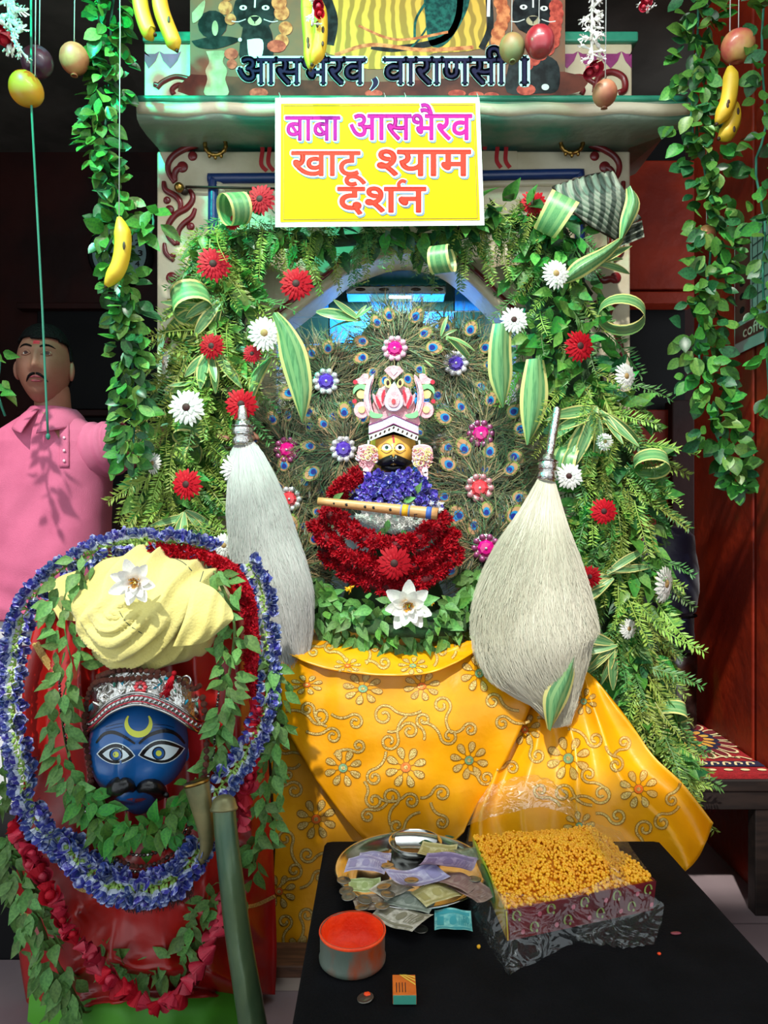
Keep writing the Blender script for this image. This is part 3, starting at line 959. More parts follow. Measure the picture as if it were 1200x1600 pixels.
CAMV = Vector((0, -1, 0.35))
def roundset(m, nm='leaf'):
    return [leaf_mesh(nm, m, 0.62, 0.2, 0.25, True), leaf_mesh(nm, m, 0.7, 0.35, 0.4, True, .3), leaf_mesh(nm, m, 0.56, 0.12, -0.2, True, -.4)]
Rd_mid, Rd_light, Rd_dark = roundset(M_leaf), roundset(M_leafl, 'pale_leaf'), roundset(M_leafd, 'glossy_leaf')
def foliage(parent, path, n, meshes, smin, smax, down=0.5, out=0.8, depth=0.05, rnd=0.6, uni=False, trange=(0, 1), face=CAMV):
    for k in range(n):
        t = lerp(trange[0], trange[1], (k + R.random()) / n)
        p, tan = along(path, t)
        perp = Vector((tan.z, 0, -tan.x))
        if perp.length < .1:
            perp = Vector((1, 0, 0))
        perp.normalize()
        u = R.uniform(-1, 1)
        if not uni:
            u = u * abs(u) ** 0.3
        hw = p[3] if len(p) > 3 else 0.03
        pos = Vector(p[:3]) + perp * u * hw * 0.82
        pos.y -= depth * (1 - 0.6 * u * u) * R.uniform(0.4, 1.15)
        d = perp * u * out + Vector((0, -0.25, -down)) + rv(rnd)
        nn = face + rv(0.55)
        me = R.choice(meshes)
        inst(me.name.split('.')[0], me, parent, orient(pos, d, nn, R.uniform(smin, smax)))

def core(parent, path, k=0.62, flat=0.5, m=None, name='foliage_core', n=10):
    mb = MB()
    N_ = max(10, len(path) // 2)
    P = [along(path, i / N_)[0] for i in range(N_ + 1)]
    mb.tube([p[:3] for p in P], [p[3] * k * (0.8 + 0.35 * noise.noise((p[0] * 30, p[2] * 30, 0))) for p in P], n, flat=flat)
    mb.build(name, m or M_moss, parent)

def fan(parent, px, py, Y, ang, length, nb=6, spread=70, sc_=1.0):
    """a tuft of striped leaves; ang in degrees in the picture plane, 0 = right, -90 = down"""
    c = W(px, py, Y)
    s = length * Y / F
    for k in range(nb):
        a = math.radians(ang + spread * ((k + .5) / nb - 0.5) + R.uniform(-6, 6))
        d = Vector((math.cos(a), -0.35 + 0.2 * R.random(), math.sin(a)))
        inst('striped_leaf', R.choice(BL), parent, orient(c + rv(0.008), d, Vector((0, -1, 0.4)) + rv(0.4), s * R.uniform(.75, 1.1), 1.0 * sc_))

def loop(parent, px, py, Y, ang, size, tilt=0.0):
    a = math.radians(ang)
    c = W(px, py, Y)
    d = Vector((math.cos(a), -0.25, math.sin(a)))
    inst('folded_leaf', LOOP, parent, orient(c, d, Vector((math.sin(a) * .6 + tilt, -1, 0.9)), size * Y / F))

# ------------------------------------------------------------------ flower garlands round the arch
gl = thing('flower_garland', 'thick garland of ferns and striped leaves down the left pillar of the shrine', 'garland', W(300, 850, 2.22))
PL = wpath([(350, 372, 2.26, 40), (348, 420, 2.24, 52), (352, 490, 2.22, 62), (338, 560, 2.20, 64), (312, 640, 2.20, 70), (295, 710, 2.2, 70), (285, 775, 2.19, 74), (290, 838, 2.18, 56)])
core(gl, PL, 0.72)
foliage(gl, PL, 190, L_mid, 0.05, 0.085, depth=0.09)
foliage(gl, PL, 85, L_light, 0.05, 0.08, depth=0.10)
foliage(gl, PL, 70, L_dark, 0.05, 0.08, depth=0.07)
foliage(gl, PL, 270, SPR, 0.09, 0.17, down=0.8, depth=0.11, rnd=0.5)
gt = thing('flower_garland', 'dark leafy swag with hanging fern tips along the top of the arch', 'garland', W(600, 420, 2.22))
PT = wpath([(345, 365, 2.24, 30), (430, 375, 2.2, 40), (500, 378, 2.2, 30), (600, 372, 2.2, 26), (690, 372, 2.2, 32), (760, 352, 2.18, 44), (850, 350, 2.2, 40)])
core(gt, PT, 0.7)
foliage(gt, PT, 70, L_dark, 0.05, 0.08, depth=0.07)
foliage(gt, PT, 60, L_mid, 0.05, 0.08, depth=0.08, trange=(0.5, 1))
foliage(gt, PT, 20, L_mid, 0.05, 0.08, depth=0.08, trange=(0, .35))
foliage(gt, PT, 90, SPRd, 0.08, 0.14, down=1.2, depth=0.07, rnd=0.4)
foliage(gt, PT, 40, SPR, 0.09, 0.15, down=1.1, depth=0.08, rnd=0.4, trange=(0, .35))
foliage(gt, PT, 30, SPR, 0.09, 0.15, down=1.1, depth=0.08, rnd=0.4, trange=(.75, 1))
gr = thing('flower_garland', 'long garland of glossy leaves and ferns down the right pillar to the bench', 'garland', W(1000, 1215, 2.15))
PR = wpath([(845, 360, 2.22, 55), (868, 420, 2.2, 84), (862, 490, 2.2, 88), (880, 560, 2.18, 84), (905, 630, 2.16, 84), (945, 700, 2.15, 88), (960, 770, 2.14, 76), (958, 850, 2.13, 70), (966, 920, 2.12, 68), (978, 990, 2.1, 62), (990, 1060, 2.08, 48), (1008, 1120, 2.05, 30), (1032, 1170, 2.03, 18), (1052, 1205, 2.02, 8)])
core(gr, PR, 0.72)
foliage(gr, PR, 280, L_mid, 0.05, 0.09, depth=0.09)
foliage(gr, PR, 100, L_light, 0.05, 0.08, depth=0.10)
foliage(gr, PR, 130, L_dark, 0.055, 0.09, depth=0.08)
foliage(gr, PR, 240, SPR, 0.09, 0.17, down=0.8, depth=0.11, rnd=0.5, trange=(0.3, 1))
foliage(gr, PR, 130, SPRd, 0.09, 0.17, down=0.9, depth=0.10, rnd=0.5)
foliage(gr, PR, 30, SPR, 0.08, 0.13, down=1.3, depth=0.06, rnd=0.25, trange=(0.8, 1))
# tufts of striped leaves
for p in ((318, 478, 2.10, 205, 70, 5, 60), (345, 470, 2.10, 235, 62, 5, 60), (330, 545, 2.09, -95, 75, 7, 90), (292, 800, 2.07, -90, 66, 9, 150), (300, 600, 2.1, 200, 50, 4, 60)):
    fan(gl, *p)
for p in ((935, 640, 2.04, 215, 95, 7, 70), (935, 645, 2.03, -60, 80, 4, 60), (955, 905, 2.0, 195, 100, 6, 50), (950, 895, 2.0, 20, 70, 3, 50), (960, 1010, 1.98, 215, 70, 8, 110), (930, 410, 2.1, 20, 60, 4, 60), (905, 690, 2.04, 225, 70, 4, 40)):
    fan(gr, *p)
for p in ((372, 352, 2.10, 100, 48), (330, 470, 2.10, 190, 60), (318, 682, 2.10, 160, 44), (300, 690, 2.12, 250, 40)):
    loop(gl, *p)
for p in ((850, 365, 2.08, 60, 62), (990, 725, 2.03, 0, 52), (935, 488, 2.08, -10, 70), (1030, 1110, 1.99, 0, 40), (895, 700, 2.06, 250, 50)):
    loop(gr, *p)
loop(gt, 690, 385, 2.1, 270, 45)
# big single leaves hanging from the garlands
def big_leaf(parent, pts, ws, Y, nm='striped_leaf'):
    P = smooth_path([(x, y, Y, w) for (x, y), w in zip(pts, ws)], 5)
    mb = MB()
    n = len(P) - 1
    def g(u, v):
        k = round(v * n)
        p = P[k]
        a, b = P[max(k - 1, 0)], P[min(k + 1, n)]
        t = Vector((b[0] - a[0], b[1] - a[1])).normalized()
        x = (u - 0.5) * 2 * p[3]
        q = W(p[0] - t.y * x, p[1] + t.x * x, p[2])
        q.y += 0.018 * abs(u - .5) * 2 - 0.01 * math.sin(v * 3)
        return q
    mb.grid(g, 8, n, lambda i, j: DMI[i])
    mb.build(nm, [M_dyel, M_dgrn, M_dpale], parent)
big_leaf(gl, [(428, 488), (444, 515), (458, 555), (470, 610), (472, 660)], [6, 14, 22, 17, 1], 2.03)
big_leaf(gr, [(786, 505), (782, 545), (783, 590), (787, 636)], [15, 18, 18, 1], 2.04)
big_leaf(gr, [(838, 560), (836, 610), (832, 650), (825, 695)], [14, 22, 18, 1], 2.05)
big_leaf(gr, [(898, 1025), (884, 1060), (868, 1095), (860, 1142)], [5, 15, 19, 3], 1.80)
big_leaf(gr, [(985, 290), (990, 315), (980, 345), (972, 372)], [4, 12, 10, 2], 2.05)
big_leaf(gr, [(975, 370), (945, 395), (905, 420), (880, 440)], [4, 10, 14, 3], 2.07)
big_leaf(gl, [(420, 560), (400, 590), (390, 630)], [4, 10, 2], 2.1)

# ------------------------------------------------------------------ gerberas
def gerbera(m, mc, seed):
    rr = random.Random(seed)
    mb = MB()
    for ring_, (n, r0, r1, z) in enumerate(((20, .16, 1.0, 0.0), (19, .15, .86, .07), (15, .12, .55, .13))):
        for i in range(n):
            a = 2 * PI * (i + .5 * ring_ + rr.uniform(-.2, .2)) / n
            l = r1 * rr.uniform(.88, 1.05)
            c, s = math.cos(a), math.sin(a)
            w = (.105, .09, .06)[ring_]
            pts = []
            for r, ww, dz in ((r0, .4, 0), (r0 + (l - r0) * .45, 1, .06), (r0 + (l - r0) * .85, .85, .02), (l, .15, -.04)):
                pts += [Vector((c * r - s * w * ww, s * r + c * w * ww, z + dz)), Vector((c * r + s * w * ww, s * r - c * w * ww, z + dz - .02))]
            mb.add(pts, [[0, 1, 3, 2], [2, 3, 5, 4], [4, 5, 7, 6]])
    cm = MB(); cm.ell((0, 0, .1), (.24, .24, .12), 12, 6)
    return mb.mesh('petals', m, True), cm.mesh('centre', mc, True)
G_red, G_redd, G_white, G_whited = gerbera(M_red, M_gercen, 1), gerbera(M_redd, M_gercen, 2), gerbera(M_white, M_gercenw, 3), gerbera(M_white, M_gercen, 4)
stem_me = MB().tube([(0, 0, 0), (0.02, 0, -0.5), (0, 0.03, -1.0)], 0.06, 6).mesh('stem', M_stem)
def flower(G, px, py, r, Y, label, face=(0, -1, .2), squash=1.0):
    kit('gerbera', label, 'flower', orient(W(px, py, Y), Vector((0.1, 0, 1)), Vector(face), 1.12 * r * Y / F, squash), [('petals', G[0]), ('centre', G[1]), ('stem', stem_me)], 'gerberas in the garlands')
for a in (
    (G_redd, 333, 413, 25, 2.07, 'dark red gerbera with two bright petals, left of the sign among fern tips', (.2, -1, .2)),
    (G_red, 463, 444, 25, 2.06, 'red gerbera hanging below the left corner of the yellow sign', (0, -1, .1)),
    (G_redd, 407, 312, 23, 2.08, 'dark red gerbera tucked behind the left edge of the yellow sign', (-.2, -1, .3)),
    (G_red, 364, 348, 12, 2.12, 'small red gerbera peeping out behind a folded striped leaf, left of the sign', (0, -1, 0)),
    (G_red, 331, 541, 20, 2.05, 'red gerbera facing upward above a tuft of striped leaves on the left garland', (0, -.7, 1)),
    (G_white, 413, 521, 25, 2.04, 'white gerbera with tan centre beside the long hanging striped leaf, left', (.1, -1, .2)),
    (G_whited, 292, 637, 27, 2.03, 'white gerbera with dark centre level with the collar of the pink shirt', (0, -1, .2)),
    (G_red, 377, 632, 24, 2.02, 'bright red gerbera just above the cap of the left whisk', (.1, -1, .15)),
    (G_red, 292, 757, 24, 2.02, 'red gerbera on the left garland lower part, right of the pink sleeve', (-.2, -1, .2)),
    (G_whited, 366, 733, 21, 1.98, 'white gerbera half turned at the left edge of the left whisk', (.7, -1, .1)),
    (G_white, 240, 724, 16, 2.04, 'small white gerbera at the outer edge of the left garland under a leaf', (-.6, -1, .3)),
    (G_white, 350, 852, 18, 1.98, 'small white gerbera beside the left whisk above the rose garland', (.1, -1, .5)),
    (G_redd, 394, 553, 14, 2.07, 'small dark red gerbera half hidden under the white one, left of the niche', (0, -1, -.1)),
    (G_white, 258, 566, 18, 2.08, 'white gerbera seen from the side at the outer edge of the left pillar', (-1, -.6, .4)),
    (G_whited, 803, 500, 20, 2.04, 'white gerbera above the pale hanging leaf at the right of the niche', (-.1, -1, .5)),
    (G_red, 905, 541, 24, 2.03, 'red gerbera half covered by leaves on the right pillar', (.3, -1, .2)),
    (G_white, 977, 588, 20, 2.03, 'white gerbera at the outer edge of the right pillar, half covered by a leaf', (.5, -1, .1)),
    (G_white, 868, 428, 21, 2.05, 'white gerbera at the top of the right garland under a green leaf', (.1, -1, -.2)),
    (G_whited, 889, 744, 20, 1.95, 'white gerbera beside the cap of the right whisk', (-.2, -1, .15)),
    (G_red, 943, 799, 20, 1.99, 'red gerbera with yellow fern across it, right of the right whisk', (0, -1, .4)),
    (G_red, 923, 901, 17, 1.97, 'red gerbera seen edge on beside the right whisk and striped leaves', (-.2, -.3, 1)),
    (G_white, 1038, 912, 27, 2.0, 'white gerbera seen edge on in front of the dark blue bag', (.35, -.3, .85)),
    (G_white, 982, 982, 15, 1.99, 'small white gerbera low on the right garland among fern', (.3, -1, .3)),
    (G_red, 833, 318, 20, 2.13, 'pinkish red gerbera behind the folded striped leaf, right of the yellow sign', (0, -1, .4)),
    (G_white, 945, 690, 13, 2.0, 'small white gerbera between the striped leaves of the right garland', (0, -1, .2)),
):
    flower(*a)

# ------------------------------------------------------------------ hanging strings of leaves
ROOF = 3.0
def leaf_string(label, pts, n, sets, size=(0.036, 0.060), nst=0, top=True):
    path = wpath(pts, 10)
    t = thing('leaf_string', label, 'garland', path[-1][:3], 'leaf strings hanging from the roof')
    P = [p[:3] for p in path[::4]] + [path[-1][:3]]
    if top:
        P = [(P[0][0], P[0][1], ROOF)] + P
    mb = MB(); mb.tube(P, 0.0035, 6)
    mb.build('string', M_string, t)
    for m, frac in sets:
        foliage(t, path, int(n * frac), m, size[0], size[1], down=0.55, out=1.0, depth=0.05, rnd=0.7, face=Vector((0, -1, .3)))
    return t
leaf_string('string of small round leaves hanging left of the shrine past the pink shirt', [(182, -30, 2.02, 34), (172, 50, 2.02, 30), (180, 130, 2.02, 32), (165, 190, 2.02, 32), (162, 250, 2.02, 30), (188, 310, 2.02, 16), (178, 380, 2.02, 24), (190, 430, 2.02, 26), (200, 490, 2.02, 28), (205, 540, 2.02, 26), (208, 600, 2.02, 26), (210, 660, 2.02, 28), (205, 730, 2.02, 22)], 430, ((Rd_mid, .42), (Rd_light, .16), (Rd_dark, .42)))
leaf_string('longest leaf string hanging in front of the red right hand wall', [(1092, -30, 2.0, 34), (1090, 60, 2.0, 40), (1085, 130, 2.0, 40), (1080, 200, 2.0, 44), (1100, 260, 2.0, 44), (1108, 330, 2.0, 32), (1110, 400, 2.0, 42), (1100, 470, 2.0, 36), (1090, 540, 2.0, 44), (1105, 610, 2.0, 42), (1115, 670, 2.0, 40), (1140, 720, 2.0, 20), (1148, 765, 2.0, 8)], 460, ((Rd_mid, .42), (Rd_light, .16), (Rd_dark, .42)))
leaf_string('leaf string cut by the right edge of the picture, beside the wall calendar', [(1196, -30, 1.9, 20), (1190, 80, 1.9, 24), (1196, 200, 1.9, 30), (1180, 260, 1.9, 36), (1195, 350, 1.9, 28), (1192, 430, 1.9, 34), (1196, 520, 1.9, 30), (1200, 580, 1.9, 20), (1204, 660, 1.9, 20)], 130, ((Rd_mid, .6), (Rd_dark, .4)))
leaf_string('leaf string at the left edge of the picture beside the face of the man', [(-30, 400, 2.0, 16), (-12, 520, 2.0, 20), (0, 560, 2.0, 24), (-4, 610, 2.0, 20), (8, 650, 2.0, 28)], 34, ((L_mid, .6), (L_light, .4)))
leaf_string('short leafy twig hanging between the two top fruits and the left garland', [(236, 330, 2.03, 8), (240, 350, 2.03, 22), (232, 372, 2.03, 16)], 12, ((L_mid, 1),), (.06, .09), top=False)

# ------------------------------------------------------------------ fruit hanging on threads
def thread(t, p, name='thread', m=None, r=0.0014):
    mb = MB(); mb.tube([p, (p[0] + 0.003, p[1], (p[2] + ROOF) / 2), (p[0], p[1], ROOF)], r, 5)
    mb.build(name, m or M_thread, t)
def bananas(label, curves, Y, spots=0, th=True, wr=0.017):
    t = thing('banana_bunch' if len(curves) > 1 else 'banana', label, 'banana', W(curves[0][-1][0], curves[0][-1][1], Y), 'fruit hanging on threads')
    for c in curves:
        P = [Vector(q) for q in (W(x, y, Y + dy) for x, y, dy in smooth_path([(a, b, (d[0] if d else 0)) for a, b, *d in c], 6))]
        n = len(P) - 1
        rr = [wr * max(0.28, min(1, 3.2 * (i / n) + 0.25) * min(1, 3.6 * (1 - i / n) + 0.3)) for i in range(n + 1)]
        mb = MB(); mb.tube(P, rr, 6)
        o = mb.build('banana', M_banana, t)
        mb = MB(); mb.tube([P[-2].lerp(P[-1], .6), P[-1] + (P[-1] - P[-2]).normalized() * 0.006], [0.006, 0.004], 6)
        mb.build('tip', M_bspot, o)
        for k in range(spots):
            i = R.randrange(3, n - 3)
            MB().ell(P[i] + Vector((R.uniform(-.4, .6) * rr[i], -rr[i] * .88, 0)), (.004, .002, R.uniform(.004, .012)), 8, 5).build('brown_spot', M_bspot, o)
    if th:
        thread(t, W(curves[0][0][0], curves[0][0][1], Y))
    return t
bananas('pair of ripe bananas hanging at the top left, catching green light', [[(216, -34), (220, 10), (232, 48), (246, 52)][:3] + [(241, 54)], [(246, -30, -.01), (252, 15, -.01), (268, 58, -.01), (276, 78, -.01)]], 1.9, 1, wr=.021)
bananas('spotted banana hanging in front of the printed banner', [[(482, -40), (482, 20), (486, 70), (485, 108)], [(494, -10, -.02), (500, 30, -.02), (498, 75, -.02), (488, 100, -.02)]], 1.98, 5, wr=.021)
bananas('single yellow green banana hanging low on the left leaf string', [[(186, 340), (192, 375), (186, 415), (166, 447)]], 1.93, 1, wr=.024)
bananas('two bananas hanging against the right leaf string under an apple', [[(1140, 104, -.02), (1142, 130, -.02), (1136, 165, -.02), (1120, 193, -.02)], [(1136, 150), (1146, 180), (1138, 205), (1124, 216)]], 1.92, 2, wr=.022)
def fruit(name, label, px, py, rx, ry, Y, m, kind='apple', tilt=0.0):
    c = W(px, py, Y)
    s = Y / F
    t = thing(name, label, 'fruit', c - Vector((0, 0, ry * s)), 'fruit hanging on threads')
    M = Matrix.Translation(c) @ Matrix.Rotation(tilt, 4, 'Y') @ Matrix.Rotation(R.uniform(-.4, .4), 4, 'X')
    mb = MB()
    n = 16
    prof = []
    for i in range(n + 1):
        a = PI * (i / n - .5)
        r, z = math.cos(a), math.sin(a)
        if kind == 'apple':
            z = z * (1 - 0.22 * math.exp(-(r / .35) ** 2))
            r = r * (1 + .06 * z)
        elif kind == 'mango':
            r *= 1 + .12 * z
        prof.append((max(r, 0.001) * rx * s, z * ry * s))
    mb.lathe(prof, 20, M, sy=.95)
    mb.build('flesh', m, t)
    top = M @ Vector((0, 0, ry * s * .8))
    mb = MB(); mb.tube([top, top + Vector((0.002, 0, 0.02))], [.003, .002], 6)
    mb.build('stalk', M_bspot, t)
    if kind == 'pomegranate':
        b = MB(); b.lathe([(.006, -ry * s * .9), (.010, -ry * s * 1.12), (.007, -ry * s * 1.1)], 8, M)
        b.build('calyx', m, t)
    thread(t, (top.x, top.y, top.z + .01))
fruit('mango', 'yellow orange mango, lowest of the fruit at the top left', 40, 140, 27, 25, 1.9, mat('mango_skin', '#d8901c', .45, c2='#c09a2c', ns=9, coat=.2), 'mango', 1.2)
fruit('plum', 'dark purple fruit hanging right above the mango', 58, 98, 24, 25, 1.95, mat('plum_skin', '#5c3040', .4, c2='#3c2438', ns=14, coat=.2))
fruit('pomegranate', 'reddish brown pomegranate hanging beside the top of the left leaf string', 116, 92, 22, 24, 1.95, mat('pomegranate_skin', '#a4503a', .5, c2='#c08a5a', ns=12), 'pomegranate')
fruit('pomegranate', 'greenish brown pomegranate hanging before the banner beside the red apple', 800, 75, 20, 23, 1.98, mat('pomegranate_skin_green', '#8a6a3e', .5, c2='#7a8a5a', ns=12), 'pomegranate')
fruit('apple', 'dark red apple hanging before the banner', 843, 66, 23, 26, 1.95, mat('apple_skin_red', '#8c1c26', .32, c2='#a8424a', ns=10, coat=.3))
fruit('pomegranate', 'small pale brown pomegranate hanging just over the cornice', 945, 146, 19, 20, 1.98, mat('pomegranate_skin_pale', '#b07a58', .45, c2='#9a5a44', ns=12), 'pomegranate')
fruit('apple', 'pink and yellow apple hanging at the top right over two bananas', 1153, 73, 25, 26, 1.9, mat('apple_skin_pink', '#c0514c', .35, c2='#d4b46a', ns=9, coat=.3))
fruit('pomegranate', 'small fruit half hidden in the right leaf string', 1103, 366, 15, 14, 1.99, mat('pomegranate_skin_tan', '#b9804a', .5, c2='#a0503a', ns=12), 'pomegranate')
# tuberose strings with roses
def rose_mesh(m, seed=0):
    rr = random.Random(seed)
    mb = MB()
    mb.ell((0, 0, .15), (.42, .42, .6), 10, 6)
    for ring_, (n, r, tl) in enumerate(((3, .4, .15), (5, .58, .5))):
        for i in range(n):
            a = 2 * PI * (i + .5 * ring_) / n + rr.uniform(-.3, .3)
            def g(u, v):
                b = a + (u - .5) * 1.5
                rad = r * (0.35 + .65 * math.sin(v * 1.5)) + tl * .5 * v * v
                return Vector((math.cos(b) * rad, math.sin(b) * rad, -.45 + v * (1.1 - .25 * tl) - .22 * abs(u - .5) * v))
            mb.grid(g, 3, 3)
    mb.lathe([(0.02, -.7), (.22, -.5), (.34, -.2), (.2, -.1)], 7)
    return mb.mesh('rose', m, True)
ROSE = [rose_mesh(M_rose, 1), rose_mesh(M_rose, 2), rose_mesh(M_redd, 3)]
def bud_mesh(m, m2):
    mb = MB()
    mb.tube([(0, 0, 0), (0, .5, .03), (0, .8, .05), (0, 1, .06)], [.05, .09, .17, .04], 6)
    for k in range(5):
        a = k * 1.257
        d = Vector((math.cos(a) * .28, 1.12, math.sin(a) * .28))
        q = Vector((-math.sin(a), 0, math.cos(a))) * .07
        mb.add([Vector((0, .85, .05)) - q * .5, d - q, d + Vector((0, .1, 0)), d + q, Vector((0, .85, .05)) + q * .5], [[0, 1, 2, 3, 4]], 0)
    return mb.mesh('bud', [m], True)
BUD = bud_mesh(M_white, M_white)
def tuberose(label, pts, n, roses, Y):
    path = wpath([(x, y, Y, w) for x, y, w in pts], 8)
    t = thing('tuberose_string', label, 'garland', path[-1][:3], 'tuberose strings hanging from the roof')
    thread(t, path[0][:3])
    for k in range(n):
        p, tan = along(path, (k + .5) / n)
        d = Vector((R.uniform(-1, 1), R.uniform(-1, .2), R.uniform(-1.6, .6)))
        inst('bud', BUD, t, orient(Vector(p[:3]), d, (0, -1, 0), R.uniform(.8, 1.2) * p[3] * 1.1))
    mb = MB(); mb.tube([p[:3] for p in path], .004, 5); mb.build('string', M_white, t)
    for x, y, r in roses:
        inst('rose', R.choice(ROSE), t, orient(W(x, y, Y - .015), Vector((.1, -.5, .3)) + rv(.3), Vector((0, -.8, -.6)) + rv(.4), r * Y / F))
tuberose('white tuberose string ending in a dark red rose, in front of the right parapet', [(928, -40, 16), (925, 20, 16), (924, 60, 18), (926, 95, 16)], 44, [(930, 104, 15), (920, 110, 13)], 1.95)
tuberose('white tuberose string with a red rose at the top left corner', [(8, -30, 18), (14, 20, 22), (18, 50, 20), (34, 82, 14)], 40, [(10, 58, 17), (4, 50, 14)], 1.85)
tuberose('red rose with white buds cut by the top edge at the right', [(1008, -40, 10), (1010, 5, 14), (1012, 20, 12)], 16, [(1010, 2, 11), (1006, 10, 9)], 1.95)
tuberose('red flower on white buds tied to the banana before the banner', [(488, -40, 10), (490, 10, 12), (488, 40, 12)], 14, [(497, 8, 11), (499, 22, 10), (496, -6, 10)], 1.93)
t = thing('hanging_string', 'thin green string hanging in front of the face of the man', 'string', W(75, 685, 1.9))
mb = MB(); mb.tube([(W(48, 160, 1.9).x, 1.9, ROOF), W(49, 165, 1.9), W(58, 330, 1.9), W(66, 480, 1.9), W(73, 640, 1.9), W(75, 680, 1.9)], 0.0032, 6)
mb.build('string', M_string, t)
MB().ell(W(75, 682, 1.9), (.006, .006, .009), 8, 6).build('knot', M_string, t)
# ------------------------------------------------------------------ heads and painted surfaces
def head(mb, c, a, b, h, jaw=0.3, top=0.0, bumps=(), nu=64, nv=48, mi=0, rotz=0.0, flat=0.0, rotx=0.0):
    """head of half width a, half depth b, half height h; bumps (u, v, su, sv, amp) in units of a and h push the front out"""
    c = Vector(c)
    M = Matrix.Rotation(rotz, 3, 'Z') @ Matrix.Rotation(rotx, 3, 'X')
    def g(u, v):
        th, ph = 2 * PI * u, PI * (v - .5)
        sx, sy, sz = math.cos(ph) * math.sin(th), -math.cos(ph) * math.cos(th), math.sin(ph)
        sx = math.copysign(abs(sx) ** (1 - .12), sx) if sx else 0
        w = 1 - jaw * sstep(-0.05, -1.0, sz) - top * sstep(0.4, 1.0, sz)
        x, y, z = sx * w, sy * (1 - .3 * jaw * sstep(0, -1, sz)), sz
        if flat and y < 0:
            y *= 1 - flat * (1 - abs(sx)) * .5
        fr = sstep(0.05, 0.75, -sy)
        dy = 0
        for bu, bv, su, sv, amp in bumps:
            for s in ((1, -1) if abs(bu) > 1e-6 else (1,)):
                dy += amp * math.exp(-((x - s * bu) / su) ** 2 - ((z - bv) / sv) ** 2)
        return c + M @ Vector((x * a, y * b - dy * fr * a, z * h))
    mb.grid(g, nu, nv, mi, close=True)

def painted(mb, Yd):
    tree = BVHTree.FromPolygons(mb.v, mb.f)
    eye = Vector((0, 0, ZC))
    def fn(u, v, h):
        d = (W(u, v, 1.0) - eye).normalized()
        hit = tree.ray_cast(eye, d)
        p = hit[0] if hit[0] is not None else W(u, v, Yd)
        return p - d * h
    return fn

def cutout(name, m, pts, Y, th, parent, smooth_=True, bev=0.0015):
    """flat foam shape with thickness, outline in picture pixels"""
    P = smooth_path(list(pts) + [pts[0]], 5)[:-1] if smooth_ else list(pts)
    n = len(P)
    mb = MB()
    f = [W(x, y, Y - th) for x, y in P]
    cx, cy = sum(p[0] for p in P) / n, sum(p[1] for p in P) / n
    f2 = [W(lerp(x, cx, .06), lerp(y, cy, .06), Y - th - bev) for x, y in P]
    bk = [W(x, y, Y) for x, y in P]
    mb.add([W(cx, cy, Y - th - bev)] + f2 + f + bk, [[0, 1 + i, 1 + (i + 1) % n] for i in range(n)] + [[1 + i, 1 + n + i, 1 + n + (i + 1) % n, 1 + (i + 1) % n] for i in range(n)] + [[1 + n + i, 1 + 2 * n + i, 1 + 2 * n + (i + 1) % n, 1 + n + (i + 1) % n] for i in range(n)])
    return mb.build(name, m, parent, False)

def circ(x, y, r, ry=None, n=12, k=0.0):
    return [(x + r * (1 + k * (i % 2)) * math.cos(2 * PI * i / n), y + (ry or r) * (1 + k * (i % 2)) * math.sin(2 * PI * i / n)) for i in range(n)]

# ------------------------------------------------------------------ peacock feather fans
def feather_parts(seed):
    rr = random.Random(seed)
    mb = MB()
    mb.ribbon([(0, 0, 0), (0, .35, .03), (0, .72, .0)], [.011, .009, .006], Vector((0, 0, 1)), 0)
    for i in range(40):
        t = .12 + .78 * i / 40
        for s in (-1, 1):
            l = (.34 - .12 * t) * rr.uniform(.7, 1.25)
            p = Vector((0, min(t, .72), rr.uniform(-.02, .03)))
            ang = rr.uniform(.45, .95) * (1 if t < .66 else .55)
            d = Vector((s * math.sin(ang), math.cos(ang), rr.uniform(-.15, .3)))
            e = p + d * l + Vector((s * rr.uniform(-.02, .06), 0, rr.uniform(-.1, .02)))
            mb.ribbon([p, p + d * l * .55 + Vector((0, .03, .02)), e], [.006, .005, .0015], Vector((0, 0, 1)), i % 3 == 0 and 1 or 0)
    f = mb.mesh('feather', [M_barb, M_barbd], False)
    ey = MB()
    fn = lambda u, v, h: Vector((u, v, .045 + h - .4 * (u * u + (v - .62) ** 2)))
    egg = lambda cy, rx, ry: [(rx * math.cos(2 * PI * i / 16) * (1 - .15 * math.sin(2 * PI * i / 16)), cy + ry * math.sin(2 * PI * i / 16)) for i in range(16)]
    for k, (cy, rx, ry) in enumerate(((.63, .125, .16), (.62, .105, .135), (.60, .066, .078), (.585, .044, .048))):
        dec_poly(ey, fn, egg(cy, rx, ry), .006 * k, (1, 0, 2, 3)[k])
    return f, ey.mesh('eye', [M_eye0, M_eye1, M_eye2, M_eye3], True)
FEA = [feather_parts(k) for k in range(3)]
def wisps_mesh(seed, n=230):
    rr = random.Random(seed)
    mb = MB()
    for i in range(n):
        a = rr.uniform(0, 2 * PI)
        r0, r1 = rr.uniform(.12, .8), rr.uniform(.85, 1.25)
        b = a + rr.uniform(-.35, .35)
        z = rr.uniform(-.02, .10)
        p0 = Vector((math.cos(a) * r0, math.sin(a) * r0, z))
        p2 = Vector((math.cos(b) * r1, math.sin(b) * r1, z - rr.uniform(.0, .15)))
        pm = (p0 + p2) / 2 + Vector((-math.sin(a), math.cos(a), .3)) * rr.uniform(-.09, .09)
        mb.ribbon([p0, pm, p2], [.0065, .006, .0015], Vector((0, 0, 1)), i % 4)
    return mb.mesh('wisps', [M_barb, M_barbd, mat('feather_barb_green_%d' % seed, '#4c7048', .4), mat('feather_barb_tan_%d' % seed, '#a58a64', .45)], False)
WISP = [wisps_mesh(k) for k in range(2)]
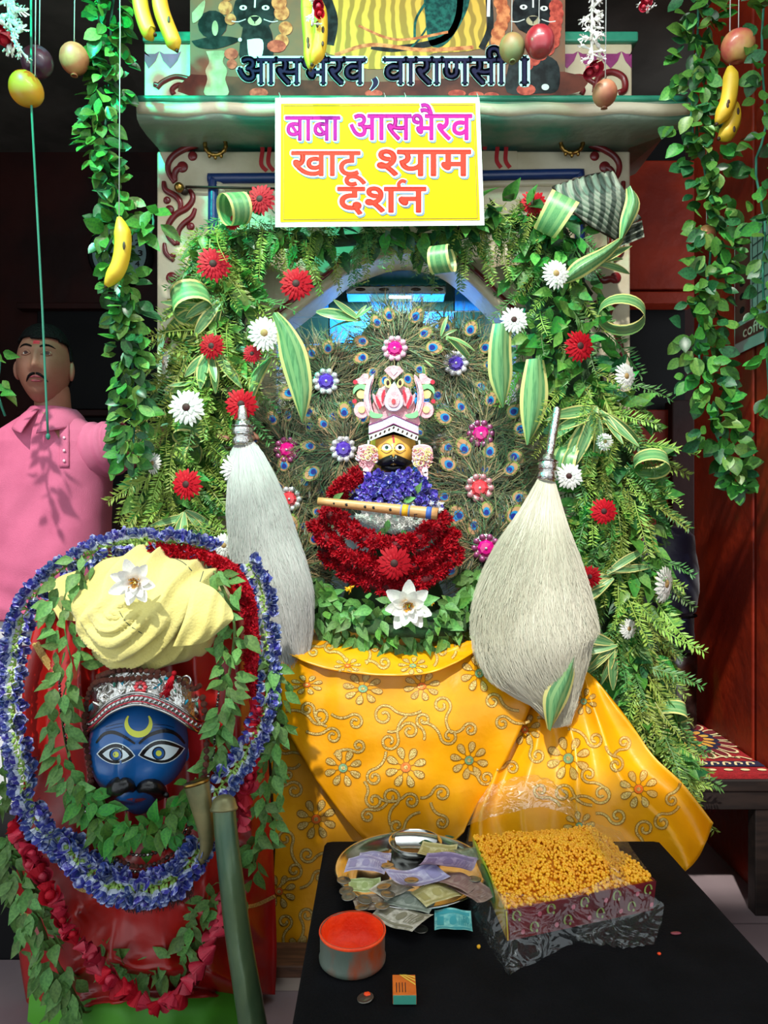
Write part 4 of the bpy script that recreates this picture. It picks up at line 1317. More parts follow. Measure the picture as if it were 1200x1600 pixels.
back_me = MB().lathe([(0.001, -.05), (.5, -.06), (.72, -.1), (.75, -.14)], 20).mesh('backing', mat('feather_shade', '#23261a', .8, c2='#33281c', ns=12), True)
def rosette(mg, mring):
    gm = MB(); gm.lathe([(.135, 0), (.15, .03), (.10, .075), (.03, .085), (.001, .085)], 8)
    rg = MB()
    for k in range(10):
        a = 2 * PI * k / 10
        rg.ell((math.cos(a) * .195, math.sin(a) * .195, .035), (.060, .060, .035), 8, 5)
    pl_ = MB(); pl_.lathe([(.235, 0), (.24, .018), (.16, .03), (.1, .03)], 16)
    ct = MB(); ct.ell((0, 0, .09), (.025, .025, .015), 8, 5)
    return gm.mesh('gem', mg, False), rg.mesh('bead_ring', mring, True), pl_.mesh('plate', M_silver, True), ct.mesh('centre_stone', M_bead, True)
ROS = {k: rosette(*v) for k, v in {'m': (M_gemr, M_beadp), 'v': (M_gemp, M_bead), 'c': (M_gemc, M_bead), 'M': (M_gemr, mat('mauve_bead', '#9a4a74', .3, .4)), 'C': (M_gemc, mat('rosy_bead', '#c8848c', .3, .3))}.items()}
fans = (
    (617, 547, 82, 'm', 11, 2.20, 'peacock feather fan with pink gem centre above the crown, topmost of the fans'),
    (510, 598, 84, 'v', 9, 2.235, 'peacock feather fan with violet gem at the upper left, beside the long hanging leaf'),
    (711, 570, 82, 'v', 10, 2.235, 'peacock feather fan with violet gem at the upper right of the crown'),
    (450, 704, 84, 'M', 10, 2.25, 'peacock feather fan with magenta gem beside the left whisk'),
    (537, 703, 84, 'v', 9, 2.23, 'peacock feather fan with violet gem just left of the golden face'),
    (690, 694, 66, 'c', 7, 2.24, 'peacock feather fan with coral gem just right of the golden face'),
    (750, 679, 88, 'M', 9, 2.22, 'peacock feather fan with magenta gem below the pale hanging leaf at right'),
    (748, 763, 92, 'C', 9, 2.21, 'peacock feather fan with coral gem above the right end of the red garlands'),
    (758, 856, 92, 'M', 9, 2.20, 'peacock feather fan with magenta gem partly covered by the right whisk'),
    (453, 780, 80, 'c', 9, 2.25, 'peacock feather fan with coral gem touching the left whisk, left end of the flute'),
    (455, 885, 88, None, 9, 2.24, 'peacock feather fan mostly behind the left whisk, only its right feathers showing'),
)
for i, (px, py, r, g, nf, Y, label) in enumerate(fans):
    s = r * Y / F
    c = W(px, py, Y)
    t = thing('peacock_feather_fan', label, 'feather fan', c, 'peacock feather fans round the golden face')
    fc = Vector((R.uniform(-.12, .12), -1, R.uniform(0, .2)))
    M0 = orient(c, (R.uniform(-.2, .2), 0, 1), fc, s)
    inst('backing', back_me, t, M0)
    inst('wisps', WISP[i % 2], t, M0 @ Matrix.Rotation(R.uniform(0, 6), 4, 'Z') @ Matrix.Translation((0, 0, .02)))['kind'] = 'stuff'
    inst('wisps', WISP[(i + 1) % 2], t, M0 @ Matrix.Rotation(R.uniform(0, 6), 4, 'Z') @ Matrix.Translation((0, 0, .07)))['kind'] = 'stuff'
    a0 = R.uniform(0, 2)
    for k in range(nf):
        f, e = R.choice(FEA)
        Mk = M0 @ Matrix.Rotation(a0 + 2 * PI * k / nf + R.uniform(-.12, .12), 4, 'Z') @ Matrix.Translation((0, .06, .05 + .02 * (k % 3))) @ Matrix.Scale(R.uniform(.88, 1.12), 4)
        o = inst('feather', f, t, Mk)
        LOC[o.name] = LOC[t.name]
        q = bpy.data.objects.new('eye', e)
        COL.objects.link(q)
        q.parent = o
    if g:
        Mr = orient(c + Vector((0, -.10 * s, 0)), (0, 0, 1), fc, s)
        nm = ('gem', 'bead_ring', 'plate', 'centre_stone')
        o = inst('rosette', ROS[g][2], t, Mr)
        for k in (0, 1, 3):
            q = bpy.data.objects.new(nm[k], ROS[g][k])
            COL.objects.link(q)
            q.parent = o
# long wispy tips above the top fan
t = thing('feather_plume', 'fine upright feather tips under the niche lamp', 'feather', W(620, 520, 2.27))
mb = MB()
for i in range(60):
    x = R.gauss(620, 30)
    top = R.uniform(452, 486)
    mb.ribbon([W(lerp(617, x, .5), 530, 2.27), W(lerp(617, x, .9), 495, 2.265), W(x + (x - 617) * .45 + R.uniform(-8, 8), top + abs(x - 617) * .2, 2.25)], [.0012, .001, .0004], Vector((0, -1, 0)), i % 3)
o = mb.build('wisps', [M_barb, mat('feather_lilac', '#a890b8', .4), mat('feather_blue', '#7aa0b8', .4)], t, False)
o['kind'] = 'stuff'
# striped leaves tucked in among the fans
sl = thing('leaf_spray', 'small spray of striped leaves at the upper left of the feather fans', 'leaves', W(560, 510, 2.16))
fan(sl, 562, 500, 2.16, 165, 64, 3, 60)
fan(sl, 556, 498, 2.15, 40, 34, 2, 60)
sl = thing('leaf_spray', 'small spray of striped leaves over the violet gem at the upper right fan', 'leaves', W(700, 535, 2.14))
fan(sl, 696, 525, 2.14, -30, 50, 3, 50)
fan(sl, 690, 528, 2.15, 60, 36, 2, 50)
fan(sl, 664, 566, 2.14, -60, 24, 2, 60)

# ------------------------------------------------------------------ the golden-faced idol
YI = 2.12
idol = thing('golden_idol', 'small golden faced idol with black moustache and pink foam crown', 'idol', (0.03, 2.15, 0.80))
mb = MB()
c = W(614, 703, YI + .05)
s = YI / F
GB = [(0, -.15, .16, .22, .25), (.38, .12, .2, .14, -.05), (.45, -.25, .3, .25, .08), (0, -.35, .5, .1, .06)]
head(mb, c, 37 * s, 34 * s, 52 * s, .28, 0, GB, 48, 40)
gface = mb.build('face', M_gold, idol)
gf = painted(mb, YI)
def paint(name, m, parent, fn, calls, smooth=False):
    mb = MB()
    for k, cl in enumerate(calls):
        cl[0](mb, fn, *cl[1:-1], **cl[-1])
    return mb.build(name, m, parent, smooth)
for x in (604, 625):
    paint('eye', M_eyew, gface, gf, [(dec_band, [(x - 8, 700), (x - 5, 695.5), (x, 694), (x + 5, 695.5), (x + 8, 700)], [(x - 8, 700), (x - 5, 703), (x, 704), (x + 5, 703), (x + 8, 700)], dict(h=.0008))])
    paint('pupil', M_blackp, gface, gf, [(dec_disc, (x, 699), 3, dict(h=.0013))])
    paint('eyelid', mat('brown_eye_line', '#8a5420', .5), gface, gf, [(dec_stroke, [(x - 9, 701), (x - 5, 695), (x, 693), (x + 5, 695), (x + 9, 701)], .7, dict(h=.0011)), (dec_stroke, [(x - 9, 703), (x, 708), (x + 9, 703)], .6, dict(h=.0011))])
paint('forehead_mark', M_foilred, gface, gf, [(dec_stroke, [(613, 676), (614.5, 684), (615.5, 692)], 1.5, dict(h=.001))])
mb = MB()
for sgn in (-1, 1):
    P = smooth_path([(615, 716, 7), (615 + sgn * 10, 720, 7.5), (615 + sgn * 20, 723, 6), (615 + sgn * 28, 722, 2)], 5)
    mb.tube([gf(x, y, .002) for x, y, _ in P], [r * s for *_, r in P], 8)
mb.tube([gf(597, 728, .002), gf(614, 732, .003), gf(633, 728, .002)], 6 * s, 8)
mb.build('moustache', M_blackp, gface)
paint('lip', M_lip, gface, gf, [(dec_stroke, [(602, 737), (614, 739), (627, 737)], 2, dict(h=.002))])
for y in (716, 720, 726):
    MB().ell(gf(614.5, y, .016), (.0014, .001, .0016), 6, 4).build('bead', M_bead, gface)
# body under the flowers
mb = MB(); mb.lathe([(.17, 0), (.18, .05), (.15, .16), (.10, .26), (.045, .31), (.04, .37)], 24, Matrix.Translation((0.03, 2.2, .79)), sy=.55)
mb.build('body', mat('dark_idol_body', '#1f3a1c', .7, c2='#2c4a24', ns=20), idol)
# crown
crown = thing('foam_crown', 'pink foam crown with lotus front and red slits on the golden face', 'crown', W(615, 690, YI - .04))
YK = YI - .008
def mx(pts):
    return [(1231 - x, y) for x, y in pts]
cutout('back_panel', M_pink, [(577, 664), (580, 640), (590, 612), (603, 602), (615, 600), (628, 602), (641, 612), (651, 640), (654, 665), (615, 652)], YK + .012, .006, crown)
cutout('band', M_lil, [(576, 663), (596, 656), (615, 647), (635, 656), (654, 664), (654, 680), (635, 671), (615, 661), (596, 671), (576, 679)], YK, .008, crown, False)
for yo in (1, 15):
    mb = MB(); mb.tube([W(576, 663 + yo, YK - .01), W(596, 656 + yo, YK - .01), W(615, 647 + yo, YK - .01), W(635, 656 + yo, YK - .01), W(654, 664 + yo, YK - .01)], .0018, 6)
    mb.build('piping', M_purple, crown)
cutout('lace', M_white, [(576, 680), (596, 672), (615, 662), (635, 672), (654, 681), (652, 689), (642, 685), (630, 679), (615, 674), (601, 679), (589, 684), (578, 689)], YK - .004, .004, crown, False)
for k in range(11):
    x = 580 + 7 * k
    y = 683 - 17 * (1 - abs(x - 615) / 38)
    MB().ell(W(x, y + 2, YK - .0105), (.0026, .001, .005), 8, 5, M=Matrix.Rotation(.5, 3, 'Y')).build('lace_hole', M_gercen, crown)
for side in (0, 1):
    q = mx if side else (lambda p: p)
    cutout('horn', M_pink, q([(575, 650), (569, 632), (569, 613), (574, 596), (583, 585), (584, 592), (580, 605), (579, 622), (582, 640), (586, 650)]), YK, .008, crown)
    cutout('horn_trim', M_lil, q([(577, 646), (572, 630), (572, 613), (577, 598), (582, 590), (578, 604), (576, 620), (578, 636)]), YK - .008, .003, crown)
    for pts in ([(597, 636), (591, 622), (590, 612), (594, 606), (600, 614), (603, 630)], [(592, 640), (584, 626), (582, 615), (588, 620), (594, 630)]):
        cutout('petal', M_pink, q(pts), YK + .002, .008, crown)
    cutout('slit', M_foilred, q([(597, 630), (596, 618), (600, 609), (602, 612), (600, 622)]), YK - .007, .003, crown)
    cutout('slit', M_foilred, q([(594, 640), (588, 628), (587, 618), (590, 622), (596, 634)]), YK - .007, .003, crown)
    cutout('gem_setting', M_foamyel, q([(601, 592), (606, 592), (611, 599), (609, 606), (604, 605), (600, 599)]), YK - .004, .006, crown)
    MB().ell(W(*q([(606, 598)])[0], YK - .012), (.005, .003, .008), 8, 6).build('gem', M_gercen, crown)
    cutout('scroll_trim', M_foamgreen, q([(579, 640), (585, 645), (598, 648), (594, 653), (582, 653), (577, 648)]), YK - .004, .005, crown)
    cutout('disc', M_pink, circ(*q([(565, 641)])[0], 12, 13), YK + .004, .006, crown)
    cutout('disc_trim', M_foamyel, circ(*q([(565, 640)])[0], 5.5), YK - .003, .003, crown)
    cutout('comma', M_foamgreen, q([(572, 602), (562, 600), (553, 606), (552, 616), (557, 610), (564, 607), (572, 610)]), YK + .004, .006, crown)
    cutout('comma_fill', M_foamyel, q([(572, 611), (563, 609), (557, 614), (560, 622), (570, 622)]), YK + .006, .005, crown)
    cutout('plume', M_pink, q([(574, 600), (560, 600), (555, 594), (562, 590), (568, 584), (576, 586)]), YK + .006, .006, crown)
    for p in ((555, 597), (554, 627)):
        cutout('red_dot', M_foilred, circ(*q([p])[0], 3.6), YK + .002, .006, crown)
    mb = MB(); mb.tube([W(*q([(576, 688)])[0], YK - .006), W(*q([(575, 702)])[0], YK - .004)], .003, 6)
    mb.build('tie', M_white, crown)
cutout('lotus_bud', M_lil, [(616, 596), (622, 606), (629, 620), (630, 632), (623, 641), (615, 643), (607, 641), (601, 632), (602, 620), (609, 606)], YK - .006, .008, crown)
cutout('lotus_bud_inner', M_pink, [(616, 602), (621, 612), (625, 624), (622, 634), (615, 637), (608, 634), (606, 624), (611, 612)], YK - .014, .003, crown)
cutout('red_stone', M_gemc, circ(615, 627, 3.2, 4.2), YK - .017, .003, crown)
cutout('top_fan', M_pink, [(600, 579), (606, 573), (615, 571), (625, 573), (631, 580), (622, 588), (615, 594), (608, 588)], YK - .002, .006, crown, False)
cutout('top_fan_trim', M_lil, [(610, 580), (615, 577), (621, 581), (615, 587)], YK - .008, .002, crown, False)
# foam ear ornaments: curled pieces packed in a drop shape
for side, label in ((0, 'pink beaded foam ear ornament left of the golden face'), (1, 'pink beaded foam ear ornament right of the golden face')):
    cx = 574 if not side else 660
    t = thing('ear_ornament', label, 'ornament', W(cx, 745, YI - .04), 'foam ear ornaments')
    cutout('base_panel', M_pink, [(cx - 14, 697), (cx, 694), (cx + 14, 699), (cx + 16, 716), (cx + 8, 732), (cx, 745), (cx - 8, 732), (cx - 16, 716)], YI - .02, .006, t)
    for k in range(30):
        a = R.uniform(0, 6.28); rr = math.sqrt(R.random())
        x, y = cx + 15 * rr * math.cos(a), 714 + 18 * rr * math.sin(a)
        rad = R.uniform(2.6, 4.4)
        p = W(x, y, YI - .032 - .008 * (1 - rr))
        mb = MB(); mb.tube([p + Vector((rad * s * math.cos(q / 8 * 5.2 + a), -.002 * (q % 2), rad * s * math.sin(q / 8 * 5.2 + a))) for q in range(9)], .0017, 5)
        mb.build('curl', R.choice([M_pink, M_pinkl, M_foamyel, M_lil]), t)
        if k % 2:
            MB().ell(p, (.0016, .0016, .0016), 6, 4).build('red_bead', M_foilred, t)
    for k, y in enumerate((735, 741, 747)):
        cutout('drop', M_pinkl, circ(cx - (2 if not side else -4) + (1 - 2 * side) * -k * 1.2, y, 5 - k), YI - .028, .006, t)

# blossoms
def blossom_mesh(m1, m2, m3, seed=0):
    rr = random.Random(seed)
    mb = MB()
    mb.tube([(0, 0, 0), (0, .2, 0), (0, .36, 0)], [.06, .13, .12], 6, mi=2)
    for k in range(4):
        a = k * PI / 2 + rr.uniform(-.5, .5)
        d = Vector((math.cos(a), 0, math.sin(a)))
        q = Vector((-math.sin(a), 0, math.cos(a)))
        o = rr.uniform(.16, .34)
        def g(u, v):
            x = (u - .5) * .62 * math.sin(PI * (0.16 + .72 * v))
            return Vector((0, .3, 0)) + Vector((0, 1, 0)) * v * rr.uniform(.69, .71) + d * (o * v + .12 - .3 * x * x) + q * x
        mb.grid(g, 2, 3, lambda i, j: 1 if j == 0 else 0)
    return mb.mesh('blossom', [m1, m2, m3], True)
VIO = [blossom_mesh(M_violet, M_peaw, M_violet, k) for k in range(3)]
PEA = [blossom_mesh(M_pea, M_peaw, M_calyx, k) for k in range(3)]
def pom_mesh(m, seed, n=34):
    rr = random.Random(seed)
    mb = MB()
    mb.ell((0, 0, 0), (.4, .4, .4), 8, 5)
    for i in range(n):
        z = rr.uniform(-.75, 1); a = rr.uniform(0, 6.28); r = math.sqrt(max(0, 1 - z * z))
        d = Vector((r * math.cos(a), r * math.sin(a), z))
        q = d.cross(rv() + Vector((0, 0, .1))).normalized()
        l = rr.uniform(.8, 1.1)
        nn = d.cross(q)
        mb.add([d * .25, d * .6 * l + q * .16 + nn * .06, d * l, d * .6 * l - q * .16 + nn * .06], [[0, 1, 2, 3]])
    return mb.mesh('flower', m, False)
POM = [pom_mesh(M_red, 1), pom_mesh(M_redd, 2), pom_mesh(M_red, 3)]
POMW = [pom_mesh(M_white, 5, 24)]
vg = thing('violet_garland', 'violet flower garland spread over the chest of the golden idol', 'garland', W(615, 790, YI - .04))
for k in range(190):
    v = R.random()
    hw = lerp(34, 78, v ** .8)
    x = 616 + hw * R.uniform(-1, 1)
    y = lerp(738, 786, v) + 6 * ((x - 616) / 70) ** 2
    Y = YI - .05 - .05 * v + .05 * ((x - 616) / 80) ** 2
    me = R.choice(VIO)
    inst('blossom', me, vg, orient(W(x, y, Y), Vector((R.uniform(-1, 1), -.7, R.uniform(-1, .8))), rv(), R.uniform(.018, .026)))
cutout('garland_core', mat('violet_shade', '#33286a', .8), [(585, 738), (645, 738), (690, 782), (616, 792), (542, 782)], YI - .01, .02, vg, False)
wg = thing('white_garland', 'white flower garland behind the flute with two small leaves', 'garland', W(615, 830, YI - .05))
for k in range(150):
    if k < 40:
        x, y = R.uniform(575, 695), R.uniform(786, 798)
    else:
        x = R.uniform(560, 668); y = R.uniform(806, 812 + 18 * (1 - abs(x - 615) / 56))
    inst('flower', POMW[0], wg, orient(W(x, y, YI - .075), rv(), Vector((0, -1, 0)) + rv(.3), R.uniform(.011, .015)))
cutout('garland_core', M_white, [(560, 785), (695, 785), (680, 805), (660, 820), (615, 836), (570, 818)], YI - .05, .012, wg, False)
for x, y, a in ((607, 812, -100), (605, 826, -150), (628, 828, -60), (648, 772, 60), (630, 784, 20), (520, 783, 40)):
    d = Vector((math.cos(math.radians(a)), -.3, math.sin(math.radians(a))))
    inst('leaf', L_tulsi[0], wg, orient(W(x, y, YI - .09), d, CAMV, .04))
def pom_garland(label, pts, n, r, Y0, name='red_garland', sets=POM, coil=True):
    path = wpath([(x, y, Y0 + dy, r) for x, y, dy in pts], 8)
    t = thing(name, label, 'garland', along(path, .5)[0][:3], 'red flower garlands on the golden idol')
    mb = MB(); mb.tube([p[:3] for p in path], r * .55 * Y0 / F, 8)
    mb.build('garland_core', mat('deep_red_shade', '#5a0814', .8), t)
    for k in range(n):
        p, tan = along(path, (k + R.random()) / n)
        a = R.uniform(-.4, PI + .4)
        perp = Vector((tan.z, 0, -tan.x)).normalized()
        o = (perp * math.cos(a) + Vector((0, -1, 0)) * math.sin(a))
        inst('flower', R.choice(sets), t, orient(Vector(p[:3]) + o * r * .5 * Y0 / F, rv(), o + rv(.3), R.uniform(.55, .75) * r * Y0 / F))
    return t
pom_garland('innermost of the three red flower garlands, just below the flute', [(505, 800, .05), (530, 812, .01), (565, 838, -.03), (605, 853, -.05), (645, 846, -.04), (680, 822, 0), (697, 806, .05)], 130, 17, YI - .08)
pom_garland('middle of the three red flower garlands, with the red gerbera at its centre', [(492, 815, .06), (510, 840, .02), (550, 868, -.02), (600, 890, -.05), (650, 882, -.04), (690, 858, 0), (708, 830, .05)], 140, 17, YI - .07)
pom_garland('lowest of the three red flower garlands, just above the lotus', [(505, 855, .06), (530, 885, .02), (575, 910, -.02), (620, 918, -.05), (660, 907, -.04), (700, 880, 0), (718, 858, .05)], 130, 16, YI - .06)
pom_garland('short red flower strand on the left shoulder of the golden idol', [(524, 776, .02), (536, 760, 0), (550, 746, 0), (562, 742, .02)], 45, 17, YI - .05)
flower(G_red, 616, 880, 26, YI - .16, 'red gerbera with dark centre lying in the middle of the red garlands', (0, -1, .4))
# flute
fl = thing('flute', 'bamboo flute with blue and yellow bands held across the flowers', 'flute', W(600, 800, YI - .14))
YFl = YI - .14
def fp(t):
    return W(lerp(497, 684, t), lerp(783, 803, t), lerp(YFl + .03, YFl - .02, t))
mb = MB(); P = [fp(k / 12) for k in range(13)]
mb.tube(P, [lerp(6.2, 9.6, k / 12) * YFl / F for k in range(13)], 16)
mb.build('body', M_bamboo, fl)
def band(t0, t1, m, nm='band'):
    mb = MB(); mb.tube([fp(t0), fp(t1)], [lerp(6.4, 9.8, t) * YFl / F * 1.03 for t in (t0, t1)], 16, cap=True)
    mb.build(nm, m, fl)
band(.705, .755, mat('yellow_thread', '#e8a81a', .6)); band(.69, .705, mat('lilac_thread', '#8a86b0', .6)); band(.755, .77, mat('slate_thread', '#6a7898', .6))
band(.905, .95, mat('blue_thread', '#3c5cae', .6))
ax = (fp(1) - fp(0)).normalized()
mb = MB(); mb.tube([fp(1), fp(1) + ax * .0006], 6.5 * YFl / F, 16); mb.build('bore', M_gercen, fl)
for t_, d in ((.135, 1.8), (.24, 2.6), (.395, 2.6), (.465, 2.6), (.605, 2.6)):
    r = lerp(6.2, 9.6, t_) * YFl / F
    mb = MB(); mb.ell(fp(t_) + Vector((0, -r * .97, -r * .12)), (d * YFl / F, .0012, d * YFl / F), 10, 5)
    mb.build('hole', M_blackp, fl)
mb = MB(); letters(mb, lambda u, v, h: W(u, v, YFl - .02 - 9.4 * YFl / F - h), 'E', 647, 652, 804, 812, .02, .001)
mb.build('lettering', M_gercen, fl, False)
# lotuses
def lotus(label, px, py, r, Y, facing, np_=(7, 8, 5), updir=(0, 0, 1)):
    c = W(px, py, Y)
    s = r * Y / F
    t = thing('lotus', label, 'flower', c, 'white lotus flowers')
    M0 = orient(c, updir, facing, s)
    me = MB()
    def g(u, v):
        w = .56 * math.sin(PI * (0.10 + .87 * v)) ** .75
        x = (u - .5) * w
        return Vector((x, v, .25 * v * v * 1.1 + abs(x) * .5 * (1 - .3 * v)))
    me.grid(g, 4, 6)
    me = me.mesh('petal', M_white, True)
    for ring_, n in enumerate(np_):
        for k in range(n):
            a = 2 * PI * (k + .5 * (ring_ % 2) + R.uniform(-.15, .15)) / n
            inst('petal', me, t, M0 @ Matrix.Rotation(a, 4, 'Z') @ Matrix.Translation((0, .08, .02 * ring_)) @ Matrix.Rotation((.12, .5, .9)[ring_] + R.uniform(-.1, .1), 4, 'X') @ Matrix.Scale((1, .85, .6)[ring_] * R.uniform(.9, 1.08), 4))
    mb = MB()
    for k in range(46):
        a = R.uniform(0, 6.28); rr = .26 * math.sqrt(R.random())
        d = Vector((math.cos(a) * rr, math.sin(a) * rr, 0))
        mb.tube([M0 @ (d * .6), M0 @ (d * 1.1 + Vector((0, 0, .3 + .1 * R.random())))], [.008 * s * 3, .008 * s * 2], 4)
    o = mb.build('stamens', M_stamen, t)
    o['kind'] = 'stuff'
lotus('white lotus lying on the green leaves below the red garlands', 638, 946, 38, 1.885, (0, -1, .6))
lg = thing('leaf_bed', 'bed of soft green leaves between the red garlands and the yellow cloth', 'leaves', W(618, 1020, 2.0))
PB = wpath([(492, 905, 2.12, 20), (500, 945, 2.06, 34), (545, 968, 2.0, 42), (600, 972, 1.97, 50), (660, 976, 1.97, 52), (715, 968, 2.02, 44), (742, 930, 2.08, 34), (750, 890, 2.12, 16)])
core(lg, PB, .8, .35)
foliage(lg, PB, 255, L_tulsi, .036, .062, down=.75, out=.5, depth=.05, rnd=.8, uni=True)
foliage(lg, PB, 40, L_light, .045, .07, down=.6, out=.5, depth=.05, rnd=.8, uni=True)
for x, y in ((546, 920), (676, 938)):
    inst('flower', pom_mesh(M_stamen, 4, 20), lg, orient(W(x, y, 2.0), (0, 0, 1), (0, -1, .3), .018))
# ------------------------------------------------------------------ yellow altar cloth
def resample(row, n):
    P = smooth_path(row, 12)
    return [along(P, i / n)[0] for i in range(n + 1)]
def sheet_rows(rows, nu, nv, fold=None, amp=0.01, seed=0):
    R2 = [resample(r, nu) for r in rows]
    cols = [smooth_path([r[i] for r in R2], max(1, -(-nv // (len(rows) - 1)))) for i in range(nu + 1)]
    m = len(cols[0]) - 1
    pts = [[None] * (m + 1) for _ in range(nu + 1)]
    for i in range(nu + 1):
        for j in range(m + 1):
            px, py, Y = cols[i][j]
            if fold:
                Y -= amp * fold(i / nu, j / m, px, py)
            Y -= 0.004 * noise.noise((px * .02, py * .02, seed))
            pts[i][j] = W(px, py, Y)
    mb = MB()
    mb.grid(lambda u, v: pts[round(u * nu)][round(v * m)], nu, m)
    return mb
cl = thing('altar_cloth', 'yellow satin cloth with gold embroidery draped over the altar to the floor', 'cloth', W(640, 1550, 1.9))
def ridge(x):
    return 1 - abs(2 * (x - math.floor(x)) - 1)
def rfold(k, ph, wob=.3):
    return lambda u, v, px, py: (ridge(u * k + ph + wob * noise.noise((u * 3, v * 2.5, k)) + .2 * v) ** 1.5) * (.35 + .65 * v)
surf = {}
def drape(name, rows, nu, nv, fold, amp, seed):
    mb = sheet_rows(rows, nu, nv, fold, amp, seed)
    surf[name] = (mb.build(name, M_satin, cl), mb)
    so = surf[name][0].modifiers.new('solidify', 'SOLIDIFY'); so.thickness = 0.003; so.offset = 1
drape('top_drape', [[(470, 980, 2.12), (540, 984, 2.12), (620, 986, 2.12), (700, 984, 2.12), (768, 980, 2.12)], [(455, 1002, 2.0), (540, 1010, 1.96), (620, 1014, 1.95), (700, 1006, 1.97), (762, 992, 2.05)], [(440, 1016, 1.93), (500, 1042, 1.885), (580, 1054, 1.86), (660, 1053, 1.86), (710, 1036, 1.88), (754, 1010, 1.95)]], 60, 16, lambda u, v, px, py: noise.noise((px * .035, py * .05, 3)) * v, .012, 1)
drape('centre_drape', [[(436, 1024, 1.93), (540, 1040, 1.90), (640, 1044, 1.895), (750, 1000, 1.96), (850, 1060, 1.95)], [(440, 1120, 1.91), (540, 1110, 1.875), (640, 1110, 1.87), (740, 1110, 1.875), (826, 1112, 1.90)], [(482, 1200, 1.89), (560, 1198, 1.865), (640, 1198, 1.855), (720, 1198, 1.865), (792, 1185, 1.89)], [(532, 1270, 1.875), (585, 1276, 1.855), (640, 1282, 1.845), (690, 1278, 1.85), (748, 1255, 1.875)], [(572, 1316, 1.86), (610, 1330, 1.845), (650, 1336, 1.84), (690, 1330, 1.845), (724, 1300, 1.86)]], 60, 40, lambda u, v, px, py: .8 * noise.noise((px * .014, py * .012, 5)) + .5 * noise.noise((px * .03, py * .012, 7)) + .5 * ridge(u * 2.2 + .3 * v + .4 * noise.noise((u * 3, v * 3, 1))) ** 2 * v, .018, 2)
drape('left_drape', [[(415, 1005, 2.0), (440, 1030, 1.98), (480, 1045, 1.96), (620, 1070, 1.96)], [(410, 1200, 1.97), (470, 1200, 1.945), (530, 1210, 1.945), (640, 1240, 1.95)], [(415, 1380, 1.93), (470, 1380, 1.90), (530, 1390, 1.90), (640, 1400, 1.92)], [(420, 1552, 1.88), (455, 1558, 1.84), (490, 1558, 1.85), (620, 1556, 1.88)]], 50, 36, rfold(3, .2), .02, 3)
drape('right_drape', [[(800, 1050, 1.97), (860, 1060, 1.95), (905, 1045, 1.95), (930, 1060, 1.98)], [(775, 1180, 1.93), (850, 1150, 1.91), (920, 1120, 1.90), (975, 1115, 1.93)], [(735, 1290, 1.86), (840, 1250, 1.84), (940, 1205, 1.83), (1020, 1180, 1.88)], [(740, 1370, 1.80), (870, 1330, 1.78), (975, 1280, 1.77), (1066, 1225, 1.82)], [(800, 1440, 1.75), (930, 1410, 1.72), (1072, 1360, 1.72), (1113, 1286, 1.77)]], 64, 44, rfold(4.2, .1, .5), .055, 4)
def emb_flower(px, py, r, parent, fn, mc, sq=1.0, rot=0.0, skip=()):
    mb = MB()
    for k in range(8):
        if k in skip:
            continue
        a = rot + k * PI / 4
        c, s = math.cos(a), math.sin(a)
        for grow, mi, h in ((1.35, 1, .0014), (1.0, 0, .0026)):
            pts = []
            for i in range(10):
                b = 2 * PI * i / 10
                x = .68 + .27 * math.cos(b) * (1 if grow == 1 else 1.12)
                y = .125 * math.sin(b) * grow * (1.15 + .35 * math.cos(b))
                pts.append((px + r * (x * c - y * s), py + r * (x * s + y * c) * sq))
            dec_poly(mb, fn, pts, h, mi)
        dec_stroke(mb, fn, [(px + r * .25 * c, py + r * .25 * s * sq), (px + r * .42 * c, py + r * .42 * s * sq)], .8, .0014, 1, 1)
    dec_disc(mb, fn, (px, py), r * .25, 14, .0016, 1, r * .25 * sq)
    dec_disc(mb, fn, (px, py), r * .22, 14, .0030, 2, r * .22 * sq)
    dec_disc(mb, fn, (px, py), r * .1, 10, .0040, 0, r * .1 * sq)
    mb.build('embroidered_flower', [M_zari, M_zarid, mc], parent, False)
def emb_scroll(px, py, r, a0, dr, tail, parent, fn):
    mb = MB()
    pts = []
    for k in range(26):
        t = k / 25
        a = a0 + dr * t * 2 * PI * 1.25
        q = lerp(r, r * .22, t)
        pts.append((px + q * math.cos(a), py + q * math.sin(a)))
    x0, y0 = pts[0]
    ta = a0 - dr * PI / 2
    T_ = []
    for k in range(12):
        t = 1 - k / 12
        T_.append((x0 + tail * t * math.cos(ta + dr * .7 * t) , y0 + tail * t * math.sin(ta + dr * .7 * t)))
    P = T_ + pts
    dec_stroke(mb, fn, P, 2.5, .0012, 1, dense=True)
    dec_stroke(mb, fn, P, 1.6, .0022, 0, dense=True)
    mb.build('embroidered_scroll', [M_zari, M_zarid], parent, False)
fns = {k: painted(v[1], 1.88) for k, v in surf.items()}
FL = [('centre_drape', 479, 1070, 27, 1, .6), ('centre_drape', 567, 1076, 33, 0, .8), ('centre_drape', 659, 1072, 30, 1, .8), ('centre_drape', 749, 1052, 31, 0, 1), ('centre_drape', 536, 1200, 31, 0, 1), ('centre_drape', 634, 1199, 34, 1, 1), ('centre_drape', 733, 1188, 31, 0, 1), ('left_drape', 494, 1280, 33, 1, 1), ('left_drape', 436, 1393, 28, 1, 1), ('right_drape', 888, 1185, 36, 0, 1), ('right_drape', 998, 1233, 32, 1, 1), ('right_drape', 912, 1096, 22, 0, 1), ('top_drape', 543, 1040, 22, 1, .6), ('top_drape', 645, 1040, 24, 0, .6), ('right_drape', 820, 1140, 26, 1, 1), ('right_drape', 905, 1290, 26, 0, .9), ('left_drape', 470, 1490, 30, 0, 1)]
for nm, x, y, r, o, sq in FL:
    emb_flower(x, y, r, surf[nm][0], fns[nm], M_zorange if o else M_zgreen, sq, R.uniform(0, .7))
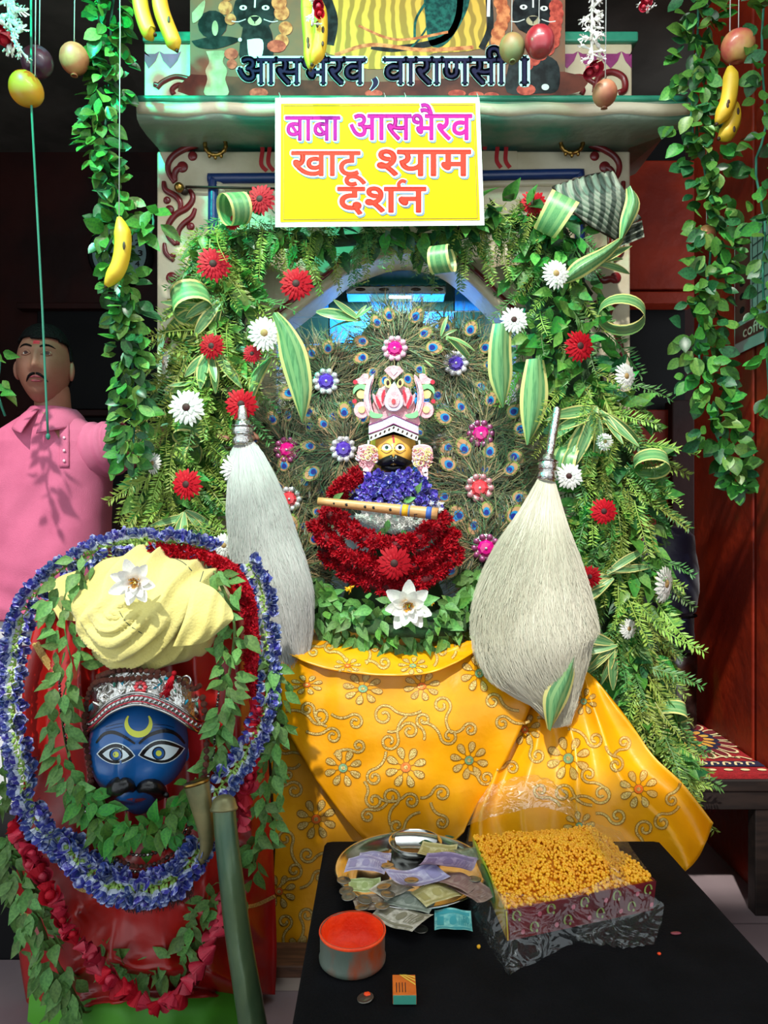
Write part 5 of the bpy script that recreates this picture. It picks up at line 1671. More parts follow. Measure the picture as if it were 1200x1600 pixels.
SC = {'centre_drape': [(500, 1118, 15), (555, 1128, 13), (600, 1118, 17), (640, 1142, 14), (608, 1158, 15), (690, 1102, 15), (662, 1125, 12), (702, 1150, 14), (770, 1096, 13), (785, 1130, 12), (585, 1215, 13), (585, 1250, 14), (610, 1245, 15), (642, 1252, 13), (690, 1240, 14), (575, 1275, 11), (620, 1290, 12), (690, 1285, 11), (520, 1150, 13), (760, 1215, 12), (660, 1305, 9), (560, 1165, 11), (735, 1140, 11), (480, 1108, 11)],
      'left_drape': [(445, 1165, 13), (460, 1235, 14), (445, 1310, 14), (480, 1335, 13), (460, 1360, 13), (445, 1440, 12), (450, 1210, 10), (500, 1370, 11), (480, 1430, 12)],
      'right_drape': [(940, 1240, 16), (920, 1210, 13), (962, 1195, 13), (880, 1240, 15), (845, 1235, 12), (1035, 1285, 14), (1008, 1295, 15), (965, 1275, 14), (870, 1125, 11), (930, 1155, 13), (840, 1180, 13), (975, 1160, 11), (1050, 1250, 10), (930, 1310, 13), (800, 1200, 11)],
      'top_drape': [(490, 1018, 9), (515, 1010, 9), (600, 1035, 10), (585, 1012, 9), (690, 1018, 10), (720, 1008, 9)]}
for nm, L_ in SC.items():
    for x, y, r in L_:
        emb_scroll(x, y, r, R.uniform(0, 6.28), R.choice((-1, 1)), r * R.uniform(1.6, 3), surf[nm][0], fns[nm])

# ------------------------------------------------------------------ hair whisks
def whisk(label, path, n, mfur, cap, handle=None, seed=0, flat=.55):
    P = wpath(path, 8)
    t = thing('hair_whisk', label, 'whisk', P[-1][:3], 'hair whisks hung beside the idol')
    L = len(P) - 1
    mb = MB()
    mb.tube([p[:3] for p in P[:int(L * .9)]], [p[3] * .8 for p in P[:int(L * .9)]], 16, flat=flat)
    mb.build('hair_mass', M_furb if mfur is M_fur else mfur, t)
    rr = random.Random(seed)
    mb = MB()
    def at(tt, a, k):
        p, tan = along(P, min(1, max(0, tt)))
        perp = Vector((-tan.z, 0, tan.x)).normalized()
        if perp.x < 0:
            perp = -perp
        return Vector(p[:3]) + perp * math.cos(a) * p[3] * k + Vector((0, -1, 0)) * math.sin(a) * p[3] * k * flat
    for i in range(n):
        a = rr.uniform(-.25, PI + .25)
        t0 = max(0, rr.uniform(-.25, .72))
        t1 = min(1.0, t0 + rr.uniform(.25, .45))
        k0, k1 = rr.uniform(.82, .96), rr.uniform(.9, 1.1)
        fl = .03 * noise.noise((a * 2.2, t0 * 2, seed))
        pts = [at(lerp(t0, t1, j / 5), a + fl * j + .02 * rr.uniform(-1, 1) * j, lerp(k0, k1, j / 5) + rr.uniform(-.03, .05)) for j in range(6)]
        w = rr.uniform(.0004, .0009)
        mb.ribbon(pts, [w, w, w, w * .9, w * .6, .0002], Vector((rr.uniform(-.5, .5), -1, 0)))
    for i in range(n // 12):
        a = rr.choice((rr.uniform(-.2, .3), rr.uniform(PI - .3, PI + .2)))
        t0 = rr.uniform(.1, .8)
        pts = [at(t0 + .05 * j, a, .98 + .045 * j) for j in range(5)]
        mb.ribbon(pts, [.0005, .0005, .0004, .0003, .0001], Vector((0, -1, 0)))
    for i in range(n // 5):
        a = rr.uniform(0, PI)
        k = rr.random() ** .5
        t0 = rr.uniform(.78, .9)
        pts = [at(lerp(t0, 1, j / 4), a, k) + Vector((0, 0, -.02 * (j / 4) ** 2)) + rv(.002) * j for j in range(5)]
        mb.ribbon(pts, [.0009, .0009, .0008, .0006, .0002], Vector((0, -1, 0)))
    o = mb.build('hair', mfur, t)
    o['kind'] = 'stuff'
    c0, c1 = Vector(P[0][:3]), W(*cap)
    ax = (c1 - c0)
    r = P[0][3]
    mb = MB()
    mb.tube([c0 - ax * .12, c0, c0 + ax * .12, c0 + ax * .3, c0 + ax * .36, c0 + ax * .6, c0 + ax * .7, c0 + ax * .95, c1], [r * 1.05, r * 1.1, r * 1.12, r * .9, r * 1.1, r * 1.15, r * .9, r * .75, r * .5], 16)
    mb.build('cap', M_silver, t)
    mb = MB()
    for q in (.0, .36, .7):
        mb.tube([c0 + ax * (q - .02), c0 + ax * (q + .04)], r * 1.2, 16)
        mb.build('cap_ring', M_steel, t); mb = MB()
    if handle:
        H = [W(*h) for h in handle]
        mb = MB(); mb.tube(H, [r * .5 + .0012 * (k % 2) for k in range(len(H))], 10)
        mb.build('handle', M_silver, t)
    return t
whisk('grey white hair whisk hanging left of the golden idol', [(379, 692, 2.0, 15), (382, 704, 1.995, 24), (391, 745, 1.985, 35), (400, 790, 1.98, 42), (410, 840, 1.97, 47), (421, 890, 1.96, 52), (433, 940, 1.95, 52), (446, 990, 1.95, 40), (455, 1035, 1.95, 24)], 8000, M_fur, (379, 655, 2.0), [(379, 660, 2.0), (379, 640, 2.02), (380, 620, 2.05)], 1)
hs = smooth_path([(858, 716, 1.93), (862, 690, 1.94), (867, 662, 1.95), (871, 638, 1.97)], 6)
whisk('large cream white hair whisk hanging right of the golden idol', [(854, 748, 1.92, 13), (851, 775, 1.91, 24), (845, 820, 1.9, 42), (839, 870, 1.89, 62), (835, 920, 1.88, 78), (834, 970, 1.87, 87), (840, 1015, 1.86, 84), (855, 1055, 1.86, 62), (868, 1090, 1.86, 36), (874, 1118, 1.86, 14)], 13000, M_furc, (858, 710, 1.93), hs, 2)

# ------------------------------------------------------------------ black table and what lies on it
ZT = 0.45
tb_ = thing('low_table', 'low table covered to the floor in black cloth in the foreground', 'table', (0.25, 1.1, 0))
def tcl(u, v):
    # cross-section across the table: side drape, top, side drape
    xs = [(-.150, .02), (-.142, .25), (-.134, .44), (-.128, ZT - .002), (-.115, ZT)]
    k = u * 40
    if k <= 4:
        x, z = xs[round(k)]
    elif k >= 36:
        x, z = xs[round(40 - k)]
        x = .49 - x - .0
    else:
        x, z = lerp(-.115, .605, (k - 4) / 32), ZT
    y = lerp(1.594, .62, v)
    z2 = z + (.0012 * noise.noise((x * 9, y * 9, 2)) if z > .44 else 0)
    x2 = x + (.008 * noise.noise((y * 14, z * 3, x)) if z < .44 else 0)
    return Vector((x2 + .03 * v * (1 if x > .3 else 0), y, z2))
mb = MB(); mb.grid(tcl, 40, 60)
mb.build('cloth', M_tablecl, tb_)
MB().box((.245, 1.1, ZT - .026), (.70, .94, .04)).build('tabletop', M_black, tb_, False)
for x in (-.07, .56):
    for y in (.7, 1.52):
        MB().box((x, y, ZT / 2 - .02), (.05, .05, ZT - .04)).build('leg', M_black, tb_, False)
def bend(u, v, a, b, c):
    return a * math.sin(PI * u) + b * u * u + c * math.sin(2 * PI * u + v)
t = thing('vermilion_tin', 'round stained tin of orange vermilion powder near the left table edge', 'tin', (-.052, 1.171, ZT))
M0 = Matrix.Translation((-.052, 1.171, ZT))
mb = MB(); mb.lathe([(.001, .001), (.0520, .0012), (.0545, .004), (.0552, .009), (.0535, .013), (.0535, .040), (.0545, .047), (.0545, .051), (.0530, .0525), (.0522, .050), (.0515, .02), (.0515, .014)], 48, M0)
mb.build('tin', M_tin, t)
mb = MB(); mb.lathe([(.0519, .051), (.0512, .035), (.0510, .020), (.044, .012), (.030, .0075), (.012, .0062), (.001, .006)], 40, M0)
for k, v in enumerate(mb.v):
    v += Vector((0, 0, .0016)) * noise.noise(v * 90)
mb.build('powder', M_orange, t)
mb = MB(); mb.lathe([(.0525, .0522), (.0548, .0520), (.0553, .0495), (.0545, .0475)], 48, M0)
mb.build('rim', M_orange, t)
PC = Vector((.055, 1.435, ZT))
pt = thing('steel_plate', 'round steel plate heaped with banknotes and coins', 'plate', PC)
mb = MB(); mb.lathe([(.001, .003), (.118, .003), (.128, .006), (.140, .017), (.150, .024), (.154, .0245), (.155, .022), (.150, .019), (.134, .003), (.118, .0), (.001, .0)], 64, Matrix.Translation(PC))
mb.build('dish', M_steel, pt)
t = thing('steel_bowl', 'small steel bowl behind the plate with a yellow reflection', 'bowl', (.068, 1.545, ZT))
mb = MB(); mb.lathe([(.001, .002), (.028, .002), (.044, .008), (.052, .018), (.056, .025), (.058, .0255), (.058, .024), (.053, .015), (.044, .004), (.028, -.0), (.001, 0)], 40, Matrix.Translation((.068, 1.545, ZT)))
mb.build('bowl', M_steel, t)
for x, y, a in ((622, 1306, 200), (655, 1318, -30), (690, 1312, 10), (675, 1320, 190)):
    p = T(x, y, ZT + .012)
    MBm = inst('leaf', L_dark[0], t, orient(p, (math.cos(math.radians(a)), math.sin(math.radians(a)) * .4, .25), (0, -.4, 1), .03))
def paper(label, px, py, z, w, h, rot, col, col2, bends, num=None, flipud=False):
    c = T(px, py, z)
    t = thing('banknote', label, 'banknote', c, 'banknotes on the black table')
    ca, sa = math.cos(math.radians(rot)), math.sin(math.radians(rot))
    bx, by, tilt = bends
    def fn(u, v, hh):
        x, y = (u - .5) * w, (v - .5) * h
        zz = bx * .5 * math.cos(PI * (u - .5) * 1.2) + by * (v - .5) ** 2 * 4 + tilt * (u - .5) + .0012 * math.sin(u * 9 + v * 4)
        return Vector((c.x + x * ca - y * sa, c.y + x * sa + y * ca, c.z + max(zz, -c.z + ZT + .0015) + hh))
    m1 = mat('note_paper', col, .65, c2=col2, ns=90, lo=.3, hi=.7)
    m2 = mat('note_ink', col2, .65)
    mb = MB(); mb.grid(lambda u, v: fn(u, v, 0), 16, 8)
    mb.build('paper', m1, t)
    mb = MB()
    dec_band(mb, fn, [(u / 12 * .9 + .05, .92) for u in range(13)], [(u / 12 * .9 + .05, .80) for u in range(13)], .0006)
    dec_band(mb, fn, [(u / 12 * .9 + .05, .16) for u in range(13)], [(u / 12 * .9 + .05, .08) for u in range(13)], .0006)
    dec_disc(mb, fn, (.50, .48), .10, 14, .0006, 0, .2)
    for k in range(5):
        dec_stroke(mb, fn, [(.66 + k * .055, .25), (.665 + k * .055, .7)], .008, .0006, n=5)
    dec_band(mb, fn, [(.07 + .02 * k, .72) for k in range(10)], [(.07 + .02 * k, .26) for k in range(10)], .0006)
    if num:
        letters(mb, fn, num, .76, .93, .72, .42, .02, .0010)
    mb.build('print', m2, t, False)
    return t
LIL, LIL2, YG, YG2, OL, OL2, BR, BR2, TE, TE2, BG, BG2 = '#dcd8ec', '#a39cc4', '#deeab4', '#a9ba76', '#e2daa6', '#b3a868', '#c9aa9e', '#94706a', '#9ce0d6', '#3fa6ae', '#e6dfcf', '#b4ac96'
for a in (
    ('lilac banknote at the far left of the plate, folded upright over the yellow green one', 572, 1352, .482, .080, .060, -6, LIL, LIL2, (.012, 0, 0), '100'),
    ('lilac banknote lying flat at the back left of the plate', 586, 1338, .474, .066, .034, -4, LIL, LIL2, (.004, 0, 0)),
    ('yellow green banknote at the left of the plate under the lilac fold', 570, 1382, .474, .062, .050, 2, YG, YG2, (-.002, 0, 0), '20'),
    ('large lilac banknote bent like an open book across the middle of the plate', 652, 1368, .492, .110, .066, -152, LIL, LIL2, (-.014, .004, .01), '100'),
    ('mauve banknote at the right of the middle of the plate, its corner rising', 700, 1350, .494, .105, .056, -22, '#b3a0be', '#7a6890', (.008, .006, .008)),
    ('olive yellow banknote at the back of the plate', 684, 1330, .482, .075, .062, -14, OL, OL2, (-.006, .004, 0), '20'),
    ('olive yellow banknote right of the centre at the front of the plate', 682, 1396, .480, .080, .058, 28, OL, OL2, (.006, 0, 0)),
    ('beige banknote hanging over the front rim of the plate beside the tin', 628, 1428, .476, .092, .066, -38, BG, '#8f8a72', (-.006, -.004, .006), '10'),
    ('brown banknote leaning on the right rim of the plate', 735, 1392, .478, .085, .055, -50, BR, BR2, (.006, .004, .004)),
    ('small brown banknote beside the plastic bag right of the olive note', 715, 1378, .486, .070, .05, -35, '#b59a8c', BR2, (.01, 0, 0)),
    ('pale green banknote standing curled at the right rim of the plate', 728, 1334, .490, .060, .045, -70, '#a9b79c', '#6e7d66', (.014, 0, .004)),
    ('pale grey banknote under the lilac ones at the centre of the plate', 612, 1388, .476, .070, .055, 40, BG, BG2, (.004, 0, 0)),
    ('beige banknote at the front left of the plate among coins', 585, 1410, .472, .075, .05, 12, '#c4b6a6', '#94806c', (.003, 0, 0)),
    ('grey green banknote under the beige one at the front of the plate', 640, 1408, .474, .09, .055, -20, '#b4bcae', '#7f8a7c', (.004, 0, 0)),
    ('teal banknote folded in half on the black cloth in front of the plate', 708, 1441, .462, .066, .064, -4, TE, TE2, (.006, .004, 0), '50')):
    paper(*a)
def coin(label, px, py, z=.474, r=.0135, tilt=0.0):
    p = T(px, py, z)
    M = Matrix.Translation(p) @ Matrix.Rotation(R.uniform(-.15, .15) + tilt, 4, 'X') @ Matrix.Rotation(R.uniform(-.15, .15), 4, 'Y')
    mb = MB(); mb.lathe([(.0001, 0), (r * .98, 0), (r, .0004), (r, .0014), (r * .94, .0019), (r * .86, .0016), (r * .5, .0016), (r * .45, .0019), (.0001, .0019)], 24, M)
    return mb.build('coin', M_coin, None, True, ('%s' % label, 'coin', 'coins on and beside the plate'))
for a in (('coin beside the folded lilac note at the back left of the plate', 605, 1353, .482), ('coin at the far left inside the plate, highest of the left three', 537, 1376), ('coin at the left rim of the plate, middle of the left three', 541, 1392), ('coin at the left rim of the plate, lowest of the left three', 545, 1401),
          ('coin left of the beige note at the front of the plate', 570, 1406, .48), ('coin in front of the pale grey note near the centre of the plate', 606, 1398, .486), ('coin lying on the large lilac note', 643, 1376, .503), ('coin tucked under the beige note hanging over the rim', 597, 1416, .48), ('coin at the front rim of the plate nearest the tin', 566, 1418, .474),
          ('coin on the black cloth half under the beige note', 657, 1452, .452), ('pale coin at the right end of the plate under the brown note', 741, 1374, .486), ('small coin between yellow green and grey notes', 600, 1386, .482)):
    coin(*a)
c_ = coin('flat coin with an orange smear lying alone at the front of the black table', 571, 1560, .4515, .0128)
sm = T(574, 1553, .4535)
MB().ell(sm, (.006, .005, .002), 10, 6, fn=lambda d: 1 + .4 * noise.noise(d * 3)).build('vermilion_smear', M_orange, c_)
# matchbox
mt = thing('matchbox', 'orange matchbox with yellow stripes and a green striking side', 'matchbox', (.031, 1.087, ZT + .002))
MB().box((.031, 1.087, ZT + .0092), (.0355, .046, .0145)).build('sleeve', mat('orange_card', '#e0701c', .5, c2='#d46416', ns=40), mt, False, bevel=.0006)
MB().box((.031, 1.0632, ZT + .0092), (.0345, .002, .0125)).build('striking_side', mat('teal_card', '#3f9a84', .6), mt, False)
mfn = lambda u, v, h: Vector((.031 + u, 1.087 + v, ZT + .0166 + h))
mb = MB()
for d in (0, .007, .013):
    dec_band(mb, mfn, [(-.004 + d * .6, .0225), (.0172, .001 + d * 1.3)], [(-.0075 + d * .6, .0225), (.0172, -.0025 + d * 1.3)], .0003, rows=1)
mb.build('stripe_print', mat('yellow_card', '#f2c84a', .5), mt, False)
mb = MB()
for k in range(4):
    dec_stroke(mb, mfn, [(-.012 + .0045 * k, -.018), (-.012 + .0045 * k, .004)], .0006, .0003, n=4)
mb.build('line_print', M_gercen, mt, False)
# sweets in a box with plastic
bx = thing('sweet_box', 'patterned card box heaped with orange yellow sweets on the black table', 'box', (.30, 1.38, ZT))
A, B, C_, D = Vector((.212, 1.222, 0)), Vector((.500, 1.318, 0)), Vector((.452, 1.530, 0)), Vector((.190, 1.490, 0))
def up(p, z, g=0.0):
    c = (A + B + C_ + D) / 4
    return Vector((p.x, p.y, 0)) + (p - c) * g + Vector((0, 0, z))
mred = mat('maroon_paisley_card', '#7a1420', .4, c2='#5c0e18', ns=14, coat=.3)
mgrn = mat('lime_green_card', '#a8cc3a', .4, c2='#e0a03a', ns=4, coat=.3)
HB = ZT + .056
def wall(name, p, q, m, th=.003):
    n = (q - p).cross(Vector((0, 0, 1))).normalized() * th
    return MB().hexa([up(p, ZT + .002), up(q, ZT + .002), up(q - n, ZT + .002), up(p - n, ZT + .002), up(p, HB, .03), up(q, HB, .03), up(q - n, HB, .03), up(p - n, HB, .03)]).build(name, m, bx, False)
w1 = wall('front_side', A, B, mred); wall('right_side', B, C_, mred); wall('back_side', C_, D, mred); w4 = wall('left_side', D, A, mgrn)
MB().hexa([up(A, ZT + .001), up(B, ZT + .001), up(C_, ZT + .001), up(D, ZT + .001)] + [up(p, ZT + .004) for p in (A, B, C_, D)]).build('bottom', mred, bx, False)
ffn = lambda u, v, h: A.lerp(B, u) + Vector((0, 0, ZT + .002 + v * .060)) + Vector((.31, -.95, 0)) * (.0012 + h) + (A.lerp(B, u) - (A + B + C_ + D) / 4) * .03 * v
mb = MB()
for k in range(9):
    u0, v0 = .06 + .11 * k, .45 + .22 * (-1) ** k
    pts = [(u0 + .03 * math.cos(a) * (1 - .12 * a), v0 + .22 * math.sin(a) * (1 - .12 * a)) for a in [q * .6 for q in range(9)]]
    dec_stroke(mb, ffn, pts, .006, .0004, n=2)
    dec_disc(mb, ffn, (u0 + .02, v0 - .1), .008, 8, .0004, 0, .05)
mb.build('leaf_print', mat('olive_card_print', '#8a9a4a', .5), w1, False)
mb = MB()
for k in range(9):
    u0, v0 = .1 + .11 * k, .4 - .22 * (-1) ** k
    dec_disc(mb, ffn, (u0, v0), .014, 8, .0004, 0, .08)
mb.build('flower_print', mat('pink_card_print', '#c05a6a', .5), w1, False)
lfn = lambda u, v, h: D.lerp(A, u) + Vector((0, 0, ZT + .002 + v * .060)) + Vector((-1, -.1, 0)) * (.0016 + h) + (D.lerp(A, u) - (A + B + C_ + D) / 4) * .03 * v
mb = MB(); dec_disc(mb, lfn, (.5, .5), .22, 16, .0004, 0, .38); mb.build('medallion_print', mat('green_card_print', '#3f8a3a', .5), w4, False)
# heap of boondi
ico = MB(); ico.ell((0, 0, 0), (1, 1, 1), 7, 4)
base_me = ico
rb_ = random.Random(4)
hm = MB()
def heap(u, v, k=1.0):
    p = (A.lerp(B, u)).lerp(D.lerp(C_, u), v)
    e = min(u, 1 - u, v, 1 - v)
    return p + Vector((0, 0, HB + .004 + .034 * k * sstep(0, .5, e) + .006 * noise.noise((u * 5, v * 5, 1))))
for i in range(3900):
    u, v = rb_.uniform(-.006, 1.006), rb_.uniform(-.006, 1.006)
    p = heap(u, v) + Vector((rb_.uniform(-.001, .001), 0, rb_.uniform(-.0025, .002)))
    r = rb_.uniform(.0027, .0034)
    hm.add([p + q * r for q in base_me.v], base_me.f)
o = hm.build('sweets', M_boondi, bx); o['kind'] = 'stuff'
mb = MB(); mb.grid(lambda u, v: heap(u, v) - Vector((0, 0, .005)), 16, 16); mb.build('heap', mat('sweet_shade', '#dc8c0a', .6), bx)
# clear plastic round the box
pb = thing('plastic_bag', 'crumpled clear plastic bag pulled down round the box of sweets', 'bag', (.33, 1.36, ZT))
def film(name, rows, m, nu=26, nv=16, amp=.006, seed=0):
    R2 = [resample([tuple(T(*p)) if len(p) == 3 else p[:3] for p in r], nu) for r in rows]
    cols = [smooth_path([r[i] for r in R2], nv // (len(rows) - 1)) for i in range(nu + 1)]
    mm = len(cols[0]) - 1
    def g(u, v):
        p = Vector(cols[round(u * nu)][round(v * mm)])
        n1 = noise.noise((u * 7 + seed, v * 5, 1)); n2 = noise.noise((u * 15, v * 12 + seed, 2))
        q = p + Vector((.4 * n2, -.5 * n1, abs(n1) + .4 * n2)) * amp * (.3 + .7 * v)
        q.z = max(q.z, ZT + .0015)
        return q
    mb = MB(); mb.grid(g, nu, mm)
    return mb.build(name, m, pb, True)
film('left_skirt', [[(733, 1290, .535), (745, 1330, .532), (770, 1385, .528), (790, 1398, .526)], [(725, 1340, .50), (735, 1390, .49), (765, 1440, .485), (800, 1470, .482)], [(722, 1380, .455), (735, 1430, .453), (765, 1480, .453), (796, 1524, .453)]], M_film, seed=1)
film('front_skirt', [[(790, 1394, .532), (850, 1400, .532), (905, 1392, .532), (958, 1366, .534)], [(796, 1440, .49), (860, 1440, .492), (930, 1428, .492), (1010, 1396, .495)], [(797, 1524, .453), (850, 1498, .453), (890, 1478, .453), (1036, 1412, .480)]], M_film, seed=2)
film('right_wing', [[(905, 1440, .47), (960, 1430, .47), (1038, 1410, .482)], [(900, 1462, .46), (965, 1458, .462), (1034, 1440, .465)], [(905, 1472, .453), (960, 1482, .453), (1022, 1476, .453)]], M_film, seed=3, amp=.008)
film('right_skirt', [[(955, 1372, .532), (945, 1340, .534), (925, 1305, .536), (905, 1280, .54)], [(990, 1385, .50), (985, 1350, .51), (965, 1320, .52), (940, 1290, .53)], [(1015, 1395, .47), (1010, 1360, .48), (990, 1330, .49), (970, 1300, .50)]], M_film2, seed=4)
film('back_flap', [[(730, 1290, .535), (790, 1272, .54), (850, 1262, .545), (905, 1282, .54)], [tuple(W(742, 1262, 1.56)) + (0,), tuple(W(790, 1240, 1.57)) + (0,), tuple(W(850, 1230, 1.57)) + (0,), tuple(W(900, 1258, 1.56)) + (0,)], [tuple(W(760, 1236, 1.58)) + (0,), tuple(W(800, 1216, 1.60)) + (0,), tuple(W(845, 1214, 1.60)) + (0,), tuple(W(880, 1236, 1.58)) + (0,)]], M_film2, seed=5, amp=.012)
# crumbs
for nm, label, px, py, r, m in (('petal', 'pink petal lying on the black cloth right of the sweets', 1056, 1458, (.010, .004, .002), M_lip), ('crumb', 'yellow crumb on the black cloth in front of the plastic bag', 748, 1479, (.0035, .004, .003), M_stamen), ('crumb', 'orange crumb on the black cloth beside the pink petal', 1030, 1490, (.0035, .003, .002), M_orange)):
    mb = MB(); mb.ell(T(px, py, ZT + r[2]), r, 10, 6, fn=lambda d: 1 + .3 * noise.noise(d * 2)); mb.build(nm, m, None, True, (label, nm))
# ------------------------------------------------------------------ the blue-faced idol in the front left
YBF = 1.60
bi = thing('blue_idol', 'blue faced idol with black moustache, red satin robe and silver crown', 'idol', (-.55, 1.72, 0))
mb = MB(); mb.lathe([(.26, .10), (.27, .3), (.26, .5), (.24, .72), (.19, .95), (.10, 1.05)], 28, Matrix.Translation((-.56, 1.90, 0)), sy=.5)
mb.build('body', M_black, bi)
rows = [[(70, 918, 1.84), (150, 895, 1.79), (240, 885, 1.78), (330, 895, 1.79), (388, 915, 1.84)],
        [(36, 1060, 1.82), (110, 1060, 1.71), (220, 1060, 1.70), (330, 1060, 1.71), (414, 1060, 1.80)],
        [(38, 1200, 1.80), (110, 1210, 1.70), (220, 1210, 1.68), (330, 1210, 1.69), (420, 1200, 1.78)],
        [(26, 1350, 1.78), (120, 1360, 1.65), (220, 1365, 1.61), (320, 1360, 1.63), (428, 1350, 1.76)],
        [(28, 1475, 1.75), (120, 1490, 1.63), (220, 1500, 1.575), (320, 1490, 1.61), (432, 1480, 1.74)],
        [(46, 1592, 1.72), (120, 1574, 1.63), (220, 1562, 1.585), (320, 1556, 1.61), (430, 1554, 1.72)]]
def robefold(u, v, px, py):
    drp = ridge(u * 6.0 + .5 * noise.noise((u * 3, v * 3, 2)) + .15 * v) ** 1.6
    swag = ridge(((px - 225) / 260) ** 2 * 1.6 - v * 5.5 + .4 * noise.noise((u * 4, v * 4, 9))) ** 1.4
    k = sstep(.45, .62, v) * (1 - sstep(.75, .98, abs(u - .5) * 2))
    return lerp(drp, swag * .9 + .35 * drp + .35 * ridge(noise.noise((u * 5, v * 6, 3)) * 2.2), k)
mb = sheet_rows(rows, 90, 80, robefold, .042, 4)
robe = mb.build('robe', M_robe, bi)
so = robe.modifiers.new('solidify', 'SOLIDIFY'); so.thickness = 0.004; so.offset = 1
rfn = painted(mb, 1.65)
for pts in ([(52, 1005), (70, 1035), (92, 1062)], [(58, 1003), (76, 1033), (98, 1058)], [(30, 1425), (48, 1432), (66, 1428)], [(372, 1418), (400, 1414), (430, 1400)], [(118, 1386), (132, 1392), (146, 1388)]):
    b = MB(); dec_stroke(b, rfn, pts, 3.0, .002); b.build('gold_border', M_zari, robe, False)
# pedestal and green cloth
mb = sheet_rows([[(46, 1545, 1.70), (130, 1545, 1.62), (220, 1545, 1.60), (310, 1540, 1.61), (400, 1540, 1.68)], [(44, 1580, 1.67), (130, 1580, 1.585), (220, 1580, 1.565), (310, 1580, 1.575), (400, 1580, 1.66)], [(40, 1620, 1.66), (130, 1622, 1.575), (220, 1624, 1.555), (310, 1622, 1.57), (405, 1620, 1.65)]], 40, 12, rfold(5, .3), .012, 6)
mb.build('green_cloth', M_green, bi)
MB().box((-.55, 1.80, .05), (.50, .30, .10)).build('pedestal', M_black, bi, False, bevel=.01)
# face
s = YBF / F
HC = W(220, 1166, YBF + .09)
mb = MB()
FB = [(0, -.12, .11, .34, .20), (0, -.50, .20, .11, .19), (.16, -.55, .08, .06, .06), (.55, -.28, .28, .25, .05), (.42, -.06, .22, .14, -.05), (.40, .20, .35, .08, .04), (0, -.76, .24, .06, .07), (0, -.86, .3, .05, .03), (0, -.95, .3, .1, .08)]
head(mb, HC, 80 * s, 78 * s, 110 * s, .33, .05, FB, 96, 72)
for sx in (-1, 1):
    mb.ell(HC + Vector((sx * 79 * s, .01, -.02)), (.010, .02, .045), 10, 8)
fc_ = mb.build('face', M_blueface, bi)
bf = painted(mb, YBF)
wht, ring_, irs = M_palewht, M_blackp, M_blueface
def eye_(l, r, top, bot, c):
    def alm(gx, gt, gb, n=12):
        t_, b_ = [], []
        for i in range(n + 1):
            u = i / n
            x = lerp(l[0] - gx, r[0] + gx, u)
            y = lerp(l[1], r[1], u)
            q = math.sin(PI * u) ** .8
            t_.append((x, lerp(y, y, 0) - (y - top + gt) * q if True else 0))
            b_.append((x, y + (bot + gb - y) * q))
        return t_, b_
    for nm, m, g, h in (('eye_outline', wht, 9.5, .0010), ('eye_outline', ring_, 7.4, .0016), ('eye_white', wht, 0, .0022)):
        t_, b_ = alm(g, g * .8, g * .55)
        paint(nm, m, fc_, bf, [(dec_band, t_, b_, dict(h=h, rows=4))])
    for nm, m, r_, h in (('iris_ring', ring_, 10.5, .0028), ('iris', irs, 8.6, .0034), ('pupil', M_moon, 4.6, .0040)):
        paint(nm, m, fc_, bf, [(dec_disc, c, r_, dict(h=h))])
eye_((160, 1178), (202, 1181), 1168, 1189, (181, 1179))
eye_((225, 1180), (280, 1169), 1163, 1188, (248, 1177))
tap = lambda w: (lambda t: w * (.35 + .9 * math.sin(PI * (.1 + .8 * t))))
paint('eyebrow', ring_, fc_, bf, [(dec_stroke, [(150, 1161), (161, 1148), (175, 1144), (192, 1150), (211, 1162)], tap(2.2), dict(h=.0012))])
paint('eyebrow', ring_, fc_, bf, [(dec_stroke, [(217, 1162), (233, 1149), (256, 1142), (275, 1147), (289, 1162)], tap(2.4), dict(h=.0012))])
cr = []
top_, bot_ = [], []
for k in range(21):
    a = PI * (-.72 + 1.44 * k / 20) + PI / 2
    top_.append((216.4 + 22 * math.cos(a), 1131.5 + 21 * math.sin(a)))
    q = 16.5
    bot_.append((216.4 + q * math.cos(a), 1126.5 + q * math.sin(a) * .98) if 0 < k < 20 else top_[-1])
paint('crescent_mark', M_moon, fc_, bf, [(dec_band, top_, bot_, dict(h=.0012))])
paint('forehead_line', M_blackp, fc_, bf, [(dec_stroke, [(165, 1136 + d), (180, 1132 + d), (192, 1130 + d)], .4, dict(h=.0009)) for d in (0, 5)] + [(dec_stroke, [(240, 1132 + d), (258, 1133 + d), (272, 1137 + d)], .4, dict(h=.0009)) for d in (0, 5)])
for pts in ([(209, 1234, 5), (199, 1227, 11), (187, 1227, 13.5), (176, 1234, 12), (171, 1244, 8), (175, 1251, 3)], [(215, 1235, 5), (226, 1228, 11), (238, 1228, 13), (249, 1236, 11), (257, 1242, 6), (263, 1241, 2)], [(240, 1233, 6), (247, 1243, 7), (251, 1250, 3)]):
    P = smooth_path(pts, 5)
    mb = MB(); mb.tube([bf(x, y, .001) for x, y, _ in P], [r * s * 1.22 for *_, r in P], 10, flat=.8)
    mb.build('moustache', M_blackp, fc_)
paint('lip', M_lip, fc_, bf, [(dec_band, [(197, 1249), (206, 1247), (213, 1248), (221, 1247), (230, 1248)], [(197, 1249), (206, 1252), (213, 1254), (221, 1252), (230, 1248)], dict(h=.001))])
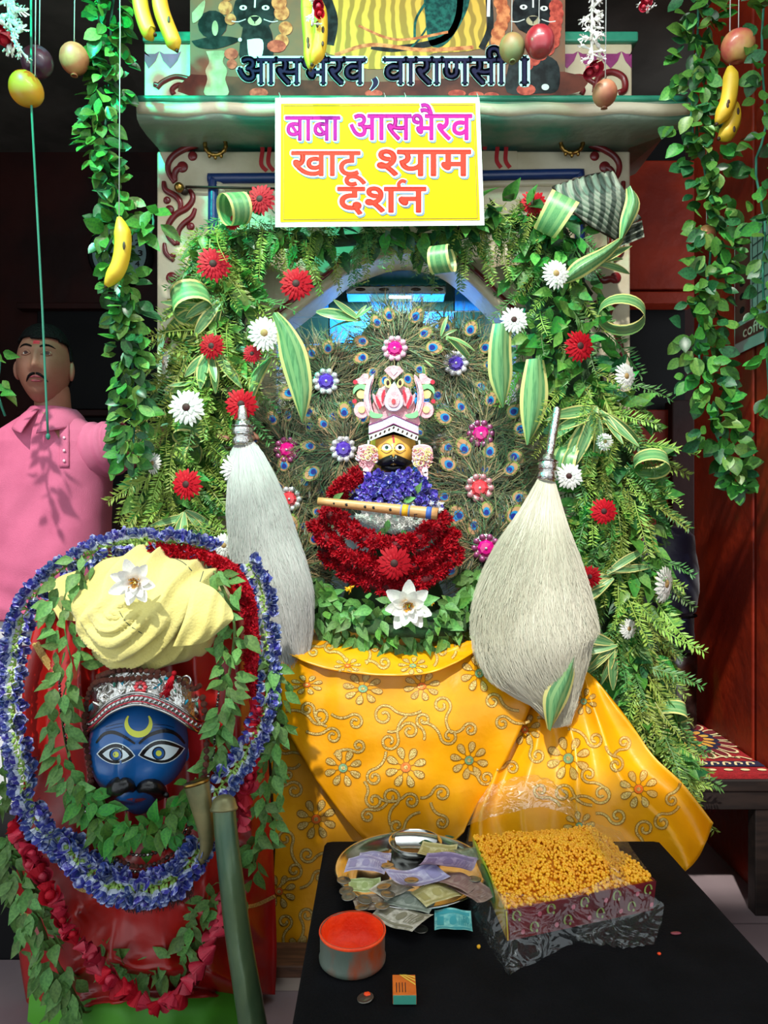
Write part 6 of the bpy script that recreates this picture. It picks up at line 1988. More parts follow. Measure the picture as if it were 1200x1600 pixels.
# silver crown
crw = thing('silver_crown', 'embossed silver crown with red line bands and coloured stones on the blue face', 'crown', W(220, 1125, 1.58))
low = [(134, 1143, 1.66), (146, 1138, 1.615), (170, 1116, 1.585), (196, 1104, 1.572), (217, 1101, 1.570), (240, 1106, 1.572), (268, 1118, 1.585), (302, 1140, 1.615), (316, 1146, 1.66)]
upp = [(146, 1062, 1.67), (158, 1056, 1.63), (178, 1052, 1.60), (200, 1048, 1.59), (218, 1047, 1.588), (238, 1048, 1.59), (262, 1052, 1.60), (290, 1058, 1.63), (304, 1064, 1.67)]
mb = sheet_rows([upp, [tuple(lerp(a, b, .5) for a, b in zip(p, q)) for p, q in zip(upp, low)], low], 48, 16)
for v in mb.v:
    v.y -= .0035 * noise.noise(v * 70)
cb = mb.build('crown_body', M_silver, crw)
cs = cb.modifiers.new('solidify', 'SOLIDIFY'); cs.thickness = .006; cs.offset = 1
lw = smooth_path(low, 10)
for off, r, m in ((0, 2.4, M_steel), (5, 1.0, M_foilred), (14, 1.0, M_foilred), (19, 2.0, M_steel)):
    mb = MB(); mb.tube([W(x, y - off, Y - .004) for x, y, Y in lw], r * s, 6); mb.build('band', m, crw)
lowd = smooth_path(low, 10)
for k in range(28):
    (x, y, Y), _ = along(lowd, (k + .5) / 28)
    MB().ell(W(x, y - 9.5, Y - .004), (.0045, .003, .0065), 8, 5, M=Matrix.Rotation(.5, 3, 'Y')).build('boss', M_steel, crw)
for k in range(64):
    u, v = R.random(), R.uniform(.08, .62)
    a, b = along(smooth_path(upp, 10), u)[0], along(lowd, u)[0]
    p = W(*[lerp(a[i], b[i], v) for i in range(3)])
    MB().ell(p + Vector((0, -.004, 0)), (R.uniform(.003, .005), .004, R.uniform(.008, .013)), 8, 5, M=Matrix.Rotation(R.uniform(-1.2, 1.2), 3, 'Y')).build('embossed_leaf', M_silver if k % 5 else mat('green_enamel', '#2f8a70', .25, coat=.5) if k % 10 else mat('blue_enamel', '#1f9ab4', .25, coat=.5), crw)
M0 = orient(W(220, 1073, 1.575), (0, 0, 1), (0, -1, .2), .0165)
mb = MB()
for k in range(8):
    a = k * PI / 4
    mb.ell((math.cos(a) * .62, math.sin(a) * .62, .1), (.34, .34, .22), 8, 5)
inst('red_flower_stone', mb.mesh('red_flower_stone', M_gemc), crw, M0)
inst('centre_stone', MB().ell((0, 0, .2), (.3, .3, .25), 10, 6).mesh('centre_stone', M_steel), crw, M0)
# red tassel and ring on the bead string
tq = thing('red_tassel', 'two red thread tassels hanging from the bead string on the silver crown', 'tassel', W(264, 1085, 1.565))
for x0, y0, x1, y1 in ((272, 1052, 262, 1074), (268, 1066, 258, 1087)):
    mb = MB()
    for k in range(40):
        e = W(x1 + R.uniform(-9, 9), y1 + R.uniform(-3, 4), 1.558 + R.uniform(-.006, .006))
        mb.tube([W(x0, y0, 1.565), W(lerp(x0, x1, .5) + R.uniform(-5, 5), lerp(y0, y1, .5), 1.558), e], .0009, 4)
    o = mb.build('threads', M_red, tq)
    MB().ell(W(x0, y0, 1.565), (.006, .006, .006), 8, 6).build('knot', M_red, tq)
mb = MB(); P = [W(291 + 7 * math.cos(a), 1064 + 8 * math.sin(a), 1.59) for a in [2 * PI * k / 20 for k in range(21)]]
mb.tube(P, .0024, 8, cap=False); mb.build('silver_ring', M_steel, tq)
# seed bead strings
bead_me = MB().ell((0, 0, 0), (1, 1, 1), 9, 6, fn=lambda d: 1 + .12 * math.sin(d.x * 9) * math.sin(d.y * 9 + 1) * math.cos(d.z * 8)).mesh('bead', M_rudra)
bead_dk = MB().ell((0, 0, 0), (1, 1, 1), 7, 5).mesh('bead', mat('dark_bead', '#2a1a16', .35, var=.3))
bead_sv = MB().ell((0, 0, 0), (1, 1, 1), 7, 5).mesh('bead', M_steel)
def beads(label, pts, r, sets, step=1.9):
    path = wpath(pts, 8)
    L = sum((Vector(b[:3]) - Vector(a[:3])).length for a, b in zip(path, path[1:]))
    rm = r * s
    n = int(L / (rm * step))
    t = thing('bead_string', label, 'beads', along(path, .5)[0][:3], 'bead strings of the blue idol')
    mb = MB(); mb.tube([p[:3] for p in path], rm * .25, 5); mb.build('thread', M_gercen, t)
    for k in range(n):
        p, _ = along(path, (k + .5) / n)
        inst('bead', sets[k % len(sets)], t, Matrix.Translation(p[:3]) @ Matrix.Rotation(R.uniform(0, 6), 4, 'X') @ Matrix.Rotation(R.uniform(0, 6), 4, 'Z') @ Matrix.Scale(rm * R.uniform(.9, 1.08), 4))
beads('brown seed beads round the silver crown and down the left of the blue face', [(157, 1305, 1.56), (146, 1260, 1.58), (140, 1200, 1.60), (133, 1150, 1.625), (135, 1100, 1.63), (148, 1068, 1.61), (180, 1062, 1.575), (215, 1060, 1.565), (250, 1056, 1.565)], 4.9, [bead_me])
beads('second row of brown seed beads just under the cream turban', [(152, 1058, 1.62), (175, 1050, 1.585), (205, 1047, 1.575), (245, 1050, 1.572), (272, 1058, 1.575), (300, 1076, 1.59), (314, 1070, 1.62)], 4.6, [bead_me])
beads('brown seed beads hanging along the right cheek of the blue face', [(316, 1085, 1.61), (321, 1120, 1.60), (323, 1160, 1.585), (321, 1200, 1.57), (314, 1230, 1.57)], 5.0, [bead_me])
beads('thin dark beads hanging outside the right seed beads', [(345, 1030, 1.64), (342, 1080, 1.63), (336, 1130, 1.61), (334, 1180, 1.60), (322, 1225, 1.58)], 2.4, [bead_dk, bead_dk, bead_sv])
beads('thin dark beads hanging along the left leaves beside the robe', [(92, 1040, 1.66), (94, 1090, 1.65), (98, 1130, 1.63), (112, 1200, 1.61), (130, 1255, 1.59)], 2.6, [bead_dk, bead_sv, bead_dk])
beads('upper dark necklace with silver beads below the chin leaves', [(130, 1255, 1.58), (150, 1300, 1.55), (180, 1326, 1.53), (215, 1336, 1.52), (250, 1330, 1.53), (285, 1306, 1.55), (300, 1270, 1.56)], 2.8, [bead_dk, bead_dk, bead_sv])
beads('middle brown bead necklace below the chin leaves', [(136, 1290, 1.57), (160, 1328, 1.54), (190, 1346, 1.525), (220, 1354, 1.52), (255, 1344, 1.525), (285, 1318, 1.54), (300, 1290, 1.55)], 3.4, [bead_me, bead_me, bead_dk])
beads('lowest dark necklace almost touching the blue garland', [(150, 1330, 1.55), (180, 1352, 1.53), (215, 1362, 1.52), (255, 1352, 1.53), (290, 1326, 1.545)], 2.8, [bead_dk, bead_sv])
# dark wool fringe under the garland
fr = thing('dark_fringe', 'dark wool fringe hanging under the blue and white necklace garland', 'fringe', W(225, 1425, 1.54))
mb = MB()
for k in range(260):
    x = R.uniform(165, 300)
    y0 = 1392 - .0045 * (x - 225) ** 2
    mb.ribbon([W(x, y0, 1.545), W(x + R.uniform(-4, 4), y0 + 16, 1.54), W(x + R.uniform(-7, 7), y0 + R.uniform(26, 38), 1.548)], [.0016, .0014, .0005], Vector((0, -1, 0)))
o = mb.build('threads', M_gercen, fr); o['kind'] = 'stuff'
# ------------------------------------------------------------------ turban
tu = thing('turban', 'large cream cotton turban wound in soft folds on the blue idol', 'turban', W(240, 1048, 1.66))
TC = W(240, 952, 1.70)
def turb(u, v):
    th, ph = 2 * PI * u, PI * (v - .5)
    d = Vector((math.cos(ph) * math.sin(th), -math.cos(ph) * math.cos(th), math.sin(ph)))
    x, y, z = d.x * .176 * (1 + .10 * d.z), d.y * .165, d.z * .142
    px, py = x / (1.55 / F), -z / (1.55 / F)
    ang = math.atan2(py + 22, px + 16)
    r = math.hypot((px + 16) * .9, py + 22) / 110
    r += .10 * math.sin(ang * 1.5 + .8) + .04 * noise.noise((px * .02, py * .02, 3))
    f1 = ridge(r * 5.2 + .25 * noise.noise((px * .012, py * .012, 1))) ** 1.5
    f2 = ridge(r * 10.5 + .6 * noise.noise((px * .02, py * .02, 5)))
    low_ = sstep(.1, .45, r)
    up_ = (1 - sstep(-.2, .9, math.sin(ang)))
    f3 = ridge(px * .020 + py * .010 + .5 * noise.noise((px * .015, py * .02, 7))) ** 1.3
    k = .024 * f1 * low_ * (1 - up_) + .012 * f2 * (1 - up_) + .020 * f3 * up_ + .02 * noise.noise((x * 9, z * 9, 2))
    p = Vector((x, y, z))
    n = Vector((x / .176 ** 2, y / .165 ** 2, z / .142 ** 2)).normalized()
    q = p + n * (k - .012)
    q.x += .016 * sstep(0, -.12, z) * (1 if x < 0 else -.5) * abs(x) / .17
    return TC + q
mb = MB(); mb.grid(turb, 150, 100, close=True)
mb.build('wound_cloth', M_turban, tu)
tfn = painted(mb, 1.55)
for pts in ([(262, 868), (285, 878), (300, 892)], [(318, 892), (310, 915), (296, 940)], [(186, 955), (200, 975), (222, 990)]):
    b = MB(); dec_stroke(b, tfn, pts, .7, .001); b.build('border_thread', M_tborder, tu, False)
# loose end at the right and at the left
mb = sheet_rows([[(300, 905, 1.60), (335, 920, 1.585), (362, 952, 1.60)], [(290, 960, 1.555), (330, 975, 1.555), (364, 968, 1.585)], [(270, 1010, 1.56), (315, 1005, 1.565), (345, 985, 1.60)]], 20, 16, rfold(3, .1), .012, 8)
mb.build('loose_end', M_turban, tu)
mb = sheet_rows([[(75, 915, 1.70), (95, 900, 1.69), (125, 890, 1.68)], [(78, 940, 1.68), (100, 940, 1.67), (128, 940, 1.66)], [(92, 968, 1.67), (112, 970, 1.66), (132, 972, 1.65)]], 16, 12, rfold(3, .1), .01, 9)
mb.build('loose_end', M_turban, tu)
lotus('white lotus lying on top of the cream turban', 210, 910, 36, 1.515, (.1, -1, .55), (7, 6, 4), (-.2, 0, 1))
# ------------------------------------------------------------------ garlands of the blue idol
def flower_string(name, label, pts, n, meshes, smin, smax, group, nm='blossom', outw=1.0, side=0, core_m=None, fwd=.5, jit=.35, cr=.35):
    path = wpath(pts, 8)
    t = thing(name, label, 'garland', along(path, .5)[0][:3], group)
    mb = MB(); mb.tube([p[:3] for p in path], [max(.002, p[3] * cr) for p in path], 7)
    mb.build('garland_core', core_m or M_calyx, t)
    for k in range(n):
        p, tan = along(path, (k + .5 * R.random()) / n)
        perp = Vector((tan.z, 0, -tan.x)).normalized()
        sg = (side if k % 3 else -side) if side else (1 if k % 2 else -1)
        d = perp * sg * outw + Vector((0, -fwd, 0)) + rv(jit)
        pos = Vector(p[:3]) + rv(.15) * p[3] + Vector((0, -p[3] * .25, 0))
        inst(nm, R.choice(meshes), t, orient(pos, d, rv(), R.uniform(smin, smax)))
    return t
GB_ = 'flower garlands of the blue idol'
flower_string('blue_garland', 'long blue and white flower garland over the turban and down the left side', [(335, 862, 1.72, 12), (290, 850, 1.71, 12), (240, 846, 1.71, 13), (195, 848, 1.71, 14), (150, 862, 1.71, 15), (105, 884, 1.72, 16), (68, 915, 1.73, 16), (42, 955, 1.74, 17), (28, 1010, 1.74, 18), (20, 1070, 1.73, 18), (24, 1130, 1.72, 19), (36, 1190, 1.70, 20), (46, 1240, 1.67, 20), (64, 1285, 1.62, 19), (95, 1312, 1.585, 18)], 250, PEA, .026, .038, GB_, side=1, jit=.6, cr=.12)
flower_string('blue_garland', 'blue and white flower garland curving across the chest of the blue idol', [(95, 1308, 1.585, 18), (125, 1338, 1.555, 19), (160, 1368, 1.53, 20), (200, 1386, 1.515, 20), (240, 1384, 1.515, 20), (275, 1368, 1.525, 19), (302, 1340, 1.54, 17), (316, 1305, 1.56, 12)], 120, PEA, .030, .042, GB_, side=1, jit=.55, cr=.12)
flower_string('blue_garland', 'blue and white pea flower garland at the right edge of the red robe', [(388, 880, 1.73, 9), (408, 920, 1.73, 10), (415, 975, 1.72, 10), (418, 1030, 1.71, 12), (418, 1080, 1.69, 17), (405, 1130, 1.66, 18), (385, 1175, 1.63, 18), (358, 1212, 1.60, 17), (335, 1240, 1.58, 14)], 105, PEA, .026, .038, GB_, side=-1, jit=.65, cr=.12)
flower_string('red_petal_garland', 'thick red petal garland curving from the turban down inside the right blue garland', [(238, 856, 1.70, 12), (285, 862, 1.70, 15), (330, 872, 1.70, 16), (366, 895, 1.695, 18), (386, 935, 1.69, 19), (393, 985, 1.685, 19), (393, 1035, 1.68, 18), (390, 1085, 1.675, 16)], 120, POM, .017, .024, GB_, 'flower', core_m=M_redd, cr=.6)
LGp = 'leaf garlands of the blue idol'
flower_string('rose_garland', 'string of dark red rosebuds in a deep curve across the bottom of the red robe', [(28, 1288, 1.64, 14), (45, 1325, 1.59, 16), (65, 1368, 1.56, 17), (88, 1412, 1.535, 17), (112, 1455, 1.525, 18), (142, 1494, 1.515, 18), (175, 1525, 1.505, 19), (210, 1552, 1.50, 20), (245, 1566, 1.50, 21), (278, 1552, 1.505, 20), (305, 1522, 1.515, 20), (328, 1482, 1.53, 19), (342, 1436, 1.545, 18), (348, 1392, 1.555, 16)], 46, ROSE, .021, .029, GB_, 'rose', outw=.7, core_m=M_stem, jit=.5, cr=.25)
flower_string('rose_garland', 'short string of red rosebuds down the right side of the robe beside the staff', [(398, 1100, 1.66, 12), (396, 1150, 1.655, 14), (392, 1200, 1.64, 16), (384, 1245, 1.63, 16), (376, 1290, 1.63, 12)], 24, ROSE, .018, .025, GB_, 'rose', outw=.7, core_m=M_stem, jit=.5, cr=.25)
def leaf_garland(label, pts, n, meshes, a, b, down=.6, k=.45, dep=.03):
    path = wpath(pts, 8)
    t = thing('leaf_garland', label, 'garland', along(path, .5)[0][:3], LGp)
    core(t, path, k, .3, M_stem, 'stems')
    foliage(t, path, n, meshes, a, b, down=down, out=.7, depth=dep, rnd=.7, uni=True)
leaf_garland('soft green leaf garland hanging from the turban along the left side of the blue face', [(140, 872, 1.66, 18), (112, 905, 1.64, 22), (98, 950, 1.63, 24), (104, 1000, 1.63, 24), (112, 1045, 1.625, 22), (98, 1090, 1.625, 20), (98, 1140, 1.62, 16), (108, 1190, 1.61, 15), (118, 1230, 1.60, 12)], 88, L_tulsi, .036, .056, k=.2)
leaf_garland('soft green leaf garland hanging from the turban along the right side of the blue face', [(335, 892, 1.66, 16), (352, 930, 1.64, 22), (366, 975, 1.635, 24), (364, 1020, 1.635, 22), (356, 1065, 1.63, 18), (352, 1110, 1.625, 14), (345, 1160, 1.62, 12), (326, 1200, 1.61, 12)], 75, L_tulsi, .036, .058, k=.2)
leaf_garland('collar of green leaves under the chin of the blue face', [(128, 1215, 1.60, 14), (145, 1252, 1.58, 20), (172, 1286, 1.555, 24), (215, 1302, 1.54, 26), (258, 1290, 1.55, 24), (288, 1255, 1.565, 20), (306, 1215, 1.58, 12)], 90, L_leaf2 if 'L_leaf2' in globals() else L_mid, .034, .055, down=.7, k=.3)
leaf_garland('green leaf garland at the outer right edge of the red robe beside the yellow cloth', [(432, 1020, 1.72, 16), (436, 1080, 1.71, 20), (434, 1140, 1.70, 22), (430, 1200, 1.69, 24), (418, 1250, 1.68, 24), (408, 1300, 1.66, 26), (396, 1350, 1.66, 20)], 85, L_tulsi, .036, .056, k=.2)
leaf_garland('green leaf bunch hanging outside the rosebuds at the lower left of the robe', [(14, 1300, 1.67, 12), (28, 1350, 1.63, 18), (45, 1400, 1.60, 24), (64, 1450, 1.58, 28), (86, 1500, 1.57, 28), (112, 1548, 1.565, 22), (130, 1575, 1.56, 12)], 110, L_tulsi, .036, .060, down=.9, k=.2)
leaf_garland('green leaves lying inside the curve of the rosebud string at the bottom', [(160, 1468, 1.58, 10), (190, 1498, 1.57, 12), (230, 1515, 1.565, 12), (270, 1500, 1.565, 16), (298, 1460, 1.57, 16), (320, 1420, 1.575, 18), (335, 1380, 1.59, 18), (390, 1390, 1.62, 16)], 70, L_tulsi, .034, .056, down=.3, k=.12)
leaf_garland('few green leaves at the left edge of the picture below the blue garland', [(2, 1170, 1.72, 8), (8, 1220, 1.72, 12), (12, 1270, 1.71, 12)], 12, L_tulsi, .036, .055, k=.2)
# ------------------------------------------------------------------ staff and horn
stf = thing('brass_staff', 'green tarnished brass staff with a rounded cap leaning before the red robe', 'staff', W(400, 1640, 1.42))
P = smooth_path([(350, 1262, 1.50, 17.5), (354, 1310, 1.49, 18), (362, 1380, 1.475, 19), (372, 1460, 1.46, 20), (385, 1540, 1.44, 21), (402, 1645, 1.42, 22.5)], 6)
mb = MB(); mb.tube([W(*p[:3]) for p in P], [p[3] * p[2] / F for p in P], 24); mb.build('shaft', M_pat, stf)
mb = MB(); ax = (W(350, 1244, 1.505) - W(350, 1262, 1.50)).normalized(); b0 = W(350, 1266, 1.50); s1 = 1.5 / F
mb.tube([b0, b0 + ax * .004, b0 + ax * .007, b0 + ax * .012, b0 + ax * .022, b0 + ax * .029, b0 + ax * .032], [21 * s1, 21.5 * s1, 20 * s1, 19 * s1, 17 * s1, 11 * s1, 2 * s1], 24)
mb.build('cap', M_horn, stf)
hn = thing('brass_horn', 'short curved dull brass horn beside the right cheek of the blue face', 'horn', W(315, 1350, 1.52))
P = smooth_path([(307, 1222, 1.53, 20), (313, 1250, 1.525, 17.5), (320, 1285, 1.52, 14), (323, 1318, 1.52, 10.5), (316, 1342, 1.52, 7), (308, 1350, 1.52, 4)], 6)
mb = MB(); mb.tube([W(*p[:3]) for p in P], [p[3] * p[2] / F for p in P], 24); mb.build('tube', M_horn, hn)
mb = MB(); q = W(307, 1222, 1.53); a2 = (q - W(313, 1250, 1.525)).normalized()
mb.tube([q - a2 * .004, q + a2 * .002, q + a2 * .003], [21 * s1, 21 * s1, 19 * s1], 24); mb.build('rim', M_brass, hn)
# wooden step between idol and table
ws = thing('wooden_step', 'low wooden step seen between the red robe and the black table', 'step', (-.30, 1.75, 0))
MB().box((-.285, 1.80, .055), (.20, .10, .03)).build('board', mat('brown_wood', '#6a4630', .6, c2='#4a3020', ns=12, stretch=(1, 8, 8)), ws, False, bevel=.003)
MB().box((-.285, 1.80, .019), (.19, .08, .038)).build('base', mat('pale_stone', '#b9a898', .6), ws, False, bevel=.003)
MB().ell((-.283, 1.745, .072), (.011, .005, .003), 8, 5).build('petal', M_lip, None, True, ('pink petal lying on the low wooden step', 'petal'))

sl_ = thing('stone_ledge', 'dark stone ledge behind the blue idol at the lower left edge', 'ledge', (-1.28, 1.98, 0))
MB().box((-1.28, 1.98, .15), (.70, .20, .30)).build('block', M_black, sl_, False, bevel=.008)
MB().box((-1.28, 1.97, .315), (.74, .24, .03)).build('slab', M_black, sl_, False, bevel=.006)
# ------------------------------------------------------------------ the man in the pink shirt
YM = 2.30
sm_ = YM / F
man = thing('person', 'man with moustache in a pink polo shirt and white trousers behind the blue idol', 'person', (W(75, 800, YM).x, YM, 0))
XM = W(75, 800, YM).x
def zpy(py):
    return ZC - (py - 800) * sm_
def skinned(verts, edges, radii, root=0, sub=2):
    me = bpy.data.meshes.new('skin_base')
    me.from_pydata(verts, edges, [])
    o = bpy.data.objects.new('skin_base', me)
    COL.objects.link(o)
    o.modifiers.new('skin', 'SKIN').use_smooth_shade = True
    sv = me.skin_vertices[0].data
    for k, r in enumerate(radii):
        sv[k].radius = r if isinstance(r, tuple) else (r, r)
        sv[k].use_root = k == root
    ss = o.modifiers.new('sub', 'SUBSURF'); ss.levels = sub; ss.render_levels = sub
    out = bpy.data.meshes.new_from_object(o.evaluated_get(bpy.context.evaluated_depsgraph_get()))
    bpy.data.objects.remove(o)
    bpy.data.meshes.remove(me)
    v = [p.co.copy() for p in out.vertices]
    f = [list(p.vertices) for p in out.polygons]
    bpy.data.meshes.remove(out)
    return v, f
V, E_, RR = [], [], []
def jv(p, r, par=None):
    V.append(Vector(p)); RR.append(r)
    if par is not None:
        E_.append((par, len(V) - 1))
    return len(V) - 1
pel = jv((XM, YM + .02, .92), (.14, .10))
wai = jv((XM, YM + .02, 1.10), (.14, .10), pel)
che = jv((XM, YM + .02, 1.32), (.15, .105), wai)
nck = jv((XM + .005, YM + .03, 1.47), (.062, .062), che)
nk2 = jv((XM + .008, YM + .015, 1.56), (.056, .058), nck)
jv((XM + .01, YM + .0, 1.63), (.055, .06), nk2)
def hand(w, d, side, palm_n, par):
    d = Vector(d).normalized(); pn = Vector(palm_n).normalized(); sd = d.cross(pn).normalized() * side
    p = jv(Vector(w) + d * .05, (.030, .015), par)
    for k, (off, L) in enumerate(((.027, .070), (.009, .078), (-.010, .072), (-.027, .055))):
        a = jv(Vector(w) + d * .088 + sd * off, .0095, p)
        b = jv(Vector(w) + d * (.088 + L * .45) + sd * off * 1.05 + pn * .006, .0088, a)
        c = jv(Vector(w) + d * (.088 + L * .78) + sd * off * 1.05 + pn * .018, .0080, b)
        jv(Vector(w) + d * (.088 + L * .95) + sd * off * 1.05 + pn * .034, .0070, c)
    a = jv(Vector(w) + d * .03 + sd * .036 + pn * .006, .0125, p)
    b = jv(Vector(w) + d * .06 + sd * .054 + pn * .014, .0105, a)
    jv(Vector(w) + d * .088 + sd * .060 + pn * .022, .0085, b)
# arm towards the shrine (right in the picture), hanging arm (left)
sh = jv((XM + .155, YM + .02, 1.40), (.058, .058), che)
el = jv((XM + .36, YM - .03, 1.425), (.042, .042), sh)
wr_ = jv((XM + .55, YM - .12, 1.435), (.029, .026), el)
hand(V[wr_], (1, -.15, .05), -1, (0, .2, -1), wr_)
sh2 = jv((XM - .165, YM + .02, 1.40), (.058, .058), che)
el2 = jv((XM - .235, YM + .03, 1.13), (.042, .042), sh2)
wr2 = jv((XM - .165, YM - .10, .93), (.028, .028), el2)
hand(V[wr2], (.06, -.28, -1), 1, (1, .2, 0), wr2)
for sx in (-1, 1):
    hp = jv((XM + sx * .09, YM + .03, .84), (.085, .088), pel)
    kn = jv((XM + sx * .10, YM + .02, .48), (.056, .06), hp)
    an = jv((XM + sx * .10, YM + .05, .09), (.036, .04), kn)
    jv((XM + sx * .11, YM - .06, .032), (.042, .028), an)
sv_, sf_ = skinned(V, E_, RR)
mb = MB(); mb.add(sv_, sf_)
HM = Vector((W(72, 800, YM).x, YM - .01, zpy(574)))
MB_ = [(0, .05, .11, .24, .14), (0, -.17, .18, .11, .22), (.17, -.24, .08, .06, .06), (.38, .17, .20, .09, -.07), (.38, .31, .32, .07, .06), (.5, -.15, .24, .2, .04), (0, -.44, .26, .06, .08), (0, -.54, .24, .06, .06), (0, -.49, .3, .02, -.03), (0, -.82, .3, .14, .09), (0, -.66, .3, .06, -.02)]
RZ, RX = .16, -.06
head(mb, HM, .080, .094, .124, .18, .0, MB_, 96, 72, rotz=RZ, rotx=RX)
RM = Matrix.Rotation(RZ, 3, 'Z') @ Matrix.Rotation(RX, 3, 'X')
for sx in (-1, 1):
    mb.ell(HM + RM @ Vector((sx * .081, .005, -.012)), (.010, .020, .032), 12, 8, M=RM @ Matrix.Rotation(sx * .35, 3, 'Z'))
mb.build('body', M_skin, man)
hmb = MB(); head(hmb, HM, .080, .094, .124, .18, .0, MB_, 96, 72, rotz=RZ, rotx=RX)
ff = painted(hmb, YM - .1)
def loc(u, v, h=0.0):
    """front point of the face in head units"""
    o = HM + RM @ Vector((u * .080, -.3, v * .124))
    d = RM @ Vector((0, 1, 0))
    tr_ = BVHTree.FromPolygons(hmb.v, hmb.f) if not hasattr(loc, 't') else loc.t
    loc.t = tr_
    hit = tr_.ray_cast(o, d)
    return (hit[0] if hit[0] is not None else o + d * .21) - d * h
lf = lambda u, v, h: loc(u, v, h)
M_mhair = M_hair
for sx in (-1, 1):
    ew = MB(); ew.ell(loc(sx * .38, .17, -.0085), (.0135, .0125, .0115), 14, 10); eo = ew.build('eye', M_eyew, man)
    ir = MB(); dec_disc(ir, lambda u, v, h: loc(sx * .38, .17, .0052) + RM @ Vector((u, 0, v)), (0.002, 0), .0070, 14); ir.build('iris', M_gercen, eo)
    for (v0, w, nm) in ((.228, .0026, 'upper_lid'), (.112, .0018, 'lower_lid')):
        b = MB(); b.tube([loc(sx * .38 + k * .045, v0 - .006 * k * k * (1 if v0 > .15 else -.6), .003) for k in (-4, -3, -2, -1, 0, 1, 2, 3, 4)], [w * .6, w, w, w, w, w, w, w, w * .6], 6)
        b.build(nm, M_skin, man)
    b = MB(); b.tube([loc(sx * (.15 + .10 * k), .32 + .06 * math.sin(k * .62), .001) for k in range(6)], [.0035, .006, .0062, .0055, .004, .0015], 6, flat=.6); b.build('eyebrow', M_mhair, man)
    b = MB(); b.tube([loc(sx * (.02 + .075 * k), -.355 - .012 * k * k * .6, .001) for k in range(6)], [.005, .007, .0072, .0062, .0045, .0015], 6, flat=.6); b.build('moustache', M_mhair, man)
b = MB(); b.tube([loc(u, -.44 + .01 * math.cos(u * 12), .0005) for u in (-.26, -.15, -.06, 0, .06, .15, .26)], [.001, .004, .005, .0045, .005, .004, .001], 6, flat=.7); b.build('upper_lip', M_lip, man)
b = MB(); b.tube([loc(u, -.53, .0005) for u in (-.22, -.12, 0, .12, .22)], [.001, .005, .006, .005, .001], 6, flat=.7); b.build('lower_lip', M_lip, man)
b = MB(); dec_stroke(b, lf, [(-.12, .46), (0, .47), (.12, .46)], .02, .001); dec_stroke(b, lf, [(-.12, .41), (0, .42), (.12, .41)], .02, .001); b.build('forehead_mark', M_foilred, man, False)
# hair
hb = MB(); head(hb, Vector((0, 0, 0)), .080, .094, .124, .18, .0, [], 64, 48)
keep = []
for f in hb.f:
    c = sum((hb.v[i] for i in f), Vector()) / len(f)
    y, z = c.y / .094, c.z / .124
    line = .60 - .10 * math.exp(-(c.x / .03) ** 2) - .10 * sstep(.02, .075, abs(c.x)) if y < -.1 else lerp(.12, -.5, sstep(-.1, .45, y))
    if z > line:
        keep.append(f)
hv = [HM + RM @ (v * (1.075 + .045 * sstep(.2, .9, v.z / .124) + .018 * noise.noise(v * 60))) for v in hb.v]
h2 = MB(); h2.add(hv, keep); ho = h2.build('hair', M_hair, man)
hs_ = ho.modifiers.new('solidify', 'SOLIDIFY'); hs_.thickness = .006; hs_.offset = -1
# polo shirt
def shirt(u, v):
    prof = [(636, .062, .066, .03), (648, .085, .072, .02), (660, .125, .085, .02), (674, .168, .105, .02), (692, .192, .118, .02), (722, .196, .128, .02), (760, .190, .136, .015), (810, .186, .140, .01), (870, .188, .146, .005), (930, .190, .150, .005), (962, .190, .150, .005)]
    k = v * (len(prof) - 1)
    i = min(int(k), len(prof) - 2)
    t_ = k - i
    py, a, b, yo = [lerp(p, q, t_) for p, q in zip(prof[i], prof[i + 1])]
    th = 2 * PI * u
    cx, sy = math.sin(th), -math.cos(th)
    x = math.copysign(abs(cx) ** .85, cx) * a
    y = math.copysign(abs(sy) ** .9, sy) * b
    fold = .007 * ridge(x * 9 + (py - 700) * .010 + .6 * noise.noise((x * 6, py * .008, 2))) * sstep(690, 780, py) + .010 * noise.noise((x * 7, py * .013, sy)) * sstep(680, 760, py)
    fold += .008 * ridge((py - 900) * .028 - x * 2 + .5 * noise.noise((x * 5, py * .01, 4))) * sstep(850, 930, py)
    y -= fold * (1 if sy < 0 else -.5)
    return Vector((XM + x, YM + .02 + yo * .3 + y, zpy(py)))
mb = MB(); mb.grid(shirt, 96, 80, close=True)
sht = mb.build('polo_shirt', M_shirt, man)
st_ = sht.modifiers.new('solidify', 'SOLIDIFY'); st_.thickness = .004; st_.offset = 1
sfn = painted(mb, YM - .12)
# sleeves
def sleeve(pts, rs, name='sleeve'):
    P = smooth_path([tuple(p) + (r,) for p, r in zip(pts, rs)], 6)
    n = len(P) - 1
    mb = MB()
    mb.tube([p[:3] for p in P], [p[3] * (1 + .05 * math.sin(k * 1.3)) for k, p in enumerate(P)], 20, cap=False)
    for v in mb.v:
        v += Vector((0, -1, .3)) * .006 * noise.noise(v * 16)
    o = mb.build(name, M_shirt, sht)
    q = o.modifiers.new('solidify', 'SOLIDIFY'); q.thickness = .004; q.offset = 1
    c = MB(); c.tube([P[-2][:3], Vector(P[-1][:3]) + (Vector(P[-1][:3]) - Vector(P[-2][:3])) * .4], P[-1][3] * 1.04, 20, cap=False); c.build('cuff', M_shirt, sht)
sleeve([(XM + .10, YM + .03, 1.375), (XM + .16, YM + .02, 1.388), (XM + .21, YM + .01, 1.40), (XM + .245, YM, 1.41)], [.10, .092, .082, .078])
sleeve([(XM - .10, YM + .03, 1.38), (XM - .165, YM + .02, 1.36), (XM - .195, YM + .02, 1.28), (XM - .22, YM + .02, 1.19)], [.09, .085, .080, .076])
